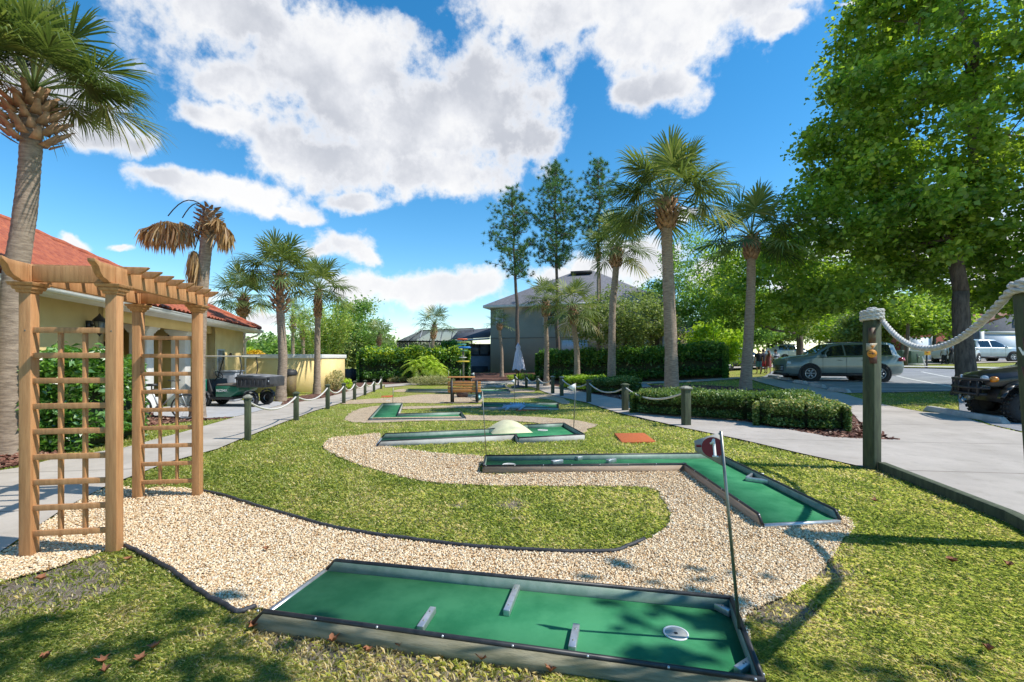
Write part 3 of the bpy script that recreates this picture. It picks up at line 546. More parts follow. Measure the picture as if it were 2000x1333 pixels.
# ============================================================ arbor
cedar = mat('cedar', (.57, .295, .125), (.42, .20, .078), 4.5, .65, .003, 40, stretch=(9, 9, .7), detail=10)
def arbor():
    FL = G(57, 1086); FR = G(218, 1079); BL = G(270, 973); BR = G(383, 970)
    d = (BL-FL)+(BR-FR); d = d[:2]/np.linalg.norm(d[:2]); p_ = FR[:2]-FL[:2]; wd = (np.linalg.norm(p_)+np.linalg.norm((BR-BL)[:2]))/2; ax = np.array((d[1], -d[0])); dp = np.linalg.norm((BL-FL)[:2])/2+np.linalg.norm((BR-FR)[:2])/2
    ax = ax*.35+p_/np.linalg.norm(p_)*.65; ax /= np.linalg.norm(ax)
    T = thing('garden_arbor', (FL[0], FL[1], 0), 'light brown wooden arbor with lattice side panels and a slatted pergola top', 'arbor')
    pw = .076; H = 1.90
    def Wp(u, v, z): q = FL[:2]+ax*u+d*v; return (q[0], q[1], z)
    ang = math.atan2(ax[1], ax[0])
    for v_ in (0, dp):
        for u_ in (0, wd):
            MB().box(Wp(u_, v_, H/2-.03), (pw, pw, H+.06), ang).build('post', cedar, T, bevel=.004)
            m = MB()
            for k, (s_, z_) in enumerate(((pw+.018, H+.002), (pw+.045, H+.024), (pw+.075, H+.050))): m.box(Wp(u_, v_, z_), (s_, s_, .024), ang, top=1.12)
            m.box(Wp(u_, v_, H+.062+.065), (pw-.006, pw-.006, .128), ang)
            m.build('post_cap', cedar, T, bevel=.003)
        nr = 9
        for k in range(nr):
            z = .165+1.46*k/(nr-1)
            MB().beam(Wp(pw/2-.002, v_-.012, z), Wp(wd-pw/2+.002, v_-.012, z), .022, .040).build('lattice_rail', cedar, T, bevel=.002)
        for k in (1, 2):
            u_ = pw/2+(wd-pw)*k/3*1.0
            MB().beam(Wp(u_, v_+.010, .13), Wp(u_, v_+.010, .165+1.46+.02), .034, .020, up=(ax[0], ax[1], 0)).build('lattice_stile', cedar, T, bevel=.002)
        MB().beam(Wp(pw/2, v_, H+.13), Wp(wd-pw/2, v_, H+.13), .05, .115).build('cross_beam', cedar, T, bevel=.003)
    # long beams with scrolled ends
    zb = H+.066; bh = .130
    for u_ in (0, wd):
        prof = [(-.26, bh+.012), (-.255, bh-.012), (-.215, bh*.72), (-.195, bh*.42), (-.165, bh*.20), (-.12, bh*.10), (-.10, 0), (dp+.10, 0), (dp+.12, bh*.10), (dp+.165, bh*.20), (dp+.195, bh*.42), (dp+.215, bh*.72), (dp+.255, bh-.012), (dp+.26, bh+.012), (dp+.2, bh), (-.2, bh)]
        P3 = [Wp(u_-.024, v_, zb+z_) for v_, z_ in prof]
        MB().slab(P3, (ax[0]*.048, ax[1]*.048, 0)).build('side_beam', cedar, T, bevel=.003)
    # slats across the top
    n = 8
    for k in range(n):
        v_ = .13+(dp-.04)*k/(n-1); e = .17; h = .055; z0 = zb+bh-.020
        pr = [(-e, h), (-e+.01, h*.75), (-e+.07, .0), (wd+e-.07, 0), (wd+e-.01, h*.75), (wd+e, h)]
        MB().slab([Wp(u_, v_-.016, z0+z_-.012) for u_, z_ in pr], (d[0]*.032, d[1]*.032, 0)).build('top_slat', cedar, T, bevel=.002)
    MB().lathe(Wp(0, -pw/2, 1.62), [(.006, 0), (.0004, .003)], 8, axis=(-d[0], -d[1], 0)).lathe(Wp(wd, -pw/2, 1.62), [(.006, 0), (.0004, .003)], 8, axis=(-d[0], -d[1], 0)).build('screw', steel, T)
arbor()
# ============================================================ rope fence
pg = mat('green_painted_post', (.085, .105, .055), (.045, .055, .03), 5, .8, .002, 60, stretch=(4, 4, .7), detail=8)
capm = mat('weathered_cap', (.36, .34, .28), (.22, .22, .17), 20, .8); ropem = mat('white_rope', (.70, .67, .62), (.50, .47, .42), 40, .9, .004, 160)
def fence_post(px, by, ty, w_px, label, cap=None, grp='rope fence posts'):
    b = G(px, by); h = (by-ty)/F*b[1]; w_ = .9*w_px/F*b[1]
    T = thing('rope_post', tuple(b), label, 'fence post', grp)
    MB().box((b[0], b[1], b[2]+h/2-.05), (w_, w_, h+.1), .2).build('post', pg, T, bevel=.006)
    cm_ = capm if cap else pg
    m = MB(); m.box((b[0], b[1], b[2]+h+.015), (w_*1.35, w_*1.35, .03), .2); m.box((b[0], b[1], b[2]+h+.045), (w_*1.3, w_*1.3, .035), .2, top=.35); m.build('post_cap', cm_, T, bevel=.003)
    return np.array((b[0], b[1], b[2]+h-.06)), w_
def rope(a, b, sag, r, label, strands=False, n=26, grp='ropes slung between fence posts', name='rope'):
    t = np.linspace(0, 1, n*(6 if strands else 1)); p = a[None]*(1-t[:, None])+b[None]*t[:, None]; p[:, 2] -= sag*4*t*(1-t)
    if not strands: o = MB().tube(p, r, 8).build(name, ropem, smooth=True, origin=tuple(a))
    else: o = rope3(p, r, name)
    return tag(o, label, 'rope', grp)
def rope3(p, r, name, parent=None):
    p = np.asarray(p, float); L = np.r_[0, np.cumsum(np.linalg.norm(np.diff(p, axis=0), axis=1))]; tt = np.gradient(p, axis=0); tt /= np.linalg.norm(tt, axis=1)[:, None]+1e-9
    ref = np.array((.13, .2, .97)); u = np.cross(tt, ref); u /= np.linalg.norm(u, axis=1)[:, None]; v = np.cross(tt, u); m = MB()
    for k in range(3):
        a = L/(r*6.5)*2*np.pi+k*2.094; m.tube(p+r*.52*(np.cos(a)[:, None]*u+np.sin(a)[:, None]*v), r*.56, 7)
    return m.build(name, ropem, parent, smooth=True, origin=None if parent else tuple(p[0]))
ordn = ['nearest', 'second', 'third', 'fourth', 'fifth', 'sixth', 'seventh', 'farthest']
lp = [(484,860,778,11), (578.5,822,770,9.5), (640,799,754,8), (671.5,788,751,7), (692.5,780.5,747,6.5), (713,772,745,5.5), (730.5,765.5,743,5), (744.5,760,738,4.5)]
tops = [fence_post(a, b, c, d_, f'green rope-fence post on the left lawn edge, {o_} of eight', cap=(i == 0)) for i, ((a, b, c, d_), o_) in enumerate(zip(lp, ordn))]
for i in range(7): rope(tops[i][0], tops[i+1][0], .22, .020+.002*i, f'white rope slung from the {ordn[i]} to the {ordn[i+1]} post of the left fence')
rp = [(1340,832,760,15), (1221,803,753,11.5), (1150,786.5,745,8.5), (1097,774.5,738,7), (1079.5,769.5,737,6.5), (1050.5,763,737,6), (1028,757.5,735,5), (1006,753.5,733,4.5)]
tops = [fence_post(a, b, c, d_, f'green rope-fence post on the right lawn edge, {o_} of eight', cap=(i in (0, 3, 4))) for i, ((a, b, c, d_), o_) in enumerate(zip(rp, ordn))]
for i in (0, 1, 2, 4, 5, 6): rope(tops[i][0], tops[i+1][0], .24, .021+.002*i, f'white rope slung from the {ordn[i]} to the {ordn[i+1]} post of the right fence')
# tall entrance posts with thick rope
B1 = G(1703, 916); w1 = .165; H1 = 2.0
T = thing('entrance_post', tuple(B1), 'tall green entrance post wound with thick white rope at its top', 'post', 'tall rope entrance posts')
MB().box((B1[0], B1[1], B1[2]+H1/2-.05), (w1*.86, w1*.86, H1+.1-.02), .35).build('post', pg, T, bevel=.008)
th = np.linspace(0, 2*np.pi*3.2, 330); c = np.array((B1[0], B1[1], B1[2]))
pts = np.stack([c[0]+.105*np.cos(th), c[1]+.105*np.sin(th), c[2]+H1-.10+.042*th/(2*np.pi)], 1)
rope3(pts, .026, 'rope_wrap', T)
MB().box((c[0], c[1], c[2]+H1+.0), (.15, .15, .05), .35).build('post_cap', capm, T, bevel=.01)
th = np.linspace(0, 2*np.pi*1.1, 80); rope3(np.stack([c[0]+.035*np.cos(th), c[1]+.035*np.sin(th), c[2]+H1+.045+0*th], 1), .022, 'rope_knot', T)
# little painted boards on the left face of that post
sgb = mat('sign_brown', (.09, .04, .03), (.14, .06, .04), 12, .7); sgo = mat('sign_orange', (.72, .30, .03), (.60, .22, .03), 20, .6); sgc = mat('sign_cream', (.60, .52, .38), (.40, .33, .22), 30, .6); sgr = mat('sign_flame', (.65, .10, .015), (.75, .22, .02), 14, .6)
T = thing('trail_sign', (B1[0]-.09, B1[1]-.03, B1[2]+1.2), 'small stacked board with an orange disc fixed to the entrance post', 'sign')
fx = B1[0]-.085; fy = B1[1]-.005; dn = np.array((-.35, -.94, 0)); ex = np.array((.94, -.35, 0)); cz = B1[2]
def plate(T, c, hw, hh, m_, name, poly=None, t=.012, off=0.):
    c = np.array(c)+dn*off; pl = poly or [(-hw, -hh), (hw, -hh), (hw, hh), (-hw, hh)]
    return MB().slab([c+ex*a+np.array((0, 0, b)) for a, b in pl], dn*t).build(name, m_, T)
plate(T, (fx+.01, fy-.09, cz+1.70), .036, .10, mat('plaque_red', (.10, .03, .02), (.13, .10, .04), 20, .6), 'upper_plaque')
plate(T, (fx, fy-.09, cz+1.56), .052, .045, sgc, 'cream_board', [(-.052, .045), (.062, .045), (.02, -.035), (-.052, -.045)])
MB().lathe(np.array((fx-.006, fy-.11, cz+1.475))+dn*.004, [(.052, 0), (.050, .012), (.0005, .012)], 20, axis=dn).build('orange_disc', sgo, T)
plate(T, (fx+.01, fy-.09, cz+1.41), .046, .06, sgb, 'lower_board', [(-.046, .05), (.05, .06), (.05, -.06), (-.02, -.06)])
plate(T, (fx-.012, fy-.122, cz+1.475), .03, .005, sgb, 'arrow_mark', [(-.035, .004), (.0, .004), (.0, .016), (.03, 0), (.0, -.016), (.0, -.004), (-.035, -.004)], .003)
plate(T, (fx, fy-.103, cz+1.558), .03, .005, sgo, 'heart_mark', [(-.02, .02), (.03, .02), (.006, -.02)], .003)
# second post
B2 = np.array((4.03, 3.45, tz(4.03, 3.45))); t2 = np.array((3.86, 3.43, B2[2]+1.98))
T = thing('entrance_post', tuple(B2), 'tall leaning green entrance post cut off by the right edge of the view', 'post', 'tall rope entrance posts')
MB().beam(B2-np.array((0, 0, .1)), t2, .14, .14, up=(0, 1, 0)).build('post', pg, T, bevel=.008)
th = np.linspace(0, 2*np.pi*2.2, 240); rope3(np.stack([t2[0]+.095*np.cos(th), t2[1]+.095*np.sin(th), t2[2]-.07+.045*th/(2*np.pi)], 1), .027, 'rope_wrap', T)
B3 = np.array((1.95, 1.35, tz(1.95, 1.35)))
T3_ = thing('entrance_post', tuple(B3), 'third tall entrance post standing just outside the view beside the camera', 'post', 'tall rope entrance posts')
MB().beam(B3-np.array((0, 0, .1)), B3+np.array((0, 0, 2.0)), .14, .14, up=(0, 1, 0)).build('post', pg, T3_, bevel=.008)
a = np.array((B1[0]+.08, B1[1]-.05, B1[2]+H1-.08)); b = t2+np.array((-.07, .05, -.02))
rope(a, b, .42, .030, 'thick white rope swagging between the two tall entrance posts', True, 34)
# rope from second post back toward the camera, just outside the picture
K = np.array([t2+np.array((-.03, -.08, -.02)), (3.62, 3.20, 1.72), (3.27, 2.79, 1.46), (2.70, 2.38, 1.36), (2.36, 2.04, 1.44), (2.12, 1.66, 1.70), B3+np.array((0, .05, 1.93))])
tt = np.linspace(0, 6, 200); pk = np.stack([np.interp(tt, range(7), K[:, i]) for i in range(3)], 1)
ker = np.hanning(25); ker /= ker.sum(); pp = np.r_[np.repeat(pk[:1], 12, 0), pk, np.repeat(pk[-1:], 12, 0)]; pk = np.stack([np.convolve(pp[:, i], ker, 'valid') for i in range(3)], 1)
o = rope3(pk, .030, 'rope'); tag(o, 'thick white rope hanging from the leaning post towards the camera', 'rope', 'ropes slung between fence posts')
# sign boards on the second post
T = thing('trail_sign', (t2[0]-.1, t2[1]-.1, 1.5), 'painted boards with orange flames and white lettering on the leaning post', 'sign')
dn = np.array((-.62, -.78, 0)); ex = np.array((.78, -.62, 0)); q = np.array((t2[0]-.035, t2[1]-.075, 0))
MB().slab([q+ex*a_+np.array((0, 0, z_)) for a_, z_ in [(-.07, 1.80), (.06, 1.80), (.06, 1.58), (-.06, 1.58)]], dn*.015).build('flame_board', sgb, T)
MB().slab([q+dn*.016+ex*a_+np.array((0, 0, z_)) for a_, z_ in [(-.062, 1.60), (-.062, 1.73), (-.04, 1.68), (-.02, 1.79), (0, 1.67), (.025, 1.75), (.05, 1.60)]], dn*.003).build('flame', sgr, T)
MB().slab([q+ex*a_+np.array((0, 0, z_)) for a_, z_ in [(-.075, 1.575), (.075, 1.575), (.075, 1.37), (-.06, 1.37)]], dn*.018).build('middle_board', sgb, T)
MB().slab([q+dn*.001+ex*a_+np.array((0, 0, z_)) for a_, z_ in [(-.08, 1.36), (.08, 1.36), (.07, 1.20), (-.055, 1.20)]], dn*.018).build('lower_board', sgb, T)
ink = mat('white_ink', (0, 0, 0))
def letters(txt, c, h, parent, m_, nm='lettering'):
    cu = bpy.data.curves.new(nm, 'FONT'); cu.body = txt; cu.size = h; cu.extrude = .001; cu.align_x = 'CENTER'; cu.align_y = 'CENTER'; cu.offset = h*.02
    ob = bpy.data.objects.new(nm, cu); COL.objects.link(ob); dg = bpy.context.evaluated_depsgraph_get(); me = bpy.data.meshes.new_from_object(ob.evaluated_get(dg)); bpy.data.objects.remove(ob)
    v = np.array([list(x.co) for x in me.vertices]); f = [list(p.vertices) for p in me.polygons]
    nd = Vector(dn); e = Vector(ex); up = Vector((0, 0, 1)) if abs(nd.z) < .9 else Vector((0, 1, 0))
    vv = np.array(c)+v[:, :1]*np.array(e)+v[:, 1:2]*np.array(up)+v[:, 2:3]*np.array(nd)
    m_2 = MB(); m_2.add(vv, f); o = m_2.build(nm, m_, parent); return o
letters('M', q+dn*.021+np.array((0, 0, 1.69)), .10, T, sgo); letters('WAY', q+dn*.021+np.array((0, 0, 1.47)), .085, T, ink); letters('TO', q+dn*.022+np.array((0, 0, 1.28)), .085, T, ink)
MB().beam(q+ex*-.03+dn*.022+np.array((0, 0, 1.215)), q+ex*.06+dn*.022+np.array((0, 0, 1.22)), .004, .015).build('yellow_stripe', mat('yellow_paint', (.65, .50, .03), None, 5, .6), T)
# timber kerb running from the first tall post to the right
kp = [B1[:2]+np.array((.06, -.08)), np.array((4.30, 3.97)), np.array((3.98, 3.2)), np.array((3.84, 1.5))]
for i in range(3):
    a = np.array((*kp[i], tz(*kp[i])+.02)); b = np.array((*kp[i+1], tz(*kp[i+1])+.02)); o = MB().beam(a, b, .09, .17).build('timber_kerb', pg, bevel=.006, origin=tuple(a)); tag(o, ['green timber kerb board between lawn and paving, running from the tall post', 'green timber kerb board continuing past the leaning post', 'green timber kerb board ending beside the camera'][i], 'kerb board', 'green timber kerb boards')
# ============================================================ left building
stucco = mat('yellow_stucco', (.86, .66, .30), (.80, .60, .26), 2, .9, .004, 140); stw = mat('white_trim', (.78, .77, .73), (.70, .69, .65), 4, .6); tile = None
def tilemat():
    m = bpy.data.materials.new('terracotta_tile'); m.use_nodes = True; t = NT(m.node_tree); tc = t.n('ShaderNodeTexCoord').outputs['Object']
    b = t.n('ShaderNodeBsdfPrincipled'); b.inputs['Roughness'].default_value = .8
    t.set(b, 0, t.mix(t.ss(t.noise(tc, 3.5, 6, .8), .3, .7), (.46, .13, .055), (.25, .055, .03)))
    o = t.n('ShaderNodeOutputMaterial'); t.set(o, 0, b.outputs[0]); return m
tile = tilemat(); dark = mat('dark_glass', (.02, .025, .03), (.04, .05, .055), 3, .08, spec=.8)
C0 = np.array((-11.99, 21.96)); KS = 1.2; dd = np.array((.2625, -.965)); nn = np.array((.965, .2625)); EZ = 2.60
def BL(s, u, z): q = C0+dd*s*KS+nn*u*KS; return (q[0], q[1], z)
T = thing('clubhouse', BL(0, -.5, -.3), 'yellow stucco building with red barrel-tile hip roof and white columns on the left', 'building')
angb = math.atan2(dd[1], dd[0])
def wall(s0, s1, u, z0, z1, name='wall', t=.2, m_=stucco): return MB().slab([BL(s0, u, z0), BL(s1, u, z0), BL(s1, u, z1), BL(s0, u, z1)], (-nn[0]*t, -nn[1]*t, 0)).build(name, m_, T)
wall(.4, 3.6, -.5, -.5, EZ+.05); wall(9.5, 18, -.5, -.4, EZ+.05)
wall(3.4, 9.7, -2.9, -.4, EZ+.05)
MB().slab([BL(3.6, -.5, -.5), BL(3.6, -3, -.5), BL(3.6, -3, EZ), BL(3.6, -.5, EZ)], (-dd[0]*.2, -dd[1]*.2, 0)).build('wall', stucco, T)
MB().slab([BL(9.5, -.5, -.5), BL(9.5, -3, -.5), BL(9.5, -3, EZ), BL(9.5, -.5, EZ)], (dd[0]*.2, dd[1]*.2, 0)).build('wall', stucco, T)
MB().slab([BL(.4, -.7, -.5), BL(.4, -12, -.5), BL(.4, -12, EZ), BL(.4, -.7, EZ)], (dd[0]*.2, dd[1]*.2, 0)).build('wall', stucco, T)
MB().slab([BL(3.4, -.55, EZ-.28), BL(9.6, -.55, EZ-.28), BL(9.6, -.55, EZ+.04), BL(3.4, -.55, EZ+.04)], (-nn[0]*.25, -nn[1]*.25, 0)).build('porch_beam', stucco, T)
MB().slab([BL(0.02, -.02, EZ+.0), BL(18, -.02, EZ), BL(18, -12, EZ), BL(.02, -12, EZ)], (0, 0, .03)).build('soffit', stw, T)
MB().slab([BL(0, .0, EZ-.05), BL(18, .0, EZ-.05), BL(18, .0, EZ+.10), BL(0, .0, EZ+.10)], (-nn[0]*.03, -nn[1]*.03, 0)).build('fascia', stw, T)
MB().slab([BL(0, .0, EZ-.05), BL(0, -12, EZ-.05), BL(0, -12, EZ+.10), BL(0, .0, EZ+.10)], (dd[0]*.03, dd[1]*.03, 0)).build('fascia', stw, T)
gut = [(0, -.03), (.08, -.02), (.11, .03), (.11, .08), (.125, .085), (.125, .10), (0, .10)]
MB().slab([BL(-.02, .002+a, EZ+b) for a, b in gut], (dd[0]*18*KS, dd[1]*18*KS, 0)).build('gutter', stw, T)
# tiled slope with real barrel corrugation and courses
PITCH = .51; sg_, rg_ = np.arange(0, 18, .055), np.arange(-.06, 6.6, .06)
SS, RR = np.meshgrid(sg_, rg_); ok = SS >= RR-.03
hh = .075*np.abs(np.sin(SS/.24*np.pi))+.06*(1-((RR+.06)/.36) % 1.)
zz = EZ+.12+PITCH*RR*KS+hh; xy = C0[None, None]+(SS[..., None]*dd-RR[..., None]*nn)*KS
idx = np.arange(SS.size).reshape(SS.shape); q = np.stack([idx[:-1, :-1], idx[:-1, 1:], idx[1:, 1:], idx[1:, :-1]], -1).reshape(-1, 4); keep = ok.ravel()[q].all(1)
vv = np.c_[xy.reshape(-1, 2), zz.ravel()]; used = np.unique(q[keep]); mp = np.zeros(SS.size, int); mp[used] = np.arange(len(used))
uni('tiled_roof', vv[used], mp[q[keep]], tile, parent=T, origin=tuple(world_loc(T)))
SS, RR = np.meshgrid(np.arange(0, 12, .055), np.arange(-.06, 6.6, .12)); ok = SS >= RR-.03
hh = .075*np.abs(np.sin(SS/.24*np.pi))+.06*(1-((RR+.06)/.36) % 1.); zz = EZ+.12+PITCH*RR*KS+hh; xy = C0[None, None]+(-SS[..., None]*nn+RR[..., None]*dd)*KS
idx = np.arange(SS.size).reshape(SS.shape); q = np.stack([idx[:-1, :-1], idx[1:, :-1], idx[1:, 1:], idx[:-1, 1:]], -1).reshape(-1, 4); keep = ok.ravel()[q].all(1)
vv = np.c_[xy.reshape(-1, 2), zz.ravel()]; used = np.unique(q[keep]); mp = np.zeros(SS.size, int); mp[used] = np.arange(len(used))
uni('tiled_roof', vv[used], mp[q[keep]], tile, parent=T, origin=tuple(world_loc(T)))
rp_ = [BL(r, -r, EZ+.20+PITCH*r*KS+(.03 if i % 2 else 0)) for i, r in enumerate(np.arange(0, 6.6, .18))]; MB().tube(rp_, .10, 8).build('ridge_tiles', tile, T)
MB().tube([BL(6.5, -6.5, EZ+.2+PITCH*6.5*KS), BL(18, -6.5, EZ+.2+PITCH*6.5*KS)], .11, 8).build('ridge_tiles', tile, T)
# porch floor, columns
for s_ in (4.65, 6.9):
    b = BL(s_, -1.0, -.35); fl = tz(b[0], b[1])
    m = MB(); m.box((b[0], b[1], fl+.2), (.62, .62, .46), angb); m.build('column_plinth', stw, T, bevel=.01)
    MB().box((b[0], b[1], (fl+.43+EZ-.30)/2), (.44, .44, EZ-.30-fl-.43), angb).build('column', stw, T, bevel=.01)
    m = MB(); zt_ = EZ-.30
    for k, (w__, h_) in enumerate(((.50, .05), (.56, .06), (.66, .07), (.72, .05))): m.box((b[0], b[1], zt_-.12+k*.055), (w__, w__, .055), angb, top=1.03)
    m.build('column_capital', stw, T, bevel=.004)
wall(4.9, 6.0, -2.69, .0, 1.95, 'door', .05, mat('door_brown', (.10, .06, .03), (.07, .04, .02), 6, .5))
fr_ = wall(2.55, 3.25, -.485, .55, 1.75, 'window', .06, stw); o = wall(2.6, 3.2, -.478, .6, 1.7, 'pane', .03, mat('curtain_pane', (.25, .24, .22), (.16, .16, .15), 9, .2)); o.parent = fr_; 

iron = mat('black_iron', (.012, .012, .014), None, 5, .4); lglass = mat('lantern_glass', (.25, .22, .16), None, 5, .15)
def lantern(s_, u_, z_, lab, k=1.):
    c = np.array(BL(s_, u_, z_)); L = thing('wall_lantern', tuple(c), lab, 'lantern', 'black wall lanterns'); m = MB(); o_ = np.array((*nn, 0))
    m.box(c, (.10*k, .10*k, .16*k), angb); m.beam(c, c+o_*.14*k, .03*k, .03*k); m.build('bracket', iron, L)
    cc_ = c+o_*.17*k; MB().lathe(cc_-np.array((0, 0, .02)), [(.04*k, -.12*k), (.085*k, .08*k), (.0005, .09*k)], 6).build('glass', lglass, L)
    m = MB().lathe(cc_, [(.11*k, .07*k), (.09*k, .11*k), (.03*k, .17*k), (.0005, .22*k)], 6).lathe(cc_, [(.0005, -.2*k), (.045*k, -.14*k), (.05*k, -.12*k)], 6)
    for j in range(6): a = j*math.pi/3; m.tube([cc_+np.array((.042*k*math.cos(a), .042*k*math.sin(a), -.14*k)), cc_+np.array((.088*k*math.cos(a), .088*k*math.sin(a), .07*k))], .006, 4)
    m.build('lantern_frame', iron, L)
lantern(10.0, -.49, 2.14, 'black wall lantern on the sunlit wall seen above the clipped bush', 1.25); lantern(3.8, -1.6, 2.15, 'black wall lantern between the two white columns', 1.35)
c = np.array(BL(2.05, -.49, 1.5)); L = thing('fire_bell', tuple(c), 'small dark red bell box on the wall above the utility cart', 'alarm bell'); MB().box(c+np.array((*nn*.03, 0)), (.14, .10, .07), angb).build('box', mat('alarm_red', (.16, .03, .02), None, 5, .5), L); MB().lathe(c+np.array((*nn*.05, .04)), [(.04, 0), (.03, .05), (.0005, .08)], 10).build('strobe', iron, L)
T = thing('downspout', BL(.9, -.45, .5), 'white downspout at the far corner of the yellow building', 'downspout')
MB().tube([BL(.25, .05, EZ-.04), BL(.3, -.05, EZ-.16), BL(.38, -.36, EZ-.32), BL(.38, -.44, EZ-.5), BL(.38, -.44, -.25)], .045, 8).build('pipe', stw, T); MB().box(BL(.38, -.44, 1.0), (.12, .12, .03), angb).build('clip', stw, T)
# low yellow yard wall with white coping
T = thing('yard_wall', tuple(G(620, 765)), 'low yellow enclosure wall with white coping behind the palms', 'wall')
K0 = G(620, 766)[:2]; Z1 = 1.57
K1 = K0-nn*4.4; K2 = np.array((-9.75, 26.6)); K3 = K2+np.array((-5., -.4))
for a, b in ((K1, K0), (K0, K2)):
    d_ = (b-a)/np.linalg.norm(b-a); MB().beam((*a, .45), (*(b-d_*.0), .45), .2, 1.86).build('wall', stucco, T); MB().beam((*(a-d_*.02), Z1-.10), (*(b+d_*.16), Z1-.10), .29, .20).build('coping', stw, T, bevel=.01)
o = None
T = thing('dark_fence', tuple(G(684, 745)), 'dark grey panel fence between yellow wall and back hedge', 'fence')
a, b = V(671, 742, 30), V(700, 741, 31); dkf = mat('dark_fence', (.055, .06, .075), (.04, .045, .055), 8, .7)
MB().slab([a-np.array((0, 0, .3)), b-np.array((0, 0, .3)), b+np.array((0, 0, .70)), a+np.array((0, 0, .70))], (0, .05, 0)).build('panel', dkf, T)
for f_ in (0, .5, 1): p_ = a*(1-f_)+b*f_; MB().box((p_[0], p_[1], p_[2]+.2), (.09, .09, 1.1)).build('post', dkf, T)
# ============================================================ grey two-storey house
gst = mat('grey_stucco', (.31, .285, .225), (.27, .25, .20), .8, .9, .004, 90); shing = mat('shingle', (.20, .195, .21), (.12, .12, .135), 6, .95, .02, 30, stretch=(1, 1, 3)); gtrim = mat('pale_trim', (.62, .62, .60), (.55, .55, .53), 4, .6)
hd = np.array((4.25, -1.3)); hd /= np.linalg.norm(hd); hb = np.array((-hd[1], hd[0])); H0 = np.array((-1.82, 39.)); HE = 5.76
if hb[1] < 0: hb = -hb
def HP(s, u, z): q = H0+hd*s+hb*u; return np.array((q[0], q[1], z))
T = thing('grey_house', tuple(HP(0, 0, 0)), 'grey two-storey stucco house with shingle hip roof behind the pines', 'house')
LN = 13.6; DP = 12
MB().prism([HP(0, 0, 0)[:2], HP(LN, 0, 0)[:2], HP(LN, DP, 0)[:2], HP(0, DP, 0)[:2]], -.6, HE).build('wall', gst, T)
MB().slab([HP(-.02, -.03, 3.0), HP(LN, -.03, 3.0), HP(LN, -.03, 3.07), HP(-.02, -.03, 3.07)], (hb[0]*.02, hb[1]*.02, 0)).build('belt_line', mat('belt', (.16, .15, .13)), T)
e = .5; ct = [HP(-e, -e, HE), HP(LN+e, -e, HE), HP(LN+e, DP+e, HE), HP(-e, DP+e, HE)]; r1, r2 = HP(6.0, DP/2, 9.35), HP(8.0, DP/2, 9.35)
MB().add(ct+[r1, r2], [(0, 1, 5, 4), (1, 2, 5), (2, 3, 4, 5), (3, 0, 4)]).build('roof', shing, T)
MB().slab([c_-np.array((0, 0, .2)) for c_ in ct], (0, 0, .19)).build('fascia', gtrim, T)
vt = HP(6.9, DP/2-.5, 9.15); MB().box(vt, (1.9, .9, .25), math.atan2(hd[1], hd[0])).build('roof_vent', mat('vent', (.03, .03, .035)), T)
def hwin(s0, s1, z0, z1, m_=dark, bars=True, white_=False):
    f = MB().slab([HP(s0, -.05, z0), HP(s1, -.05, z0), HP(s1, -.05, z1), HP(s0, -.05, z1)], (hb[0]*.04, hb[1]*.04, 0)).build('window', gtrim, T)
    b_ = .07; mid = (z0+z1)/2
    for a_, c_ in ((z0+b_, mid-b_/3), (mid+b_/3, z1-b_)):
        MB().slab([HP(s0+b_, -.065, a_), HP(s1-b_, -.065, a_), HP(s1-b_, -.065, c_), HP(s0+b_, -.065, c_)], (hb[0]*.012, hb[1]*.012, 0)).build('pane', m_, f)
palep = mat('blind_pane', (.36, .40, .40), (.30, .34, .34), 6, .25)
hwin(4.55, 5.75, 4.05, 5.35); hwin(.5, 1.15, 3.9, 5.45, palep); hwin(6.1, 8.2, .8, 3.0 -.2, mat('garage_blue', (.55, .62, .70), (.50, .57, .66), 3, .3))
# side bay with white columns
MB().prism([HP(LN, -1.2, 0)[:2], HP(LN+3.2, -1.2, 0)[:2], HP(LN+3.2, 5, 0)[:2], HP(LN, 5, 0)[:2]], -.3, 3.3).build('side_bay', mat('tan_stucco', (.36, .32, .20), (.32, .28, .18), 2, .9), T)
for s_ in (LN-.9, LN+.4, LN+2.1): MB().box(HP(s_, -1.5, 1.45), (.28, .28, 3.2), .3).build('column', gtrim, T)
MB().slab([HP(LN-1.4, -1.8, 3.1), HP(LN+3.5, -1.8, 3.1), HP(LN+3.5, .2, 3.9), HP(LN-1.4, .2, 3.9)], (0, 0, .15)).build('porch_roof', shing, T)
MB().slab([HP(2.2, -.05, 1.25), HP(2.5, -.05, 1.25), HP(2.5, -.05, 1.55), HP(2.2, -.05, 1.55)], (hb[0]*.02, hb[1]*.02, 0)).build('meter_box', mat('meter', (.14, .13, .12)), T)
# low wing and screened pool cage
T = thing('low_wing', (-4, 41, 0), 'low dark wing of the grey house with shingle roof and white soffit', 'building')
wx0, wx1, wy = -4.6, -1.9, 40.0
MB().box(((wx0+wx1)/2, wy+2, .35), (wx1-wx0, 4, 2.5)).build('wall', mat('slate_wall', (.17, .19, .23), (.14, .16, .19), 3, .8), T)
MB().box(((wx0+wx1)/2+.45, wy-.03, .1), (1.4, .06, 1.1)).build('dark_opening', mat('opening', (.02, .022, .03)), T)
MB().box(((wx0+wx1)/2, wy+2.2, 2.1), (wx1-wx0, 3.0, 1.0)).build('screen_band', mat('dull_pane', (.20, .22, .23), (.05, .055, .06), .9, .3), T)
for x_ in np.linspace(wx0+.05, wx1-.1, 4): MB().box((x_, wy+.5, 2.1), (.12, .1, 1.0)).build('post', iron, T)
MB().box(((wx0+wx1)/2, wy, 1.62), (wx1-wx0, .1, .1)).build('rail', iron, T)
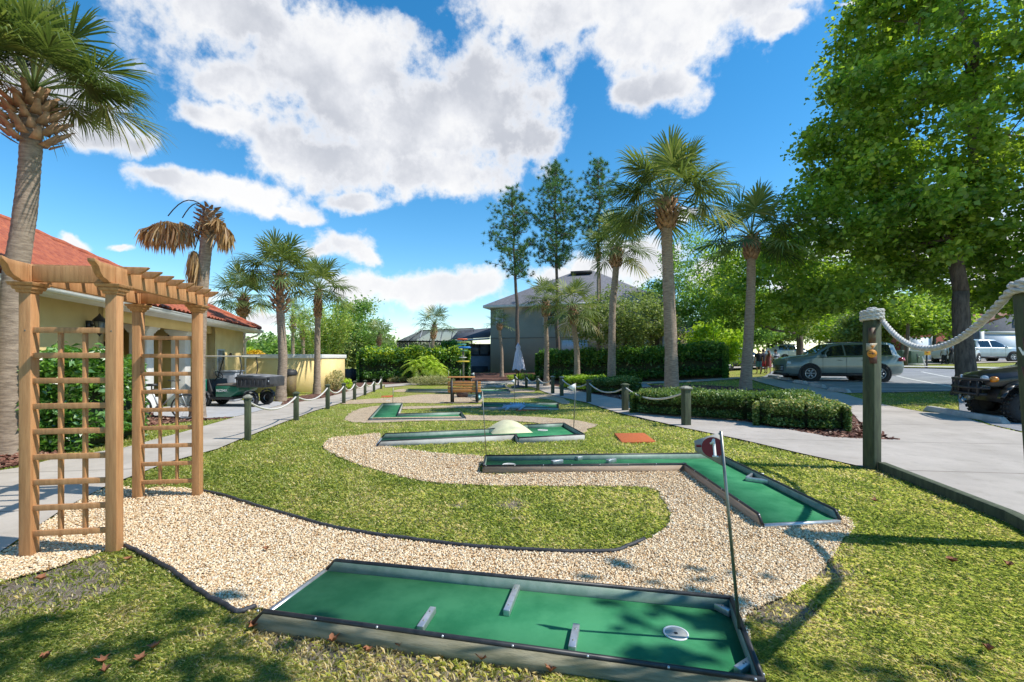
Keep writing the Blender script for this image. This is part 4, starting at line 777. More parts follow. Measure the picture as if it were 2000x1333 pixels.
MB().slab([(wx0-.3, wy-.5, 2.75), (wx1, wy-.5, 2.95), (wx1, wy-.5, 3.10), (wx0-.3, wy-.5, 2.90)], (0, .1, 0)).build('fascia', gtrim, T)
MB().slab([(wx0-.6, wy-.45, 2.93), (wx1, wy-.45, 3.12), (wx1, wy+4.5, 4.2), (wx0-.6, wy+4.5, 3.9)], (0, 0, .08)).build('roof', mat('dark_shingle', (.09, .10, .12), (.06, .065, .08), 5, .9), T)
T = thing('pool_enclosure', (-8, 42, 0), 'black framed screened pool enclosure with mansard screen roof', 'pool enclosure')
scr = mat('screen_mesh', (.07, .075, .085), (.10, .105, .12), 3, .8, alpha=.72); scr2 = mat('screen_wall', (.04, .045, .05), (.06, .06, .065), 3, .8, alpha=.45)
x0, x1, y0, y1, ze, zr = -10.3, -3.6, 41.5, 47, 2.85, 3.95
MB().slab([(x0, y0, -.2), (x1, y0, -.2), (x1, y0, ze), (x0, y0, ze)], (0, .02, 0)).build('screen_wall', scr2, T)
MB().slab([(x0, y0, -.2), (x0, y1, -.2), (x0, y1, ze), (x0, y0, ze)], (.02, 0, 0)).build('screen_wall', scr2, T)
MB().add([(x0, y0, ze), (x1, y0, ze), (x1, y0+1.6, zr+.2), (x0+1.9, y0+1.6, zr-.05), (x0, y1, ze), (x0+1.9, y1, zr), (x1, y1, zr+.2)], [(0, 1, 2, 3), (0, 3, 5, 4), (3, 2, 6, 5)]).build('screen_roof', scr, T)
for k, x_ in enumerate(np.linspace(x0, x1, 8)):
    MB().box((x_, y0, 1.3), (.09, .09, 3.1)).build('mullion', iron, T)
    q = max(x_, x0+1.9); MB().beam((x_, y0, ze), (q if k else x0+1.9, y0+1.6, zr+.02), .07, .07).build('rafter', iron if k % 2 else mat('grey_rafter', (.35, .36, .38)), T)
MB().beam((x0, y0, ze), (x1, y0, ze), .1, .12).build('eave_beam', iron, T); MB().beam((x0+1.9, y0+1.6, zr-.03), (x1, y0+1.6, zr+.2), .08, .08).build('roof_beam', iron, T); MB().beam((x0, y0, ze), (x0, y1, ze), .1, .12).build('eave_beam', iron, T)
# ============================================================ far houses on the right
T = thing('garage_house', tuple(V(1960, 700, 45)), 'grey gabled house with wide white garage door at far right', 'house')
Yh = 45.; a = V(1895, 703, Yh); b = V(2075, 703, Yh+2); z0_ = a[2]-.5; sd_ = (b-a); ridge = (a+b)/2
def FP(f, z): q = a*(1-f)+b*f; return np.array((q[0], q[1], z))
gz = lambda py: CZ+(HZ-py)/F*Yh
dkst = mat('dark_grey_siding', (.13, .135, .15), (.10, .105, .12), 4, .9)
MB().slab([FP(0, z0_), FP(1, z0_), FP(1, gz(644)), FP(.5, gz(610)), FP(0, gz(644))], (0, 9, 0)).build('wall', dkst, T)
MB().slab([FP(-.05, gz(648)), FP(.5, gz(608)), FP(.5, gz(603)), FP(-.08, gz(646))], (0, 9.5, 0)).build('roof', mat('red_shingle', (.22, .08, .05)), T); MB().slab([FP(1.05, gz(648)), FP(.5, gz(608)), FP(.5, gz(603)), FP(1.08, gz(646))], (0, 9.5, 0)).build('roof', mat('red_shingle', (0, 0, 0)), T)
gd = MB().slab([FP(.14, z0_+.2), FP(.86, z0_+.2), FP(.86, gz(653)), FP(.14, gz(653))], (0, -.08, 0)).build('garage_door', mat('garage_white', (.60, .66, .74), (.55, .61, .69), 3, .5), T)
MB().slab([FP(.11, gz(652)), FP(.89, gz(652)), FP(.89, gz(647)), FP(.11, gz(647))], (0, -.14, 0)).build('door_lintel', gtrim, T)
for f_ in (.09, .86): MB().slab([FP(f_, z0_+.2), FP(f_+.04, z0_+.2), FP(f_+.04, gz(647)), FP(f_, gz(647))], (0, -.15, 0)).build('door_jamb', gtrim, T)
MB().slab([FP(.46, gz(634)), FP(.54, gz(634)), FP(.54, gz(620)), FP(.50, gz(615)), FP(.46, gz(620))], (0, -.08, 0)).build('gable_vent', gtrim, T)
T = thing('brick_house', tuple(V(1800, 703, 46)), 'red brick house with narrow white garage door partly hidden by leaves', 'house')
Yh = 46.; a = V(1728, 703, Yh); b = V(1848, 703, Yh)
brick = mat('red_brick', (.20, .05, .035), (.15, .04, .03), 9, .9)
MB().slab([FP(0, a[2]-.5), FP(1, a[2]-.5), FP(1, gz(655)), FP(0, gz(655))], (0, 8, 0)).build('wall', brick, T)
MB().slab([FP(-.04, gz(656)), FP(1.04, gz(656)), FP(.8, gz(628)), FP(.2, gz(628))], (0, 8, 0)).build('roof', mat('red_shingle', (0, 0, 0)), T)
MB().slab([FP(.40, a[2]-.3), FP(.74, a[2]-.3), FP(.74, gz(660)), FP(.40, gz(660))], (0, -.08, 0)).build('garage_door', mat('garage_white', (0, 0, 0)), T)
for f_ in (.36, .74): MB().slab([FP(f_, a[2]-.3), FP(f_+.035, a[2]-.3), FP(f_+.035, gz(657)), FP(f_, gz(657))], (0, -.12, 0)).build('door_jamb', gtrim, T)
# ============================================================ vegetation
def leaf_quads(c, size, up=.5, asp=.62):
    n = len(c); a = rng.normal(0, 1, (n, 3)); a[:, 2] *= .6; a /= np.linalg.norm(a, axis=1)[:, None]
    nrm = rng.normal(0, 1, (n, 3)); nrm[:, 2] = np.abs(nrm[:, 2])+up; b = np.cross(nrm, a); b /= np.linalg.norm(b, axis=1)[:, None]+1e-9
    s = (size*(.5+1.0*rng.random(n)))[:, None]; dr = np.array((0, 0, -.14))*s
    return np.stack([c-a*s*.5+dr, c+b*s*asp*.5, c+a*s*.55+dr, c-b*s*asp*.5], 1).reshape(-1, 3), np.arange(n*4).reshape(-1, 4)
def in_ells(n, ells, shell=.0):
    out = []; wts = np.array([e[1][0]*e[1][1]*e[1][2] for e in ells]); wts = wts/wts.sum()
    for (c, r), w_ in zip(ells, wts):
        k = max(1, int(round(n*w_))); p = rng.normal(0, 1, (k, 3)); p /= np.linalg.norm(p, axis=1)[:, None]; p *= (rng.random(k)**(1/3)*(1-shell)+shell)[:, None]; out.append(np.array(c)+p*np.array(r))
    return np.concatenate(out)
bark = mat('bark_brown', (.17, .13, .10), (.08, .06, .047), 5, .95, .02, 26, stretch=(3, 3, .7), detail=8); barkg = mat('bark_grey', (.20, .18, .15), (.11, .10, .085), 6, .95, .015, 30, stretch=(2, 2, .6), detail=8)
lm_ = lambda n, st, *a: leafmat(n, [(p, tuple(min(.85, ({'leaf_dead': 1., 'leaf_yellow': 1., 'leaf_sycamore': 1.35, 'leaf_palm': .95, 'leaf_hedge': 2.1, 'leaf_pine': 2.4}.get(n, 1.75))*c) for c in q)) for p, q in st], *a)
LG = {'sycamore': lm_('leaf_sycamore', [(0, (.055, .105, .012)), (.35, (.12, .20, .022)), (.7, (.22, .32, .035)), (1, (.46, .52, .07))], .5, .45, .12),
      'oak': lm_('leaf_oak', [(0, (.05, .08, .022)), (.5, (.115, .155, .045)), (1, (.23, .27, .09))], .40),
      'elm': lm_('leaf_elm', [(0, (.05, .10, .022)), (.5, (.11, .19, .04)), (1, (.22, .32, .08))], .45),
      'bush': lm_('leaf_bush', [(0, (.02, .06, .008)), (.45, (.06, .15, .018)), (.8, (.15, .26, .03)), (1, (.32, .40, .06))], .28, .35, .3),
      'hedge': lm_('leaf_hedge', [(0, (.015, .05, .008)), (.5, (.045, .11, .015)), (.85, (.12, .20, .022)), (1, (.30, .34, .025))], .28, .5, .15),
      'box': lm_('leaf_box', [(0, (.025, .055, .010)), (.5, (.07, .125, .025)), (.85, (.15, .20, .05)), (1, (.34, .30, .12))], .25),
      'lime': lm_('leaf_lime', [(0, (.08, .15, .012)), (.5, (.22, .32, .02)), (1, (.42, .48, .05))], .35),
      'bamboo': lm_('leaf_bamboo', [(0, (.07, .13, .02)), (.5, (.17, .25, .04)), (1, (.34, .37, .08))], .35),
      'palm': lm_('leaf_palm', [(0, (.045, .08, .020)), (.4, (.10, .155, .035)), (.7, (.20, .26, .065)), (.9, (.34, .37, .14)), (1, (.46, .38, .18))], .3, .6, .12),
      'dead': lm_('leaf_dead', [(0, (.20, .10, .035)), (.5, (.42, .25, .09)), (1, (.62, .46, .24))], .2),
      'pine': lm_('leaf_pine', [(0, (.012, .040, .012)), (.5, (.035, .085, .022)), (1, (.09, .15, .04))], .15),
      'grass2': lm_('leaf_orn', [(0, (.10, .12, .04)), (.5, (.20, .20, .08)), (1, (.38, .34, .18))], .25),
      'yellow': lm_('leaf_yellow', [(0, (.35, .22, .01)), (.5, (.70, .45, .02)), (1, (.80, .62, .05))], .3)}
def branch(m, a, b, r0, r1, sag=.12, n=7, wob=.06, seg=6):
    a = np.array(a, float); b = np.array(b, float); L = np.linalg.norm(b-a); t = np.linspace(0, 1, n)[:, None]; p = a*(1-t)+b*t; p[:, 2] += sag*L*np.sin(t[:, 0]*np.pi)*.5
    p[1:-1] += rng.normal(0, wob*L/n*2, (n-2, 3)); m.tube(p, np.linspace(r0, r1, n), seg); return p
def tree(name, label, cat, base, ells, n_leaf, leaf, mt, trunk_r, fork, nclump=90, clump=.55, grp=None, bm_=bark, lean=(0, 0), nbr=None, up=.5, shell=.25, tw=1., asp=.62):
    base = np.array(base, float); T = thing(name, tuple(base), label, cat, grp)
    cl = in_ells(nclump, ells, shell); m = MB(); top = base+np.array((lean[0], lean[1], fork))
    n = 9; t = np.linspace(0, 1, n)[:, None]; p = (base-np.array((0, 0, .2)))*(1-t)+top*t; p[1:-1, :2] += rng.normal(0, trunk_r*.12, (n-2, 2)); rr = trunk_r*np.linspace(1., .72, n); rr[0] *= 1.5; rr[1] *= 1.12
    m.tube(p, rr, 12)
    ctr = np.mean([e[0] for e in ells], 0); zt_ = max(e[0][2]+e[1][2] for e in ells)
    lead = branch(m, top, (ctr[0]*.3+top[0]*.7, ctr[1]*.3+top[1]*.7, top[2]+(zt_-top[2])*.82), trunk_r*.70, trunk_r*.10, 0, 9, .10, 8)
    k = nbr or min(len(cl), 46)
    limbs = []
    for iq, q in enumerate(cl[rng.permutation(len(cl))[:k]]):
        f = np.clip((q[2]-top[2])/(zt_-top[2])*.75-.1+rng.random()*.22, 0, .9); s_ = lead[int(round(f*(len(lead)-1)))]; r0_ = trunk_r*.36*(1-f*.7)*tw
        if iq >= 10:
            LP = np.array([l_[0] for l_ in limbs]); dd2 = np.linalg.norm(LP-q, axis=1)+np.clip(LP[:, 2]-q[2]+.3, 0, 9)*1.5; jb = int(dd2.argmin()); s_ = LP[jb]; r0_ = limbs[jb][1]*.6
        d_ = np.linalg.norm(q-s_); pb = branch(m, s_, q, r0_, trunk_r*.03, .08, 8, .16, 5)
        for ib in range(2, 8): limbs.append((pb[ib], r0_*(1-ib/9)))
        for _ in range(2):
            i = rng.integers(3, 7); q2 = pb[i]+rng.normal(0, d_*.16, 3); branch(m, pb[i], q2, trunk_r*.06*tw, trunk_r*.02, .05, 4, .1, 4)
    m.build('trunk', bm_, T, smooth=True)
    per = n_leaf//len(cl); pts = []
    sz_ = clump*(.6+.8*rng.random(len(cl)))
    for q, s_ in zip(cl, sz_): pts.append(q+rng.normal(0, 1, (per, 3))*np.array((s_, s_, s_*.62))*.62)
    pts = np.concatenate(pts); pts = pts[pts[:, 2] > base[2]+.5]; nlf = len(pts); v, f = leaf_quads(pts, np.full(nlf, leaf), up, asp)
    tn = np.repeat(np.clip(rng.beta(2.2, 2.6, len(cl)), 0, 1), per)[:nlf]*.45+rng.random(nlf)*.55
    uni('crown', v, f, mt, parent=T, origin=tuple(base), tint=np.repeat(tn, 4)); return T
# big sycamore
bg_ = G(1886, 772); 
tree('sycamore_tree', 'large broad-leaved tree with dark trunk filling the upper right beside the black off-road buggy', 'tree', bg_,
     [((17.9, 16.6, 10.6), (6.2, 5.4, 7.4)), ((14.2, 16.2, 7.8), (3.7, 3.8, 3.5)), ((13.3, 17.5, 5.4), (3.5, 3.4, 2.1)), ((18.0, 15.5, 5.2), (4.6, 3.5, 2.0)), ((12.3, 16.0, 10.3), (1.3, 1.5, 1.6)), ((14.3, 16.3, 13.2), (1.8, 2.0, 1.6))], 150000, .155, LG['sycamore'], .29, 3.3, 620, .50, lean=(.1, .25), nbr=120, up=.3, shell=.45, tw=.62, asp=.8)
# shade tree behind the photographer: casts the dapples on the near lawn
tree('shade_tree', 'tree behind the camera whose leaves throw the dappled shade on the near lawn', 'tree', (6.6, -3.2, tz(6.6, -3.2)), [((4.3, 1.0, 6.3), (2.9, 1.0, .9)), ((6.2, -.9, 6.8), (2.2, 1.5, 1.2))], 2000, .17, LG['sycamore'], .16, 3.4, 34, .34, nbr=16, tw=.5, up=.6)
# second sycamore over the green car, others behind
tree('street_tree', 'leafy tree with pale brown trunk behind the hood of the green SUV', 'tree', G(1562, 733), [((15.2, 25.5, 5.6), (4.4, 3.6, 2.8)), ((17.8, 24.5, 5.2), (3.6, 3, 2.3)), ((13.2, 25, 4.6), (2.8, 2.6, 1.7))], 26000, .19, LG['sycamore'], .24, 2.6, 150, .60, 'street trees beyond the parking lot', up=.4)
def bt(px, Yd, top, rad, lab, kind='oak', n=9000, leaf=.26, cz=None, fork=2.0, tr=.18, grp='background trees', bm_=barkg, nc=80, cl=.8, base_py=None, name='broadleaf_tree', ry=None):
    x = (px-1000)/F*Yd; b = np.array((x, Yd, tz(x, Yd))); zt_ = CZ+(HZ-top)/F*Yd; rx = rad/F*Yd; cz = (zt_+b[2]+fork*.8)/2 if cz is None else cz; rz = zt_-cz
    return tree(name, lab, 'tree', b, [((x, Yd, cz), (rx, ry or rx*.8, rz)), ((x+rx*.45, Yd-.4, cz-rz*.35), (rx*.7, rx*.6, rz*.6)), ((x-rx*.45, Yd+.3, cz-rz*.25), (rx*.7, rx*.6, rz*.6))], n, leaf, LG[kind], tr, fork, nc, cl, grp, bm_)
bt(1222, 30, 560, 92, 'grey-green live oak in front of the grey house wall', 'oak', 16000, .15, None, 2.4, .15, nc=150, cl=.5)
bt(1365, 35, 452, 88, 'tall bright green tree behind the tallest palm', 'elm', 24000, .17, None, 2.2, .20, nc=170, cl=.62)
bt(1285, 37, 545, 60, 'loose green tree between the oak and the tallest palm', 'elm', 8000, .24, None, 2.2, .16)
bt(1395, 30, 628, 50, 'light green low tree above the right end of the long hedge', 'lime', 5000, .2, None, 1.2, .10, nc=50, cl=.5)
bt(1452, 44, 560, 60, 'dense green tree left of the group of people', 'elm', 11000, .28, None, 2.2, .2)
bt(1500, 48, 592, 66, 'hazy green tree behind the group of people', 'oak', 11000, .30, None, 2.4, .2)
bt(1562, 55, 575, 70, 'distant green tree above the hood of the green SUV', 'oak', 9000, .32, None, 2.4, .2)
bt(1640, 50, 600, 66, 'pale green tree behind the roof of the green SUV', 'lime', 7000, .3, None, 2.4, .2, cl=.9)
bt(1700, 42, 600, 52, 'reddish-tipped tree behind the tall entrance post', 'oak', 7000, .26, None, 2.0, .15)
bt(1762, 40, 575, 60, 'bright green street tree left of the brick house', 'sycamore', 9000, .26, None, 3.2, .15)
bt(1825, 41, 560, 55, 'bright green tree above the white SUV', 'sycamore', 9000, .26, 5.5, 3.4, .16)
bt(1960, 60, 540, 90, 'dense tree rising behind the garage house', 'elm', 9000, .36, None, 3, .2)
bt(2080, 52, 520, 100, 'tree at the far right edge beyond the houses', 'elm', 9000, .36, None, 3, .2)
bt(1600, 75, 560, 110, 'far tall tree on the skyline above the green SUV', 'oak', 7000, .5, None, 3, .2, cl=1.2)
bt(690, 40, 578, 48, 'airy light green tree behind the yellow yard wall', 'elm', 11000, .2, None, 1.6, .14, nc=90, cl=.65)
bt(722, 42, 625, 40, 'small light green tree right of the airy tree', 'elm', 6000, .2, None, 1.2, .12, nc=60, cl=.6)
bt(665, 38, 660, 50, 'dark green shrubby tree low behind the yard wall', 'oak', 6000, .22, None, 1.0, .12, cl=.6)
bt(790, 75, 668, 60, 'distant dark tree left of the pool enclosure', 'oak', 4000, .4, None, 2, .2, cl=1.)
bt(860, 80, 672, 80, 'distant tree seen through the pool screen', 'oak', 4000, .45, None, 2, .2, cl=1.)
bt(450, 45, 655, 50, 'dark green tree behind the far corner of the clubhouse', 'oak', 5000, .3, None, 1.4, .15)
bt(535, 44, 655, 48, 'low green tree behind the yard wall left part', 'elm', 5000, .28, None, 1.4, .15)
bt(600, 46, 650, 46, 'low green tree behind the two paired small palms', 'oak', 5000, .28, None, 1.4, .15)
# bamboo
def bamboo():
    base = np.array(V(640, 745, 33)); base[2] = tz(base[0], base[1]); T = thing('bamboo_clump', tuple(base), 'tall yellow-green bamboo clump behind the yard wall', 'bamboo'); m = MB(); pts = []
    for k in range(46):
        b = base+np.array((rng.normal(0, .55), rng.normal(0, .4), 0)); h = 4.2+2.0*rng.random(); ln = rng.normal(0, .55, 2)+np.array(((b-base)[0]*.8, 0)); t = np.linspace(0, 1, 7)
        p = np.stack([b[0]+ln[0]*t**2*1.1, b[1]+ln[1]*t**2, b[2]+h*t-.5*t**4*h*.15], 1); m.tube(p, np.linspace(.035, .008, 7), 5)
        i = np.sort(rng.random(230))**.6; q = np.stack([np.interp(i, t, p[:, j]) for j in range(3)], 1)+rng.normal(0, .17, (230, 3)); pts.append(q[q[:, 2] > base[2]+1.4])
    m.build('canes', mat('bamboo_cane', (.38, .32, .08), (.28, .28, .08), 8, .5), T, smooth=True); pts = np.concatenate(pts); v, f = leaf_quads(pts, np.full(len(pts), .20), .2, .25)
    uni('foliage', v, f, LG['bamboo'], parent=T, origin=tuple(base), tint=np.repeat(rng.random(len(pts)), 4))
bamboo()
# ---------------------------------------------------------- pines
def pine(px, by, tpx, ty, Yd, y0, spread, lab, n=150, skew=0, lo_skew=0):
    b = V(px, by, Yd); b[2] = tz(b[0], b[1]); t_ = V(tpx, ty, Yd); T = thing('pine_tree', tuple(b), lab, 'pine tree', 'tall slash pines by the grey house')
    n_ = 14; t = np.linspace(0, 1, n_)[:, None]; p = b*(1-t)+t_*t; p[1:-1, 0] += rng.normal(0, .05, n_-2); m = MB(); m.tube(p, np.linspace(.18, .03, n_), 9)
    zb = CZ+(HZ-y0)/F*Yd; tufts = []; H = t_[2]-zb; sp = spread/F*Yd
    nbh = int(n*.36)
    for k in range(nbh):
        f = (k+.5)/nbh; z = zb+H*f*.97; prof_ = (.55+.9*f if f < .35 else .87*(1-((f-.35)/.65)**1.8)+.16)
        r = sp*1.12*prof_*(.55+.55*rng.random()); a = k*2.4+rng.normal(0, .5); s_ = np.array([np.interp(z-.30*r, p[:, 2], p[:, i]) for i in range(3)])
        e = s_+np.array((math.cos(a)*r, math.sin(a)*r, .30*r+.1+rng.normal(0, .15))); q = branch(m, s_, e, .04, .012, -.15, 7, .18, 4)
        nt_ = 9+int(9*r/sp)
        for _ in range(nt_):
            j = rng.integers(3, 7) if rng.random() < .8 else 2; e2 = q[j]+rng.normal(0, 1, 3)*np.array((.34, .34, .20))+np.array((0, 0, .10)); m.tube([q[j], e2], [.012, .006], 3, False); tufts.append(e2)
    for k in range(10): tufts.append(t_+rng.normal(0, .25, 3))
    m.build('trunk', mat('pine_bark', (.10, .085, .075), (.17, .12, .09), 6, .95, .01, 30), T, smooth=True)
    tf = np.array(tufts); nn_ = 44; c = np.repeat(tf, nn_, 0); d = rng.normal(0, 1, (len(c), 3)); d[:, 2] += .45; d /= np.linalg.norm(d, axis=1)[:, None]; L = (.20+.14*rng.random(len(c)))[:, None]
    s = np.cross(d, rng.normal(0, 1, d.shape)); s /= np.linalg.norm(s, axis=1)[:, None]; s *= .011
    v = np.stack([c-s, c+s, c+d*L], 1).reshape(-1, 3); uni('needles', v, np.arange(len(v)).reshape(-1, 3), LG['pine'], parent=T, origin=tuple(b), tint=np.repeat(np.repeat(rng.random(len(tf)), nn_)*.6+rng.random(len(c))*.4, 3))
pine(1013, 740, 1000, 372, 33, 540, 52, 'leftmost tall pine, bare-trunked, rising before the left end of the grey house', 95)
pine(1088, 742, 1084, 322, 34, 520, 52, 'middle and tallest dense pine of the three above the grey house', 150)
pine(1172, 742, 1168, 316, 35, 470, 50, 'rightmost tall pine with a sparse crown starting high', 95)
# ---------------------------------------------------------- palms
ptr = mat('palm_trunk', (.42, .325, .24), (.22, .165, .12), 7, .95, .012, 34, stretch=(1, 1, 5), detail=8); boot = mat('palm_boot', (.50, .31, .18), (.27, .15, .085), 8, .9, .004, 40)
def fan(O, az_, el_, R_, nl=34, droop=1., wd=.035, tint0=.5, pet=.55, V_=None):
    """one costapalmate fan: returns petiole path and leaflet strips"""
    d0 = np.array((math.cos(az_)*math.cos(el_), math.sin(az_)*math.cos(el_), math.sin(el_))); side = np.array((-math.sin(az_), math.cos(az_), 0)); 
    Lp = R_*pet; n = 7; t = np.linspace(0, 1, n)[:, None]; g = np.array((0, 0, -1.)); path = O+d0*Lp*t+g*(Lp*.22*droop)*t**2
    dirp = path[-1]-path[-2]; dirp /= np.linalg.norm(dirp); upn = np.cross(dirp, side); upn /= np.linalg.norm(upn); 
    if upn[2] < 0: upn = -upn
    vs, tn = [], []
    for k in range(nl):
        u = -1+2*(k+.5)/nl; a = u*2.05; cl = (1-abs(u))**1.3*R_*.22; o = path[-1]+dirp*cl+g*cl*cl*.5/R_
        ld = dirp*math.cos(a)+side*math.sin(a)+upn*(.18*(1-abs(u))+.10*rng.normal())-upn*.12; ld /= np.linalg.norm(ld); L = R_*(.52-.12*abs(u)**2)*(.88+.2*rng.random())
        ws = np.cross(ld, upn); ws /= np.linalg.norm(ws)+1e-9; w_ = wd*R_; dz = g*L*droop
        p1 = o+ld*L*.40+dz*.02; p2 = o+ld*L*.74+dz*.11; p3 = o+ld*L*.97+dz*(.20+.22*rng.random())
        vs += [o-ws*w_*.10, o+ws*w_*.10, p1-ws*w_*.5, p1+ws*w_*.5, p2-ws*w_*.33, p2+ws*w_*.33, p3]; tn.append(np.clip(tint0+rng.normal(0, .12), 0, 1))
    return path, vs, tn
def palm(px, by, Yd, tx, ty, R_px, wpx, lab, mid=None, nf=30, nl=30, boots=True, boot_len=.5, boot_w=2.2, low=-0.42, hi=1.45, tint=.45, name='palm_tree', droop=1., wd=.032, base=None, el_bias=.8, dep=.0):
    b = V(px, by, Yd) if base is None else np.array(base); b[2] = tz(b[0], b[1]); c = V(tx, ty, Yd+dep); r = wpx/2/F*Yd; R_ = R_px/F*Yd
    T = thing(name, tuple(b), lab, 'palm tree', 'sabal palms'); pts = [b-np.array((0, 0, .15)), b+np.array((0, 0, .12))]
    pts += [V(x_, y_, Yd) for x_, y_ in (mid or [])]+[c]; P_ = np.array(pts); s = np.linspace(0, 1, 26)
    cum = np.r_[0, np.cumsum(np.linalg.norm(np.diff(P_, axis=0), axis=1))]; cum /= cum[-1]; pp = np.stack([np.interp(s, cum, P_[:, i]) for i in range(3)], 1)
    for _ in range(3): pp[1:-1] = (pp[:-2]+2*pp[1:-1]+pp[2:])/4
    rr = r*1.05*(1+.5*np.exp(-s*12))*(1-.26*s)*(1+rng.normal(0, .02, 26))
    m = MB(); sf = np.linspace(0, 1, 110); pf = np.stack([np.interp(sf, s, pp[:, i]) for i in range(3)], 1); rf = np.interp(sf, s, rr)*(1+.035*(np.arange(110) % 2))*(1+rng.normal(0, .012, 110)); m.tube(pf, rf, 14); m.build('trunk', ptr, T, smooth=True)
    if boots:
        m = MB(); nb = 70; ax = c-pp[-4]; ax /= np.linalg.norm(ax)
        for k in range(nb):
            f = k/nb; a = k*2.4; q = c-ax*(boot_len*(1-f)+.05); rad = r*(.85+.55*math.sin(math.pi*min(1, .15+f*.9))*(boot_w-1)); o = q+np.array((math.cos(a), math.sin(a), 0))*rad*.75
            ou = np.array((math.cos(a)*(boot_w-1)*.55, math.sin(a)*(boot_w-1)*.55, 1.)); ou /= np.linalg.norm(ou); ln = (.20+.20*rng.random())*max(.7, r/.18)*.9
            tw_ = np.array((-math.sin(a), math.cos(a), 0)); w0 = r*.46; e = o+ou*ln; th_ = np.array((math.cos(a), math.sin(a), 0))*.02
            m.add([o-tw_*w0, o+tw_*w0, e+tw_*w0*.35, e-tw_*w0*.35, o-tw_*w0+th_, o+tw_*w0+th_, e+tw_*w0*.35+th_, e-tw_*w0*.35+th_], [(0,1,2,3),(7,6,5,4),(0,4,5,1),(1,5,6,2),(2,6,7,3),(3,7,4,0)])
        m.build('leaf_boots', boot, T)
    V_, TN = [], []; m = MB()
    for k in range(nf):
        f = (k+.5)/nf; el_ = hi-(hi-(low+.22))*f**el_bias+rng.normal(0, .08); a = k*2.39996+rng.normal(0, .15); Rk = R_*(.86+.2*rng.random())
        path, vs, tn = fan(c+np.array((0, 0, .12-.1*f)), a, el_, Rk, nl, droop*(.6+.5*f), wd, np.clip(tint+.22-.35*f+(.35 if f > .93 else 0)+rng.normal(0, .08), 0, 1)); V_ += vs; TN += tn; m.tube(path, np.linspace(.022, .009, 7)*max(.6, R_/1.6), 5)
    m.build('petioles', mat('petiole', (.14, .20, .05), (.20, .24, .08), 5, .5), T, smooth=True)
    V_ = np.array(V_); nlf = len(V_)//7; base7 = np.arange(nlf)[:, None]*7; qd = np.concatenate([base7+np.array((0, 1, 3, 2)), base7+np.array((2, 3, 5, 4))]); tr_ = base7+np.array((4, 5, 6))
    lo = np.r_[qd.ravel(), tr_.ravel()]; st = np.r_[np.arange(len(qd))*4, len(qd)*4+np.arange(len(tr_))*3]
    link_mesh('crown', V_, lo, st, LG['palm'], parent=T, origin=tuple(b), tint=np.repeat(np.array(TN), 7)); return T
# foreground palm, left
palm(20, 886, 6.85, 66, 185, 184, 40, 'big palm at the far left edge leaning over the arbor', mid=[(20,700),(26,560),(48,430),(58,330),(62,270)], nf=38, nl=70, boot_len=.72, boot_w=3.6, low=.0, tint=.44, wd=.019, el_bias=1.1)
palm(548, 787, 18.2, 545, 535, 82, 17, 'palm with a wide bulb of leaf boots beside the utility cart', mid=[(553,700),(547,600)], nf=34, boot_len=1.5, boot_w=2.8, low=-0.32)
palm(619, 772, 21.8, 622, 568, 70, 12, 'slim palm at the corner of the yellow yard wall', mid=[(620,650)], nf=30, boot_len=1.3, boot_w=1.6, low=-0.28)
palm(468, 740, 26, 476, 583, 68, 14, 'palm rising behind the far corner of the red tiled roof', nf=28, boot_len=1.0, boot_w=2.2)
palm(572, 740, 36, 572, 618, 38, 7, 'small palm partly hidden behind the bulb-trunked palm', nf=20, nl=20, boot_len=1.2)
palm(592, 740, 38, 592, 636, 32, 7, 'small palm right of the partly hidden small palm', nf=18, nl=20, boot_len=1.2)
palm(738, 735, 37, 741, 655, 36, 6, 'small palm between the airy tree and the back hedge', nf=20, nl=20, boot_len=.8)
palm(845, 725, 31, 849, 636, 44, 7.5, 'palm standing in front of the pool enclosure', mid=[(845,670)], nf=18, nl=22, boot_len=.9, low=-0.24)
palm(980, 737, 34, 975, 634, 32, 7, 'small palm at the left corner of the grey house', mid=[(980,690),(977,660)], nf=14, nl=18, boot_len=.4, low=-0.19)
palm(1067, 742, 28, 1066, 590, 50, 9.5, 'palm at the left end of the long hedge', mid=[(1068,680),(1066,630)], nf=24, nl=24, boot_len=.9, low=-0.42)
palm(1127, 744, 26, 1118, 600, 62, 11.5, 'palm with orange boots right of the palm at the hedge end', mid=[(1127,690),(1122,645)], nf=28, nl=26, boot_len=1.0, low=-.8, tint=.55)
palm(1194, 749, 21.5, 1204, 485, 74, 14.5, 'tall palm with curved trunk between oak and pines', mid=[(1195,690),(1196,600),(1203,530)], nf=30, nl=30, boot_len=.9, low=-0.35)
palm(1168, 744, 30, 1168, 485, 40, 6, 'palm crown half hidden left of the tall curved palm', nf=14, nl=22, boot_len=.8)
palm(1312, 783, 14, 1303, 392, 122, 24.5, 'tallest palm, standing in the clipped hedge on the right', mid=[(1311,690),(1306,560),(1302,470)], nf=36, nl=40, boot_len=.85, boot_w=2.2, low=-0.37, wd=.030)
palm(1456, 761, 17, 1467, 466, 108, 19, 'palm with pale boots left of the big leafy tree', mid=[(1461,680),(1467,560)], nf=24, nl=34, boot_len=.75, boot_w=2.0, low=-0.30, wd=.030)
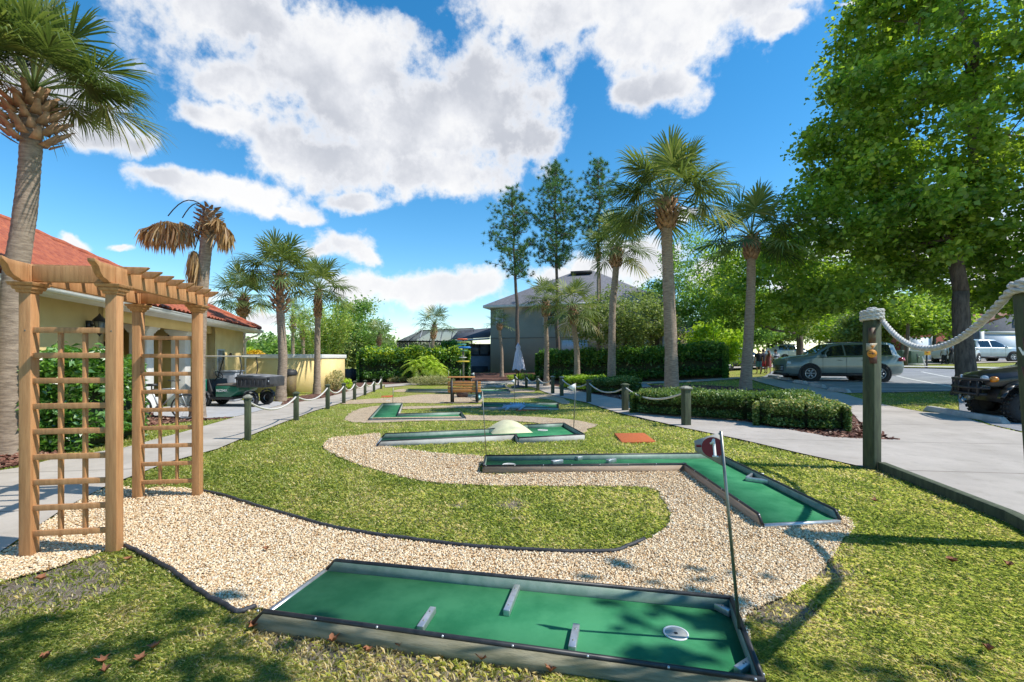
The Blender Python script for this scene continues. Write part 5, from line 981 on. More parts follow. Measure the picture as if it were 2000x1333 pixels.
# dead palm with drooping brown fans
def dead_palm():
    Yd = 12.2; b = V(386, 815, Yd); b[2] = tz(b[0], b[1]); c = V(408, 412, Yd); r = .155; T = thing('dead_palm', tuple(b), 'dead palm with brown drooping fans behind the arbor', 'palm tree')
    P_ = np.array([b-np.array((0, 0, .15)), b+np.array((0, 0, .15)), V(388, 700, Yd), V(392, 600, Yd), V(398, 520, Yd), V(406, 450, Yd), c]); s = np.linspace(0, 1, 90); cum = np.r_[0, np.cumsum(np.linalg.norm(np.diff(P_, axis=0), axis=1))]; cum /= cum[-1]
    pp = np.stack([np.interp(s, cum, P_[:, i]) for i in range(3)], 1); MB().tube(pp, r*(1+.5*np.exp(-s*14))*(1-.1*s)*(1+.035*(np.arange(90) % 2)), 14).build('trunk', ptr, T, smooth=True)
    m = MB()
    for k in range(80):
        f = k/80; a = k*2.4; q = c-np.array((0, 0, .85*(1-f)))+np.array((.12*(1-f)*0, 0, .08)); ra = .17+.12*math.sin(math.pi*f); o = q+np.array((math.cos(a), math.sin(a), 0))*ra*.7; tilt = rng.normal(.2, .5)
        e = o+np.array((math.cos(a)*.16, math.sin(a)*.16, .09*math.sin(1-tilt))); tw_ = np.array((-math.sin(a), math.cos(a), 0))*.05; m.add([o-tw_, o+tw_, e+tw_*.4, e-tw_*.4], [(0, 1, 2, 3)])
        m.add([o-tw_+np.array((0, 0, .03)), o+tw_+np.array((0, 0, .03)), e+tw_*.4+np.array((0, 0, .015)), e-tw_*.4+np.array((0, 0, .015))], [(3, 2, 1, 0)])
    m.build('leaf_boots', mat('dead_boot', (.40, .29, .20), (.24, .16, .11), 9, .9), T)
    m = MB(); V_, TN = [], []
    def skirt(at, w_, h, n, ang=0.):
        for k in range(n):
            u = rng.random()*2-1; top = at+np.array((u*w_*.25, rng.normal(0, .05), -abs(u)*.10)); bot = at+np.array((u*w_*.55+rng.normal(0, .05)+ang*h, rng.normal(0, .12), -h*(.55+.45*rng.random())*(1-.25*u*u))); md = (top+bot)/2+np.array((u*w_*.10, 0, .03)); ws = np.array((.018, rng.normal(0, .012), 0))
            V_.extend([top-ws*.3, top+ws*.3, md-ws, md+ws, bot*.6+md*.4-ws*.8, bot*.6+md*.4+ws*.8, bot]); TN.append(np.clip(rng.beta(2, 2), 0, 1))
    for (tx, ty, w_, h, n) in [(328, 432, 1.45, .95, 210), (356, 434, .75, .78, 100), (380, 490, .35, 1.25, 130), (436, 440, .42, .85, 110), (425, 425, .3, .5, 50), (398, 428, .5, .45, 60)]:
        e = V(tx, ty, Yd-.1); 
        if tx < 390: t = np.linspace(0, 1, 9)[:, None]; m.tube(c*(1-t)+e*t+np.array((0, 0, 1.))*.42*np.sin(t*np.pi*.9)*(1 if tx < 375 else .3)*(abs(408-tx)/80)**.5, .014, 5)
        skirt(e, w_, h, n)
    m.build('petioles', mat('dead_petiole', (.05, .04, .03), None, 5, .7), T, smooth=True)
    V_ = np.array(V_); nlf = len(V_)//7; base7 = np.arange(nlf)[:, None]*7; qd = np.concatenate([base7+np.array((0, 1, 3, 2)), base7+np.array((2, 3, 5, 4))]); tr_ = base7+np.array((4, 5, 6))
    link_mesh('dead_fans', V_, np.r_[qd.ravel(), tr_.ravel()], np.r_[np.arange(len(qd))*4, len(qd)*4+np.arange(len(tr_))*3], LG['dead'], parent=T, origin=tuple(b), tint=np.repeat(np.array(TN), 7))
dead_palm()
# pygmy date palm clump
def pygmy():
    b = G(832, 747); T = thing('date_palm', tuple(b), 'bushy lime-green pygmy date palm in front of the back hedge', 'palm'); m = MB(); V_ = []; TN = []
    for sx, sy, h in ((-.75, 0, 1.15), (.35, .1, 1.05), (.7, -.1, .9), (0, .3, 1.4)):
        c = b+np.array((sx*.9, sy, h)); m.tube([b+np.array((sx*.25, sy*.4, -.1)), b+np.array((sx*.6, sy, h*.5)), c], [.09, .07, .07], 7)
        for k in range(26):
            a = k*2.4; el_ = 1.2-1.5*((k+.5)/26); d0 = np.array((math.cos(a)*math.cos(el_), math.sin(a)*math.cos(el_), math.sin(el_))); L = 1.0+.2*rng.random(); t = np.linspace(0, 1, 9)[:, None]; p = c+d0*L*t+np.array((0, 0, -.62))*t**2*L; m.tube(p, np.linspace(.012, .004, 9), 3)
            for i in range(1, 27):
                q = np.array([np.interp(i/27*8, range(9), p[:, j]) for j in range(3)]); tg = p[min(8, int(i/27*8)+1)]-p[int(i/27*8)]; tg /= np.linalg.norm(tg); s_ = np.cross(tg, (0, 0, 1)); s_ /= np.linalg.norm(s_)+1e-9
                for sg in (-1, 1): V_ += [q-tg*.014, q+tg*.014, q+s_*sg*.24+tg*.14-np.array((0, 0, .09))]; TN.append(rng.random())
    m.build('stems', mat('pygmy_stem', (.20, .17, .10), (.12, .10, .06), 9, .9), T); uni('crown', np.array(V_), np.arange(len(V_)).reshape(-1, 3), LG['lime'], parent=T, origin=tuple(b), tint=np.repeat(TN, 3))
pygmy()
# ---------------------------------------------------------- hedges and bushes
core = mat('hedge_core', (.035, .055, .018), (.05, .06, .025), 8, 1.)
def hedge(label, path, w_, h, n, leaf, kind, grp=None, name='hedge', rough=.11, yellow=0., asp=.6, cat='hedge', topn=None, noise_=.17):
    path = np.array(path)[:, :2]; seg = np.linalg.norm(np.diff(path, axis=0), axis=1); cum = np.r_[0, np.cumsum(seg)]; L = cum[-1]; T = thing(name, (path[0][0], path[0][1], tz(*path[0])), label, cat, grp)
    s = rng.random(n)*L; x = np.interp(s, cum, path[:, 0]); y = np.interp(s, cum, path[:, 1]); i = np.clip(np.searchsorted(cum, s)-1, 0, len(seg)-1); d = (np.diff(path, axis=0)/seg[:, None])[i]; pn = np.stack([d[:, 1], -d[:, 0]], 1)
    th = rng.random(n)*1.25*np.pi-.125*np.pi; rr = 1+rng.normal(0, rough, n)+noise_*np.sin(s*3.1+np.cos(th)*2)*np.sin(s*1.3)*.8
    ex_ = .35; u = np.sign(np.cos(th))*np.abs(np.cos(th))**ex_*w_/2*rr; v = np.sign(np.sin(th))*np.abs(np.sin(th))**ex_*.5+.5; v = v*h*(1+(rr-1)*.6); e_ = np.minimum(s, L-s); u *= np.clip(e_/(w_*.4)+.35, 0, 1)
    z0 = terr(x+pn[:, 0]*u, y+pn[:, 1]*u); c = np.stack([x+pn[:, 0]*u, y+pn[:, 1]*u, z0+np.maximum(.04, v)], 1)
    # end caps
    k = n//7; 
    for e in (0, -1):
        o = path[e]; dd_ = (path[0]-path[1] if e == 0 else path[-1]-path[-2]); dd_ = dd_/np.linalg.norm(dd_); q = np.array((dd_[1], -dd_[0])); uu = (rng.random(k)*2-1)*w_/2*.95; zz_ = rng.random(k)*h; ou = rng.random(k)*.10; xy_ = o+q*uu[:, None]+dd_*ou[:, None]; c = np.r_[c, np.c_[xy_, terr(xy_[:, 0], xy_[:, 1])+zz_]]
    m = MB(); K = max(2, int(L/1.0)); ts = np.linspace(0, L, K+1); px_ = np.interp(ts, cum, path[:, 0]); py_ = np.interp(ts, cum, path[:, 1])
    for j in range(K):
        a, b = np.array((px_[j], py_[j])), np.array((px_[j+1], py_[j+1])); za, zb = tz(*a), tz(*b); m.beam((*a, za+h*.36), (*b, zb+h*.36), w_*.5, h*.66)
    m.build('dark_core', core, T)  # added dark boxes, their colour stands in for the shaded hedge inside
    vv, f = leaf_quads(c, np.full(len(c), leaf), .3, asp); hz = np.clip((c[:, 2]-terr(c[:, 0], c[:, 1]))/h, 0, 1)
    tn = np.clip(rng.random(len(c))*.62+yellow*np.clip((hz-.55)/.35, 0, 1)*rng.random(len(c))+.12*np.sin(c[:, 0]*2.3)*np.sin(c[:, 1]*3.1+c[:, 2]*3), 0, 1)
    uni('foliage', vv, f, LG[kind], parent=T, origin=tuple(world_loc(T)), tint=np.repeat(tn, 4)); return T
def lineat(p0, p1, dn_=0.): a = G(*p0)[:2]; b = G(*p1)[:2]; d = (b-a)/np.linalg.norm(b-a); q = np.array((-d[1], d[0])); q = q if q[1] > 0 else -q; return [a+q*dn_, b+q*dn_]
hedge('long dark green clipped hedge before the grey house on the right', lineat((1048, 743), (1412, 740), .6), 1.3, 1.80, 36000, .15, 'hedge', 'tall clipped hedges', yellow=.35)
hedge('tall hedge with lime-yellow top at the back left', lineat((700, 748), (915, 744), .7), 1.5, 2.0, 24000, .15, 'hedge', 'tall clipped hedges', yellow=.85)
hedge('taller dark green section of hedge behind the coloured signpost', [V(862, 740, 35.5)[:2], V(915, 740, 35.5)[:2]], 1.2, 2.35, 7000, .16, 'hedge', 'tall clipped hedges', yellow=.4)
hedge('low lime-topped box hedge around the foot of the orange-booted palm', lineat((1093, 758), (1150, 764), .5), 1.0, .62, 14000, .06, 'lime', 'low box hedges')
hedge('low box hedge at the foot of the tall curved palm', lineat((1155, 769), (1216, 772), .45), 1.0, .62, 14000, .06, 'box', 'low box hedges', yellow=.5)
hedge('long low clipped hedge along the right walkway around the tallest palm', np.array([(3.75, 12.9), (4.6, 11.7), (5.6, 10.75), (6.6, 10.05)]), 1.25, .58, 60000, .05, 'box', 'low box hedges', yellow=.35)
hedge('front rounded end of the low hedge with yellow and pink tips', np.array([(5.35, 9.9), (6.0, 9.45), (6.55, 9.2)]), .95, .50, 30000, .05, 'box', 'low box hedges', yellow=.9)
def bushel(label, c, r, n, leaf, kind, name='bush', cat='bush', up=.3, asp=.55, stems=True, tint=None):
    c = np.array(c, float); b = np.array((c[0], c[1], tz(c[0], c[1]))); T = thing(name, tuple(b), label, cat); p = in_ells(n, [((c[0], c[1], b[2]+r[2]), r), ((c[0]+r[0]*.3, c[1], b[2]+r[2]*1.2), (r[0]*.7, r[1]*.7, r[2]*.8))], .55); p += rng.normal(0, .04, p.shape); p = p[p[:, 2] > b[2]+.03]
    v, f = leaf_quads(p, np.full(len(p), leaf), up, asp); uni('foliage', v, f, LG[kind], parent=T, origin=tuple(b), tint=np.repeat(rng.random(len(p)) if tint is None else np.clip(rng.normal(tint, .2, len(p)), 0, 1), 4))
    m = MB()
    for k in range(9): q = p[rng.integers(len(p))]; branch(m, b, q, .018, .006, .1, 5, .1, 4)
    m.build('stems', bark, T); return T
# glossy bush behind the arbor
bp_ = np.array((-8.05, 9.7)); T = hedge('glossy bright green square-clipped bush seen through the arbor lattice', [V(112, 850, 7.0)[:2], V(232, 840, 8.55)[:2]], .85, 1.38, 15000, .105, 'bush', None, 'clipped_bush', .10, .25, .48, 'bush')
T = bushel('small yellow-green plant at the foot of the clipped bush', (*G(95, 845)[:2], 0), (.32, .25, .18), 500, .07, 'lime', 'small_plant', 'plant')
T = bushel('low grey-green shrub right of the clipped bush', (*G(256, 835)[:2], 0), (.28, .28, .3), 900, .05, 'box', 'small_shrub', 'shrub')
T = bushel('pale yellow spiky shrub against the yellow wall', (*G(655, 764)[:2], 0), (.42, .3, .55), 900, .14, 'grass2', 'spiky_shrub', 'shrub', .1, .2)
T = bushel('small lime plant at the right end of the yellow wall', (*G(676, 762)[:2], 0), (.30, .25, .3), 500, .10, 'lime', 'small_plant', 'plant')
T = bushel('golden-yellow flowering bush over the yard wall', (*V(495, 700, 27)[:2], 0), (.85, .6, 1.05), 3200, .12, 'yellow', 'flowering_bush', 'bush')
T = bushel('bright green shrub left of the golden flowering bush', (*V(482, 700, 29)[:2], 0), (.8, .6, 1.15), 2200, .14, 'lime', 'green_shrub', 'shrub')
T = bushel('dry ornamental grass mound under the pygmy date palm', (*G(842, 752)[:2], 0), (1.5, .6, .28), 4200, .13, 'grass2', 'ornamental_grass', 'grass mound', .1, .14)
T = bushel('grey-green low plant in front of the lime-topped hedge', (*G(775, 747)[:2], 0), (.7, .4, .2), 1400, .10, 'grass2', 'low_plant', 'plant', .1, .3)
T = bushel('yellow-green groundcover by the small palm at the house', (*G(1020, 742)[:2], 0), (1.1, .5, .2), 1600, .09, 'lime', 'groundcover_plant', 'plant')
# ============================================================ cars
tyre = mat('tyre', (.018, .018, .019), (.03, .03, .03), 40, .85); rimm = mat('alloy', (.55, .56, .58), None, 5, .3, metal=.85); blk = mat('black_plastic', (.018, .018, .02), (.03, .03, .032), 12, .55)
glass = mat('car_glass', (.015, .022, .026), None, 5, .04, spec=.9, coat=.5); chrome = mat('chrome', (.7, .7, .72), None, 5, .15, metal=1.); redl = mat('tail_lamp', (.35, .01, .015), None, 5, .15, coat=.8); lampg = mat('head_lamp', (.75, .78, .8), None, 5, .1, coat=1.); amber = mat('amber_lamp', (.75, .25, .01), None, 5, .2, coat=.8)
def wheel(T, c, r, w_, ax, spokes=6, rm=None, name='wheel', knob=0):
    c = np.array(c, float); ax = np.array(ax, float); ax /= np.linalg.norm(ax)
    pr = [(r*.60, -w_/2), (r*.92, -w_/2), (r, -w_*.32), (r, w_*.32), (r*.92, w_/2), (r*.60, w_/2), (r*.60, -w_/2)]
    m = MB().lathe(c, pr, 32, axis=ax)
    if knob:
        u = np.cross(ax, (0, 0, 1)); u /= np.linalg.norm(u); v = np.cross(ax, u)
        for k in range(knob):
            a = k*2*math.pi/knob; d_ = u*math.cos(a)+v*math.sin(a); 
            for s_ in (-.33, 0, .33): m.beam(c+d_*(r-.01)+ax*w_*s_, c+d_*(r+.028)+ax*w_*s_, w_*.24, r*.11, up=tuple(ax))
    wo_ = m.build(name, tyre, T); rm = rm or rimm; o_ = ax*w_*.38
    m = MB().lathe(c+o_, [(r*.62, -.02), (r*.62, .02), (r*.55, .025), (r*.53, -.02), (r*.62, -.02)], 28, axis=ax); u = np.cross(ax, (0, 0, 1)); u /= np.linalg.norm(u); v = np.cross(ax, u)
    for k in range(spokes):
        a = k*2*math.pi/spokes; d_ = u*math.cos(a)+v*math.sin(a); t_ = np.cross(ax, d_)
        m.beam(c+o_*1.02+d_*r*.10, c+o_*1.02+d_*r*.56+t_*r*.06, r*.07, .02, up=tuple(ax)); m.beam(c+o_*1.02+d_*r*.10, c+o_*1.02+d_*r*.56-t_*r*.09, r*.07, .02, up=tuple(ax))
    m.lathe(c+o_*1.02, [(r*.14, -.02), (r*.13, .02), (.001, .025)], 12, axis=ax); m.build('rim', rm, wo_); MB().lathe(c+o_*.7, [(r*.58, 0), (.001, .0)], 24, axis=ax).build('brake_disc', blk, wo_)
def car(name, loc, rz, label, cat, color, kind='suv', L=5.2, Wd=2.0, H=1.78, rw=.37, coatc=1., grp=None, spokes=6, cladding=True):
    pm_ = mat('paint_'+name+str(round(color[0], 3)), color, tuple(c*.9 for c in color), 3, .30, metal=.15, coat=coatc); T = thing(name, loc, label, cat, grp); O = tuple(loc); h = Wd/2; sL = L/5.2; sH = H/1.78
    if kind == 'suv': SX = [(2.60,.42,.86,.88,.62),(2.54,.32,1.00,1.03,.72),(2.35,.27,1.05,1.10,.78),(1.9,.25,1.09,1.16,.79),(1.30,.25,1.12,1.22,.78),(.95,.25,1.13,1.44,.71),(.55,.25,1.14,1.68,.64),(.15,.25,1.15,1.76,.63),(-1.0,.25,1.16,1.79,.63),(-2.0,.27,1.18,1.77,.62),(-2.32,.29,1.18,1.70,.61),(-2.48,.31,1.14,1.32,.64),(-2.56,.34,1.04,1.08,.72),(-2.60,.45,.88,.90,.74)]
    elif kind == 'pickup': SX = [(2.60,.42,.80,.82,.6),(2.52,.34,1.02,1.06,.7),(1.9,.30,1.10,1.18,.78),(1.35,.30,1.13,1.22,.76),(.85,.30,1.15,1.60,.66),(.55,.30,1.15,1.80,.62),(-.5,.30,1.16,1.82,.62),(-.85,.30,1.16,1.72,.64),(-1.0,.30,1.16,1.18,.80),(-2.5,.32,1.16,1.18,.82),(-2.6,.4,1.1,1.12,.82)]
    else: SX = [(2.60,.42,.62,.64,.55),(2.45,.28,.78,.82,.66),(1.5,.25,.90,.98,.76),(1.0,.25,.95,1.10,.72),(.2,.25,.97,1.42,.60),(-.8,.25,.98,1.44,.58),(-1.7,.27,1.0,1.12,.66),(-2.4,.3,.98,1.04,.7),(-2.6,.45,.80,.84,.7)]
    SX = [(a*sL, b*sH, c*sH, d*sH, e) for a, b, c, d, e in SX]; A_ = np.array(SX)
    def sec(x): return [float(np.interp(-x, -A_[:, 0], A_[:, i])) for i in range(1, 5)]
    def ring(x, b, c, d, e):
        tp = 1-.10*max(0, abs(x)/(L/2)-.75)/.25*1.6; q = [(0, b), (.78, b), (.95, b+.10), (1.0, b+.28), (.985, (b+c)/2+.06), (.975, c-.05), (.93, c), (e*1.0, d-.05), (e*.86, d), (0, d+.015)]
        q = [(y*h*tp, z) for y, z in q]; return [(x, y, z) for y, z in q]+[(x, -y, z) for y, z in q[-2:0:-1]]
    rings = [ring(*s_) for s_ in SX]; k = len(rings[0]); m = MB(); m.add(np.array(rings).reshape(-1, 3), [(i*k+j, i*k+(j+1) % k, (i+1)*k+(j+1) % k, (i+1)*k+j) for i in range(len(rings)-1) for j in range(k)]+[tuple(range(k)), tuple((len(rings)-1)*k+j for j in range(k))])
    fin = lambda m_: m_.xf(loc, rz)
    ob = fin(m).build('body', pm_, T, smooth=True); es = ob.modifiers.new('e', 'EDGE_SPLIT'); es.split_angle = R(38)
    def side(x, f, s_=1, o_=.012):
        b, c, d, e = sec(x); y0, z0, y1, z1 = .93*h, c, e*h, d-.05; return (x, s_*(y0+(y1-y0)*f+o_), z0+(z1-z0)*f)
    wins = {'suv': [(1.0, .02), (-.06, -1.0), (-1.08, -2.05)], 'pickup': [(1.05, .12), (.04, -.75)], 'sedan': [(.9, -.0), (-.08, -.9)]}[kind]
    for s_ in (1, -1):
        for x0_, x1_ in wins:
            xs = np.linspace(x0_*sL, x1_*sL, 7); lo_ = [side(x, .06, s_) for x in xs]; hi_ = [side(x, .90, s_) for x in xs[::-1]]
            fin(MB().add(lo_+hi_, [(i, i+1, 12-i, 13-i) for i in range(6)])).build('side_window', glass, T)
        xs = [(1.12 if kind != 'sedan' else 1.)*sL, (-2.15 if kind == 'suv' else -.9)*sL]
        fin(MB().add([side(x, .02, s_, .014) for x in np.linspace(xs[0], xs[1], 8)]+[side(x, -.03, s_, .014) for x in np.linspace(xs[1], xs[0], 8)], [(i, i+1, 14-i, 15-i) for i in range(7)])).build('window_trim', chrome, T)
        for x in (1.02, -.03, -1.05)[:2 if kind != 'suv' else 3]:
            b, c, d, e = sec(x*sL); fin(MB().add([(x*sL, s_*(h*1.003), b+.16), (x*sL-.012, s_*h*1.003, b+.16), (x*sL-.012, s_*h*.985, c-.04), (x*sL, s_*h*.985, c-.04)], [(0, 1, 2, 3)])).build('door_seam', blk, T)
        for x in (.25, -.80): fin(MB().box((x*sL, s_*(h*1.0), .98*sH), (.20, .03, .03))).build('door_handle', pm_, T)
        mr = fin(MB().box((1.0*sL, s_*(h+.09), 1.16*sH), (.12, .20, .14), 0, .8)).build('mirror', pm_, T)
        if cladding: fin(MB().box((-.0, s_*(h*.985), .34*sH), (2.2*sL, .05, .14))).build('sill_cladding', blk, T)
        fin(MB().box((2.44*sL, s_*h*.72, .86*sH), (.16, .34, .12), s_*-.35, .85)).build('headlight', lampg, T); fin(MB().box((-2.46*sL, s_*h*.80, 1.02*sH), (.24, .30, .15), s_*.25, .8)).build('taillight', redl, T)
        if kind == 'suv': fin(MB().box((-.6*sL, s_*h*.55, 1.80*sH), (2.6*sL, .04, .03))).build('roof_rail', blk, T)
    # windscreen and rear glass lie just above the shell
    i0, i1 = {'suv': (1.22, .56), 'pickup': (1.30, .60), 'sedan': (1.35, .35)}[kind]
    def topq(x, f, o_=.012): b, c, d, e = sec(x); return (x, f*e*h*.84, d+.012+o_)
    xs = np.linspace(i0*sL, i1*sL, 6); fin(MB().add([topq(x, -1) for x in xs]+[topq(x, 1) for x in xs[::-1]], [(i, i+1, 10-i, 11-i) for i in range(5)])).build('windscreen', glass, T)
    i0, i1 = {'suv': (-2.28, -2.44), 'pickup': (-.84, -.97), 'sedan': (-.95, -1.65)}[kind]
    xs = np.linspace(i0*sL, i1*sL, 4); fin(MB().add([topq(x, -1) for x in xs]+[topq(x, 1) for x in xs[::-1]], [(i, i+1, 6-i, 7-i) for i in range(3)])).build('rear_window', glass, T)
    fin(MB().box((2.585*sL, 0, .60*sH), (.05, h*1.0, .30))).build('grille', blk, T)
    for z_ in (.52, .60, .68): fin(MB().box((2.615*sL, 0, z_*sH), (.02, h*.96, .02))).build('grille_bar', chrome, T)
    fin(MB().box((2.53*sL, 0, .33*sH), (.14, h*1.5, .12))).build('bumper_lip', blk, T)
    cs, sn = math.cos(rz), math.sin(rz); tr = lambda p: (loc[0]+p[0]*cs-p[1]*sn, loc[1]+p[0]*sn+p[1]*cs, loc[2]+p[2])
    for x in (1.58*sL, -1.48*sL):
        for s_ in (1, -1):
            fin(MB().lathe((x, s_*(h*.80), rw), [(rw*1.20, 0), (rw*1.20, h*.215), (rw*1.02, h*.215), (rw*1.02, 0)], 28, axis=(0, s_, 0)).lathe((x, s_*(h*.80), rw), [(rw*1.2, h*.203), (.001, h*.204)], 28, axis=(0, s_, 0))).build('wheel_arch', blk, T)
            wheel(T, tr((x, s_*(h-.075), rw)), rw, .24, (-sn*s_, cs*s_, 0), spokes)
    return T
g1, g2 = G(1573, 743.5), G(1712, 742.5); gc = V(1641, 743, 22.6); gz_ = (tz(gc[0], gc[1]))
car('parked_suv', (15.20, 21.7, tz(14.5, 21.0)-.02), R(170), 'silver-green SUV parked nose-left in the lot behind the tall entrance post', 'car', (.19, .24, .23), 'suv', 4.8, 1.95, 1.80, .39, grp=None)
def atx(px, Yd, dz=0.): x = (px-1000)/F*Yd; return (x, Yd, tz(x, Yd)+dz)
car('parked_car', atx(1441, 37), R(8), 'near-black car mostly hidden behind the right hedge end', 'car', (.012, .015, .03), 'suv', 4.9, 1.9, 1.75, .37)
car('parked_suv', atx(1868, 38.5), R(28), 'white SUV parked on the far driveway behind the tree trunk', 'car', (.62, .64, .66), 'suv', 4.7, 1.9, 1.7, .36)
car('pickup_truck', atx(1915, 39.5), R(-5), 'pale blue-white pickup truck before the white garage door', 'pickup truck', (.50, .56, .62), 'pickup', 5.6, 2.0, 1.85, .40)
car('parked_van', atx(1545, 47), R(5), 'white vehicle far behind the people and tree trunks', 'car', (.62, .64, .66), 'suv', 4.7, 1.9, 1.75, .36)
# ============================================================ off-road buggy (near right)
def buggy():
    rz = math.atan2(.34, -.94); ctr = np.array((11.95, 10.0)); z0_ = tz(10.4, 9.9)-.02; loc = (ctr[0], ctr[1], z0_); T = thing('utility_buggy', loc, 'black four-wheel off-road buggy parked at the wheel stop by the big tree', 'buggy'); fin = lambda m_: m_.xf(loc, rz)
    camo = mat('buggy_body', (.018, .019, .019), (.008, .008, .009), 7, .35, coat=.5)
    # heading +x; front axle at x=.95
    hood = [(1.55, .74, .42, .98), (1.45, .76, .50, 1.04), (1.0, .78, .56, 1.14), (.35, .80, .60, 1.27)]
    rings = [[(x, -w_, b), (x, -w_, t_-.12), (x, -w_*.8, t_), (x, -w_*.3, t_+.03), (x, w_*.3, t_+.03), (x, w_*.8, t_), (x, w_, t_-.12), (x, w_, b)] for x, w_, b, t_ in [(1.55, .50, .80, .98), (1.45, .58, .78, 1.05), (1.0, .62, .78, 1.14), (.35, .70, .78, 1.28)]]
    fin(MB().add(np.array(rings).reshape(-1, 3), [(i*8+j, i*8+(j+1) % 8, (i+1)*8+(j+1) % 8, (i+1)*8+j) for i in range(3) for j in range(8)]+[tuple(range(8)), tuple(24+j for j in range(8))])).build('hood', camo, T, bevel=.02)
    fin(MB().box((.0, 0, .58), (2.6, 1.0, .30))).build('chassis', blk, T); fin(MB().box((-.5, 0, .80), (1.6, 1.3, .22))).build('cab_floor', blk, T); fin(MB().box((-1.3, 0, 1.05), (1.0, 1.45, .42), 0, 1.04)).build('cargo_bed', camo, T, bevel=.02)
    for s_ in (1, -1):
        for x in (.95, -1.15):
            m = MB(); a = np.linspace(.25, 2.9, 9); pts = [(x+.47*math.cos(t_), s_*.62, .42+.47*math.sin(t_)) for t_ in a]; 
            for p_, q_ in zip(pts[:-1], pts[1:]): m.beam(p_, q_, .34, .03, up=(0, s_, 0)) if False else m.slab([p_, q_, (q_[0], q_[1], q_[2]+.04), (p_[0], p_[1], p_[2]+.04)], (0, s_*.24, 0))
            fin(m).build('fender', camo, T)
        fin(MB().lathe((1.50, s_*.43, .93), [(.075, -.05), (.085, .045), (.001, .05)], 16, axis=(1, s_*.35, 0))).build('headlight', lampg, T)
        fin(MB().lathe((1.44, s_*.585, .935), [(.06, -.05), (.062, .04), (.001, .05)], 14, axis=(1, s_*.6, 0))).build('side_lamp', amber, T)
        fin(MB().tube([(.45, s_*.66, 1.2), (.05, s_*.62, 1.75), (-.1, s_*.60, 1.95), (-.95, s_*.60, 1.97), (-1.05, s_*.62, 1.1)], .028, 8)).build('roll_cage', blk, T, smooth=True)
        fin(MB().box((-.35, s_*.36, 1.02), (.5, .52, .16))).build('seat', blk, T, bevel=.03); fin(MB().box((-.62, s_*.36, 1.3), (.14, .5, .5))).build('seat_back', blk, T, bevel=.03)
        fin(MB().beam((1.0, s_*.25, .52), (.95, s_*.58, .44), .05, .05)).build('wishbone', steel, T)
    fin(MB().box((-.45, 0, 1.99), (1.1, 1.26, .05))).build('roof_panel', blk, T, bevel=.02)
    fin(MB().slab([(.42, -.62, 1.26), (.42, .62, 1.26), (.07, .58, 1.74), (.07, -.58, 1.74)], (.01, 0, .01))).build('windscreen', mat('clear_screen', (.10, .12, .13), None, 5, .05, alpha=.35), T)
    m = MB()
    for z_, hw in ((.92, .60), (.74, .62), (.60, .52)): m.tube([(1.52, -hw, z_), (1.66, -hw*.85, z_), (1.70, 0, z_), (1.66, hw*.85, z_), (1.52, hw, z_)], .03, 8)
    for y_ in (-.48, -.2, .2, .48): m.tube([(1.69-.05*abs(y_), y_, .94), (1.69-.05*abs(y_), y_, .56)], .022, 6)
    fin(m).build('front_bumper', blk, T, smooth=True)
    fin(MB().box((1.60, 0, .74), (.10, .8, .26))).build('grille', mat('dark_grille', (.01, .01, .012)), T)
    fin(MB().cyl((1.60, -.14, .52), (1.60, .14, .52), .05, 12).box((1.66, -.17, .52), (.06, .05, .14)).box((1.66, .17, .52), (.06, .05, .14))).build('winch', steel, T); fin(MB().tube([(1.70, .02, .52), (1.73, .03, .45), (1.71, .05, .38)], .014, 6)).build('winch_hook', chrome, T)
    fin(MB().box((.62, -.76, .98), (.28, .05, .12))).build('badge_panel', mat('silver_panel', (.4, .41, .42)), T); fin(MB().box((.25, -.72, 1.10), (.12, .10, .18), 0, .8)).build('red_lamp', redl, T)
    cs, sn = math.cos(rz), math.sin(rz)
    for x in (.95, -1.15):
        for s_ in (1, -1): wheel(T, (loc[0]+x*cs-s_*.66*sn, loc[1]+x*sn+s_*.66*cs, z0_+.35), .345, .27, (-sn*s_, cs*s_, 0), 5, blk, knob=22)
buggy()
# ============================================================ wheel stops
wsm = mat('wheel_stop_concrete', (.52, .50, .46), (.36, .34, .31), 5, .9, .003, 60)
for (p0, p1, lab) in [((1808, 802), (1968, 829), 'concrete wheel stop in front of the black buggy'), ((1622, 768), (1660, 763.5), 'nearest small concrete wheel stop of the parking row'), ((1582, 755), (1612, 758.5), 'second wheel stop from the near end of the parking row'), ((1551, 748), (1575, 751), 'wheel stop just left of the SUV front wheel'), ((1526, 741.5), (1546, 743.5), 'wheel stop under the nose of the green SUV'), ((1502, 737.5), (1520, 739), 'farthest wheel stop beside the group of people')]:
    a, b = G(*p0), G(*p1)
    if p0 == (1622, 768): a, b = G(1618, 763), G(1660, 768)
    d = (b-a)/np.linalg.norm(b-a); q = np.array((-d[1], d[0], 0))*.09; hh_ = .13
    prof = [a-q, b-q, b+q, a+q]; t_ = [a-q*.7+d*.12, b-q*.7-d*.12, b+q*.7-d*.12, a+q*.7+d*.12]; t_ = [x+np.array((0, 0, hh_)) for x in t_]
    o = MB().add(prof+t_, [(3, 2, 1, 0), (4, 5, 6, 7), (0, 1, 5, 4), (1, 2, 6, 5), (2, 3, 7, 6), (3, 0, 4, 7)]).build('wheel_stop', wsm, bevel=.012, origin=tuple(a)); tag(o, lab, 'wheel stop', 'concrete wheel stops')
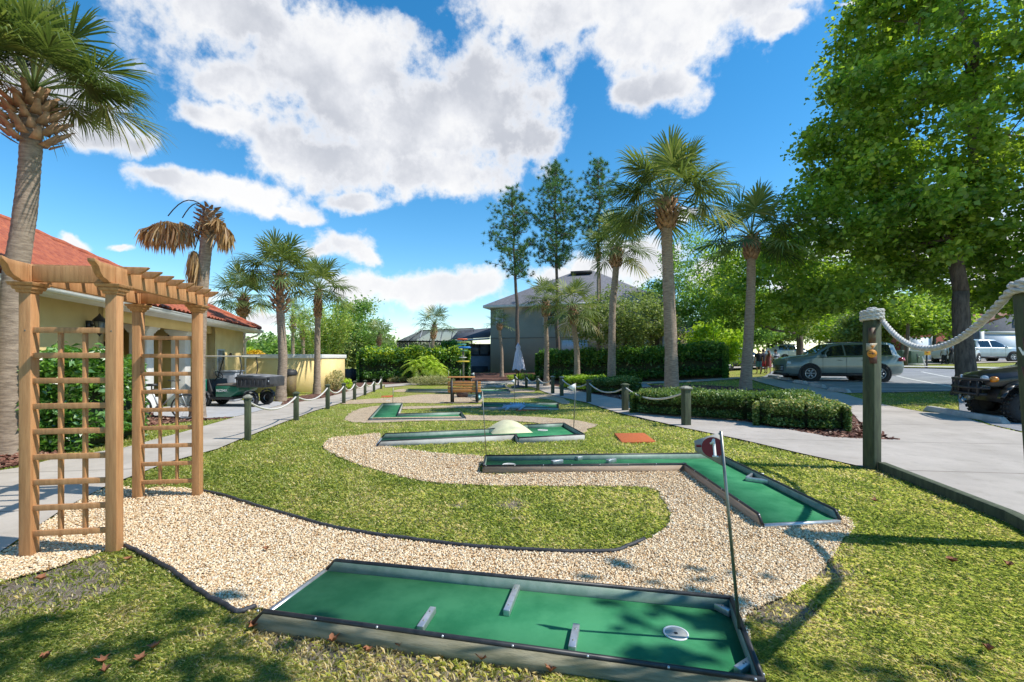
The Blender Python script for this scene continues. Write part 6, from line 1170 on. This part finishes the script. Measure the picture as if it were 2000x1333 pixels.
# ============================================================ people
skin = [mat('skin_light', (.50, .29, .20), (.46, .26, .18), 6, .6), mat('skin_dark', (.16, .09, .06), (.13, .075, .05), 6, .6)]
def person(loc, face, H, label, shirt, pants, sk, hair, dress=False, longhair=False, stripes=None, shorts=True, step=.06, pants_len=.50):
    T = thing('person', loc, label, 'person'); s = H/1.75; cs, sn = math.cos(face), math.sin(face)
    def L(p): x, y, z = p; return (x*s, y*s, z*s)
    J = {'pel': (0, 0, .93), 'waist': (0, .0, 1.08), 'chest': (0, .01, 1.30), 'neck': (0, .0, 1.47), 'nk2': (0, -.01, 1.53), 'head': (0, -.02, 1.62), 'crown': (0, -.01, 1.70)}
    V0, R0, E0 = [], [], []; ix = {}
    def addv(n, p, r): ix[n] = len(V0); V0.append(L(p)); R0.append((r[0]*s, r[1]*s) if isinstance(r, tuple) else (r*s, r*s))
    for n_, r in (('pel', (.15, .10)), ('waist', (.12, .09)), ('chest', (.155, .105)), ('neck', (.065, .06)), ('nk2', (.055, .055)), ('head', (.082, .098)), ('crown', (.06, .07))): addv(n_, J[n_], r)
    for a, b in (('pel', 'waist'), ('waist', 'chest'), ('chest', 'neck'), ('neck', 'nk2'), ('nk2', 'head'), ('head', 'crown')): E0.append((ix[a], ix[b]))
    for k, sd_ in (('l', 1), ('r', -1)):
        addv('sh'+k, (sd_*.17, 0, 1.40), .058); addv('el'+k, (sd_*.235, .03, 1.13), .042); addv('wr'+k, (sd_*.24, -.06, .90), .030); addv('ha'+k, (sd_*.24, -.09, .82), (.024, .036)); 
        E0.extend([(ix['chest'], ix['sh'+k]), (ix['sh'+k], ix['el'+k]), (ix['el'+k], ix['wr'+k]), (ix['wr'+k], ix['ha'+k])])
        for fi, dx in enumerate((-.022, -.007, .008, .022)): addv(f'f{k}{fi}', (sd_*.24, -.105+dx*.8, .755-.01*(fi in (1, 2))), .009); E0.append((ix['ha'+k], ix[f'f{k}{fi}']))
        addv('th'+k, (sd_*.225, -.135, .80), .010); E0.append((ix['ha'+k], ix['th'+k]))
        addv('hi'+k, (sd_*.09, 0, .88), .088); addv('kn'+k, (sd_*.10, -sd_*step*.6, .49), .056); addv('an'+k, (sd_*.10, -sd_*step+.02, .09), .036); addv('toe'+k, (sd_*.115, -sd_*step-.14, .035), (.042, .028)); 
        E0.extend([(ix['pel'], ix['hi'+k]), (ix['hi'+k], ix['kn'+k]), (ix['kn'+k], ix['an'+k]), (ix['an'+k], ix['toe'+k])])
    rot = lambda p: (p[0]*cs-p[1]*sn, p[0]*sn+p[1]*cs, p[2]); me = bpy.data.meshes.new('body'); me.from_pydata([rot(p) for p in V0], E0, []); me.materials.append(sk); o = bpy.data.objects.new('body', me); COL.objects.link(o); o.parent = T
    md = o.modifiers.new('skin', 'SKIN'); 
    for i, r in enumerate(R0): me.skin_vertices[0].data[i].radius = r
    me.skin_vertices[0].data[0].use_root = True; md.use_smooth_shade = True; sb = o.modifiers.new('sub', 'SUBSURF'); sb.levels = 1; sb.render_levels = 1
    W3 = lambda p: np.array(rot(L(p)))+np.array(loc)
    def ell(rings, n=16, name='shirt', m_=None):
        m = MB(); v = []
        for cx, cy, cz_, rx, ry in rings:
            for j in range(n): a = j*2*math.pi/n; v.append(W3((cx+rx*math.cos(a), cy+ry*math.sin(a), cz_)))
        m.add(v, [(i*n+j, i*n+(j+1) % n, (i+1)*n+(j+1) % n, (i+1)*n+j) for i in range(len(rings)-1) for j in range(n)]); return m.build(name, m_, T, smooth=True)
    if dress: ell([(0, 0, .52, .22, .17), (0, 0, .75, .19, .15), (0, 0, .95, .175, .14), (0, 0, 1.08, .14, .115), (0, .01, 1.28, .17, .13), (0, 0, 1.42, .16, .10), (0, 0, 1.47, .08, .075)], name='dress', m_=shirt)
    else:
        if stripes:
            zs = [.86, .95, 1.05, 1.16, 1.27, 1.38, 1.47]; w0 = {.86: (.185, .14), .95: (.175, .135), 1.05: (.165, .125), 1.16: (.17, .13), 1.27: (.185, .135), 1.38: (.20, .125), 1.47: (.08, .07)}
            for i in range(6): ell([(0, .0, zs[i], *w0[zs[i]]), (0, .0, zs[i+1], *w0[zs[i+1]])], name='shirt_stripe', m_=(shirt if i % 2 else stripes))
        else: ell([(0, 0, .86, .18, .135), (0, 0, 1.05, .160, .12), (0, .01, 1.28, .185, .135), (0, 0, 1.41, .19, .11), (0, 0, 1.475, .075, .07)], m_=shirt)
        zb = pants_len
        for k, sd_ in (('l', 1), ('r', -1)): ell([(sd_*.10, -sd_*step*.5, zb, .095, .105), (sd_*.09, 0, .75, .10, .12), (sd_*.07, 0, .90, .11, .13)], name='shorts', m_=pants)
        for sd_ in (1, -1):
            a, b = W3((sd_*.165, 0, 1.42)), W3((sd_*.225, .02, 1.20)); MB().tube([a, (a+b)/2, b], [.075*s, .070*s, .062*s], 10).build('sleeve', stripes or shirt, T, smooth=True)
    m = MB(); c = W3((0, .012, 1.665)); m.ball(c, .102*s, 12, (1, 1, .92)); 
    if longhair: a, b = W3((0, .06, 1.66)), W3((0, .10, 1.25)); m.tube([a, (a+b)/2+np.array(rot((0, .02, 0))), b], [.095*s, .10*s, .05*s], 10)
    m.build('hair', hair, T, smooth=True)
    f = MB(); 
    for sd_ in (1, -1): f.ball(W3((sd_*.030, -.112, 1.615)), .009*s, 6)
    f.build('eye', blk, T); MB().add([W3((-.012, -.108, 1.585)), W3((.012, -.108, 1.585)), W3((0, -.138, 1.58)), W3((0, -.112, 1.62))], [(0, 1, 2), (0, 2, 3), (1, 3, 2)]).build('nose', sk, T); MB().beam(W3((-.022, -.108, 1.558)), W3((.022, -.108, 1.558)), .006, .007).build('mouth', mat('lip', (.30, .10, .08)), T)
    for k, sd_ in (('l', 1), ('r', -1)): MB().ball(W3((sd_*.112, -sd_*step-.055, .04)), .06*s, 8, (.8, 1, .55)).build('shoe', mat('shoe', (.05, .05, .055)), T)
    return T
cl = lambda n, c: mat('cloth_'+n, c, tuple(x*.8 for x in c), 12, .85)
hb_, hbr = mat('hair_black', (.012, .01, .008)), mat('hair_auburn', (.13, .045, .02))
Yp = 32.5
def pp(px, by, Yd=Yp): x = (px-1000)/F*Yd; return (x, Yd, tz(x, Yd))
person(pp(1482, 726), R(170), 1.74, 'person in black t-shirt and teal shorts, leftmost of the group', cl('black', (.015, .015, .025)), cl('teal', (.07, .20, .28)), skin[0], hb_)
person(pp(1490.5, 726, 32.9), R(185), 1.72, 'person in dark t-shirt and red shorts in the group', cl('navy', (.02, .02, .04)), cl('red', (.40, .02, .03)), skin[1], hb_)
person(pp(1501, 727, 32.3), R(175), 1.62, 'person with long auburn hair in a rust-pink dress', cl('rust', (.28, .07, .06)), None, skin[0], hbr, dress=True, longhair=True)
person(pp(1515, 727, 31.6), R(182), 1.70, 'person in a broad navy and white striped top beside the SUV nose', cl('navy2', (.02, .02, .05)), cl('black', (0, 0, 0)), skin[0], hb_, stripes=cl('white', (.62, .62, .66)), pants_len=.62)
person(pp(1844, 711, 36.5), R(160), 1.50, 'person in a pale shirt and dark trousers bending by the white SUV', cl('pale', (.45, .45, .50)), cl('black', (0, 0, 0)), skin[1], hb_, pants_len=.12, step=.12)
person(pp(1858, 711, 36.3), R(200), 1.58, 'person in black clothes nearest the dark tree trunk', cl('black', (0, 0, 0)), cl('grey', (.06, .06, .07)), skin[1], hb_, pants_len=.12, step=.14)
# ============================================================ small far things
ug = mat('utility_green', (.10, .145, .10), (.08, .12, .085), 4, .6)
for px, w_, h_, lab, Yd in ((1764, 1.0, 1.05, 'green utility cabinet partly behind a thin trunk', 36.5), (1783, 1.15, 1.0, 'wider green utility cabinet to the right of the other one', 36)):
    b = np.array(atx(px, Yd)); T = thing('utility_cabinet', tuple(b), lab, 'utility cabinet', 'green utility cabinets'); MB().box(b+np.array((0, 0, h_/2+.1)), (w_, .8, h_), .1, .97).build('cabinet', ug, T, bevel=.03); MB().box(b+np.array((0, 0, .05)), (w_+.15, .95, .14), .1).build('base_slab', wsm, T); MB().box(b+np.array((0, -.41, h_*.55)), (.03, .02, h_*.7), .1).build('door_seam', blk, T); MB().box(b+np.array((0.1, -.42, h_*.6)), (.04, .04, .14), .1).build('handle', steel, T)
b = np.array(atx(1810, 32)); T = thing('yard_sign', tuple(b), 'small yellow-orange sign on a dark post by the far kerb', 'sign'); MB().box(b+np.array((0, 0, .45)), (.07, .07, 1.1)).build('post', blk, T); MB().box(b+np.array((0, -.05, 1.05)), (.42, .03, .40)).build('sign_panel', mat('sign_yellow', (.70, .38, .02), (.62, .33, .03), 9, .6), T, bevel=.01); MB().box(b+np.array((0, -.07, 1.05)), (.16, .01, .12)).build('sign_mark', mat('sign_mark', (.45, .16, .02)), T); MB().beam(b+np.array((-.2, .1, .75)), b+np.array((.0, .1, 0)), .07, .04).build('brace', stw, T)
T = thing('thin_tree_trunk', atx(1769, 35), 'thin tree with dark trunk in front of the green utility cabinets', 'tree'); q = np.array(atx(1769, 35)); m = MB(); branch(m, q, q+np.array((.2, 0, 3.6)), .14, .10, 0, 7, .05, 8); m.build('trunk', bark, T, smooth=True); p_ = in_ells(1800, [((q[0]+.2, q[1], q[2]+4.2), (1.7, 1.4, 1.1))], .3); v, f = leaf_quads(p_, np.full(len(p_), .24)); uni('crown', v, f, LG['sycamore'], parent=T, origin=tuple(world_loc(T)), tint=np.repeat(rng.random(len(p_)), 4))
stone = mat('pale_stone', (.42, .41, .40), (.26, .26, .26), 6, .9, .01, 20)
for px, py, r, lab in ((1255, 757, .42, 'flat pale stone on the grass left of the tallest palm'), (977, 757, .32, 'light flat stone beside the farthest green')):
    g_ = G(px, py); m = MB().ball(g_+np.array((0, 0, .02)), r, 12, (1, .6, .32)); m.v[0] += rng.normal(0, .02, m.v[0].shape); o = m.build('stone', stone, smooth=True, origin=tuple(g_)); tag(o, lab, 'stone')
# ============================================================ bench, signpost, planter
ow = mat('orange_wood', (.66, .29, .08), (.54, .21, .05), 5, .55, .001, 60, stretch=(1, 5, 5)); b0 = G(882, 788); b1 = G(931, 787.5)
T = thing('park_bench', tuple((b0+b1)/2), 'orange slatted bench on black legs seen from behind', 'bench'); ux_ = (b1-b0)/np.linalg.norm(b1-b0); Lb = np.linalg.norm(b1-b0); k_ = b0[1]/F; mid = (b0+b1)/2
hz_ = lambda py: (788-py)*k_
for i, py in enumerate((748, 753, 758.2, 763.0)): MB().beam(mid-ux_*Lb*.66+np.array((0, .05, hz_(py))), mid+ux_*Lb*.66+np.array((0, .05, hz_(py))), .035, .075).build('back_slat', ow, T, bevel=.004)
for i in range(4): MB().beam(mid-ux_*Lb*.66+np.array((0, .16+.11*i, hz_(766.5))), mid+ux_*Lb*.66+np.array((0, .16+.11*i, hz_(766.5))), .10, .045).build('seat_slat', ow, T, bevel=.004)
for b in (b0, b1):
    MB().beam(b+np.array((0, 0, -.05)), b+np.array((0, .03, hz_(744.5))), .085, .06, up=(0, 1, 0)).build('leg', blk, T); MB().beam(b+np.array((0, .04, hz_(769))), b+np.array((0, .52, hz_(769))), .05, .05).build('seat_bearer', blk, T); MB().beam(b+np.array((0, .50, -.05)), b+np.array((0, .50, hz_(769))), .07, .05, up=(0, 1, 0)).build('leg', blk, T)
    MB().beam(b+np.array((-.28, -.03, .02)), b+np.array((.06, -.03, .02)), .05, .04).build('foot', blk, T)
bf = G(902, 770); T = thing('picnic_table', tuple(bf), 'orange slatted table top just beyond the bench', 'table'); kk = bf[1]/F
for i in range(5): MB().beam(bf+np.array((-.72, .16*i, (770-737.5)*kk)), bf+np.array((.62, .16*i, (770-737.5)*kk)), .14, .04).build('top_slat', ow, T, bevel=.004)
for s_ in (-.55, .45): MB().beam(bf+np.array((s_, .3, -.1)), bf+np.array((s_, .3, (770-738.5)*kk)), .08, .08, up=(0, 1, 0)).build('leg', blk, T)
g_ = G(903, 776); T = thing('barrel_planter', tuple(g_), 'brown half-barrel tub under the orange bench', 'planter'); MB().lathe(g_, [(.001, .0), (.24, .0), (.29, .18), (.30, .34), (.27, .34), (.25, .30), (.001, .30)], 20).build('tub', mat('barrel_brown', (.13, .085, .07), (.09, .055, .045), 9, .8, stretch=(6, 6, 1)), T, smooth=True); MB().lathe(g_, [(.295, .20), (.30, .25), (.285, .25)], 20).build('hoop', blk, T)
g_ = G(905, 765); Ys = g_[1]; T = thing('direction_signpost', tuple(g_), 'post with red, green, blue, white and yellow arrow boards', 'signpost'); hh_ = lambda py: CZ+(HZ-py)/F*Ys; xx = lambda px: (px-1000)/F*Ys
MB().beam((g_[0], Ys, g_[2]-.1), (g_[0], Ys, hh_(662)), .09, .09, up=(0, 1, 0)).build('post', mat('post_grey_wood', (.24, .21, .15), (.16, .14, .10), 8, .85), T)
for x0_, x1_, y0_, y1_, c_, rr_ in ((891, 913, 661, 666, (.60, .09, .02), 0), (893, 922, 667, 671, (.45, .60, .20), 1), (892, 911, 671.5, 676, (.03, .28, .22), 0), (896, 921, 676.5, 682.5, (.03, .22, .58), 1), (896, 913, 684, 688, (.03, .16, .06), 0), (897, 913, 697, 701, (.60, .62, .55), 1), (891, 917, 704.5, 709, (.70, .52, .03), 0)):
    y1_ -= 1.2; y0_ += .6; z0_, z1_ = hh_(y1_), hh_(y0_); zm = (z0_+z1_)/2; a, b = xx(x0_), xx(x1_); t_ = .12
    P3 = [(a, Ys-.07, z0_), (b-t_, Ys-.07, z0_), (b, Ys-.07, zm), (b-t_, Ys-.07, z1_), (a, Ys-.07, z1_)] if rr_ else [(a+t_, Ys-.07, z0_), (b, Ys-.07, z0_), (b, Ys-.07, z1_), (a+t_, Ys-.07, z1_), (a, Ys-.07, zm)]
    MB().slab(P3, (0, .03, 0)).build('arrow_board', mat('board_%d_%d' % (x0_, y0_), c_, None, 5, .5), T)
g_ = G(934, 784); T = thing('hose_reel', tuple(g_), 'teal round drum with pale hose loop lying by the bench leg', 'hose reel'); c = g_+np.array((0, -.05, .15)); MB().ball(c, .135, 16).build('drum', mat('teal_plastic', (.03, .24, .28), (.02, .17, .20), 5, .3, coat=.4), T, smooth=True); a = np.linspace(0, 6.28, 24); MB().tube(np.stack([c[0]-.14+.17*np.cos(a), c[1]+0*a, c[2]-.02+.10*np.sin(a)], 1), .016, 6).build('hose_loop', mat('pale_hose', (.50, .52, .40)), T, smooth=True); MB().lathe(c+np.array((.04, -.12, .03)), [(.05, 0), (.045, .012), (.001, .014)], 12, axis=(.2, -1, .2)).build('drum_cap', mat('pale_cyan', (.40, .65, .68)), T)
# closed umbrella
g_ = G(1012, 757); Yu = g_[1]; T = thing('closed_umbrella', tuple(g_), 'closed pale lavender-white patio umbrella on a dark round base', 'umbrella'); hh_ = lambda py: CZ+(HZ-py)/F*Yu
MB().lathe(g_-np.array((0, 0, .02)), [(.001, 0), (.42, 0), (.42, .07), (.36, .12), (.06, .15), (.05, .3), (.001, .3)], 24).build('base', mat('base_grey', (.10, .10, .11), (.07, .07, .08), 8, .7), T, smooth=False); MB().tube([g_, (g_[0], Yu, hh_(676))], .03, 8).build('pole', iron, T)
n = 32; rings = []; prof = [(672, .03), (676, .10), (679, .13), (682, .10), (690, .17), (705, .24), (716, .30), (722, .34)]
for py, r in prof:
    rings.append([(g_[0]+.02*(py-672)/20+r*(1+.22*math.cos(8*j*2*math.pi/n))*math.cos(j*2*math.pi/n), Yu+r*(1+.22*math.cos(8*j*2*math.pi/n))*math.sin(j*2*math.pi/n), hh_(py)-(.05*math.cos(4*j*2*math.pi/n) if py > 720 else 0)) for j in range(n)])
MB().add(np.array(rings).reshape(-1, 3), [(i*n+j, i*n+(j+1) % n, (i+1)*n+(j+1) % n, (i+1)*n+j) for i in range(len(prof)-1) for j in range(n)]+[tuple(range(n))]).build('canopy', mat('lavender_canvas', (.62, .62, .74), (.52, .52, .64), 6, .85), T, smooth=True)
MB().lathe((g_[0], Yu, hh_(672)), [(.03, 0), (.04, .03), (.001, .08)], 8).build('finial', mat('lavender_canvas', (0, 0, 0)), T)
# alligator figure
g_ = G(1012, 800.5); kA = g_[1]/F; T = thing('alligator_figure', tuple(g_), 'pale blue alligator figure with green tail lying beside a green', 'figure'); xA = lambda px: (px-1000)*kA
pts = [(972, .06, .025), (980, .08, .04), (986, .11, .07), (992, .11, .075), (998, .13, .08), (1008, .17, .10), (1018, .16, .095), (1026, .12, .07)]
m = MB(); n = 12; v = [(xA(px), g_[1]+w_*math.cos(j*2*math.pi/n)*1.1, g_[2]+.02+h_*.8+h_*math.sin(j*2*math.pi/n)) for px, w_, h_ in pts for j in range(n)]; m.add(v, [(i*n+j, i*n+(j+1) % n, (i+1)*n+(j+1) % n, (i+1)*n+j) for i in range(len(pts)-1) for j in range(n)]+[tuple(range(n)), tuple((len(pts)-1)*n+j for j in range(n))])
for px in (984, 987): m.ball((xA(px), g_[1]-.07, g_[2]+.15), .025, 8)
blue = mat('pale_blue_paint', (.38, .50, .62), (.28, .40, .52), 8, .6); m.build('body', blue, T, smooth=True)
for px, sy in ((994, -1), (1020, -1), (994, 1), (1020, 1)): MB().tube([(xA(px), g_[1]+sy*.15, g_[2]+.10), (xA(px)-.04, g_[1]+sy*.26, g_[2]+.06), (xA(px)-.12, g_[1]+sy*.30, g_[2]+.02)], [.05, .035, .025], 8).build('leg', blue, T, smooth=True)
tp = [(1026, .075), (1036, .065), (1046, .055), (1056, .045), (1066, .03), (1076, .015)]; m = MB().tube([(xA(px), g_[1]+.05*math.sin(px/9), g_[2]+.04+r) for px, r in tp], [r for _, r in tp], 9)
for px in range(1028, 1074, 6): r = np.interp(px, [q[0] for q in tp], [q[1] for q in tp]); m.lathe((xA(px), g_[1]+.05*math.sin(px/9), g_[2]+.02+r*2), [(.03, 0), (.001, .05)], 4)
m.build('tail', mat('pale_green_paint', (.20, .42, .33), (.16, .34, .27), 8, .6), T, smooth=True)
m = MB()
for px in range(998, 1026, 5): m.lathe((xA(px), g_[1], g_[2]+.19), [(.04, 0), (.001, .06)], 4)
m.build('back_ridge', blue, T)
# ============================================================ utility cart
def cart():
    g_ = G(470, 792); loc = np.array((-9.55, 16.1, tz(-9.5, 16.0)+.02)); T = thing('utility_cart', tuple(loc), 'green golf utility cart with black cargo box parked by the yellow wall', 'golf cart'); rz = R(180)-.03; fin = lambda m_: m_.map(lambda q_: q_*np.array((.80, .94, .94))).xf(tuple(loc), rz)
    gr = mat('cart_green', (.012, .16, .095), (.01, .13, .08), 4, .35, coat=.6); gb = mat('cart_box', (.035, .037, .042), (.06, .062, .068), 6, .6)
    # heading +x (left in the picture). near side y=+.6 faces the camera after the half turn
    def sl(poly, y0_, y1_, nm, m_, bv=.01, lab=None): return fin(MB().slab([(x, y0_, z) for x, z in poly], (0, y1_-y0_, 0))).build(nm, m_, T, bevel=bv)
    sl([(1.50, .30), (1.35, .26), (-.15, .26), (-.15, .36), (1.30, .36), (1.44, .45)], -.58, .58, 'floor_sill', blk)
    sl([(1.02, .36), (1.50, .36), (1.60, .55), (1.52, .80), (1.25, .95), (1.02, 1.00)], -.55, .55, 'front_cowl', gr, .03)
    sl([(1.00, .97), (.92, .98), (.78, .50), (.66, .34), (.95, .34)], -.50, .50, 'dash_panel', blk, .01)
    sl([(.55, .36), (.55, .74), (-.05, .74), (-.42, .72), (-.42, .55), (-.10, .36)], -.60, .60, 'side_panel', gr, .015)
    sl([(.60, .74), (.55, .82), (-.32, .84), (-.34, .74)], -.54, .54, 'seat', mat('seat_tan', (.24, .20, .17), (.17, .14, .12), 8, .6), .03)
    sl([(-.28, .84), (-.22, 1.08), (-.30, 1.10), (-.38, .84)], -.52, .52, 'backrest', blk, .03)
    bx_ = fin(MB().slab([(-.36, .62, .70), (-1.62, .62, .70), (-1.66, .66, 1.06), (-.36, .66, 1.06)], (0, -1.28, 0))).build('cargo_box', gb, T, bevel=.015)
    m = MB()
    for k in range(7): m.box((-.45-.18*k, .668, .86), (.025, .03, .26))
    m.box((-1.0, .67, 1.04), (1.32, .04, .05)); fin(m).build('box_ribs', gb, T)
    sl([(-.34, 1.06), (-.30, 1.16), (-.9, 1.14), (-1.62, 1.09), (-1.62, 1.06)], -.55, .55, 'cargo_load', mat('load_grey', (.10, .10, .11), (.30, .30, .30), 4, .7), .02)
    fin(MB().box((-1.72, .35, .93), (.14, .5, .26))).build('tail_box', gb, T, bevel=.01); fin(MB().lathe((-1.73, .61, .93), [(.03, 0), (.001, .01)], 10, axis=(0, 1, 0))).build('reflector', lampg, T)
    for s_ in (1, -1):
        fin(MB().tube([(1.42, s_*.50, .85), (1.22, s_*.50, 1.30), (1.05, s_*.50, 1.80)], .02, 6)).build('roof_strut', blk, T, smooth=True); fin(MB().tube([(-.36, s_*.52, .95), (-.48, s_*.52, 1.30), (-.50, s_*.50, 1.45), (-.42, s_*.50, 1.80)], .022, 6)).build('roof_strut', blk, T, smooth=True)
    fin(MB().box((.40, 0, 1.82), (1.95, 1.12, .05))).build('roof', mat('roof_cream', (.55, .52, .44), (.48, .45, .38), 3, .5), T, bevel=.02)
    fin(MB().slab([(1.40, -.48, .95), (1.40, .48, .95), (1.07, .48, 1.76), (1.07, -.48, 1.76)], (.012, 0, 0))).build('windscreen', mat('cart_screen', (.30, .33, .34), None, 5, .1, alpha=.30), T)
    a = np.linspace(0, 6.28, 20); c = np.array((.70, .22, 1.14)); ax = np.array((-.75, 0, .66)); u = np.array((0, 1, 0)); v = np.cross(ax, u); sw_ = MB().tube([c+.17*(math.cos(t)*u+math.sin(t)*v) for t in a], .016, 6).tube([c, (.98, .22, .82)], .018, 6)
    for t in (0, 2.1, 4.2): sw_.tube([c, c+.17*(math.cos(t)*u+math.sin(t)*v)], .010, 5)
    fin(sw_).build('steering_wheel', blk, T, smooth=True)
    for x in (1.12, -.92):
        for s_ in (1, -1):
            p = np.array((x*.80, s_*.50*.94, .225)); cs, sn = math.cos(rz), math.sin(rz); wheel(T, (loc[0]+p[0]*cs-p[1]*sn, loc[1]+p[0]*sn+p[1]*cs, loc[2]+p[2]), .235, .17, (-sn*s_, cs*s_, 0), 5)
            m = MB(); aa = np.linspace(.15, 2.99, 8); ps = [(x+.31*math.cos(t), s_*.45, .25+.31*math.sin(t)) for t in aa]
            for p_, q_ in zip(ps[:-1], ps[1:]): m.slab([p_, q_, (q_[0], q_[1], q_[2]+.03), (p_[0], p_[1], p_[2]+.03)], (0, s_*.17, 0))
            fin(m).build('fender', gb, T)
    global dn, ex
    cs, sn = math.cos(rz), math.sin(rz); dn = np.array((-sn, cs, 0)); ex = np.array((-cs, -sn, 0)); letters('REZMA', np.array(loc)+np.array((.22*cs-.572*sn, .22*sn+.572*cs, .55)), .12, T, ink)
cart()
g_ = np.array((-10.75, 17.9, tz(-10.6, 17.9))); T = thing('waste_bin', tuple(g_), 'grey wheeled waste bin standing behind the cart steering wheel', 'bin'); MB().box(g_+np.array((-.15, 0, .58)), (.55, .6, 1.1), .1, 1.12).build('bin_body', mat('bin_grey', (.42, .44, .48), (.36, .38, .42), 5, .5), T, bevel=.03); MB().box(g_+np.array((-.15, 0, 1.17)), (.68, .72, .07), .1).build('lid', mat('bin_lid', (.30, .32, .35)), T, bevel=.02)
g_ = G(561, 775)+np.array((0, .2, 0)); T = thing('litter_bin', tuple(g_), 'dark domed litter bin behind the bulb-trunked palm', 'bin'); MB().lathe(g_, [(.001, 0), (.27, 0), (.30, .95), (.001, .95)], 16).build('bin_body', mat('bin_brown', (.20, .14, .05), (.14, .10, .05), 6, .7), T); MB().lathe(g_+np.array((0, 0, .95)), [(.33, 0), (.33, .12), (.27, .22), (.001, .26)], 16).build('bin_top', blk, T)
# ============================================================ bicycle by the column
def bike():
    loc = np.array((-8.75, 11.5, tz(-8.75, 11.5))); T = thing('bicycle', tuple(loc), 'bicycle with wide handlebar leaning near the white columns', 'bicycle'); d = np.array((.93, .36, 0)); up = np.array((0, 0, 1.)); P_ = lambda x, z, y=0: loc+d*x+up*z+np.array((-d[1], d[0], 0))*y
    for x in (.52, -.52):
        a = np.linspace(0, 2*math.pi, 33); w_ = MB().tube([P_(x+.31*math.cos(t), .33+.31*math.sin(t)) for t in a], .022, 6).build('wheel', tyre, T, smooth=True); m = MB()
        for t in a[::2]: m.tube([P_(x, .33), P_(x+.30*math.cos(t), .33+.30*math.sin(t))], .003, 3)
        m.build('spokes', alu, w_); MB().tube([P_(x+.285*math.cos(t), .33+.285*math.sin(t)) for t in a], .012, 5).build('rim', alu, w_)
    fr_ = mat('bike_frame', (.50, .52, .55), (.42, .44, .46), 5, .3, metal=.4); m = MB(); bb, st_, hd_ = P_(-.05, .30), P_(-.20, .78), P_(.36, .80)
    for a, b in ((bb, st_), (bb, hd_), (st_, hd_), (bb, P_(-.52, .33)), (st_, P_(-.52, .33)), (P_(.40, .72), P_(.52, .33))): m.tube([a, b], .018, 6)
    m.build('frame', fr_, T, smooth=True); MB().box(st_+up*.12, (.24, .12, .06), .37, .8).tube([st_, st_+up*.10], .014, 6).build('saddle', blk, T); MB().tube([hd_, P_(.33, .98), P_(.33, 1.0, .25), P_(.22, 1.02, .30)], .013, 6).tube([P_(.33, .98), P_(.33, 1.0, -.25), P_(.22, 1.02, -.30)], .013, 6).build('handlebar', blk, T, smooth=True); MB().lathe(bb, [(.09, -.01), (.09, .01), (.001, .011)], 14, axis=(-d[1], d[0], 0)).build('chainring', steel, T)
bike()
# grey pipe by the bush
pv = mat('pvc_grey', (.36, .38, .40), (.30, .32, .34), 6, .5); a = G(137, 857); Ya = a[1]; T = thing('standpipe', tuple(a), 'grey plastic pipe rising and bending right under the clipped bush', 'pipe'); kk = Ya/F
q = [a-np.array((0, 0, .05)), a+np.array((0, 0, (857-828)*kk)), a+np.array((.02, 0, (857-818)*kk)), a+np.array((.08, 0, (857-814.5)*kk)), a+np.array((.3, .03, (857-813)*kk)), a+np.array((.75, .15, (857-811)*kk))]
MB().tube(q, .042, 10).build('pipe', pv, T, smooth=True); MB().cyl(q[1]-np.array((0, 0, .10)), q[1], .055, 12).cyl(q[3]+np.array((.02, 0, 0)), q[3]+np.array((.12, 0, .005)), .055, 12).build('coupling', pv, T); MB().box(np.array(q[4])+np.array((.1, 0, -.02)), (.12, .12, .10)).build('valve', blk, T)
print('done', len(bpy.data.objects))
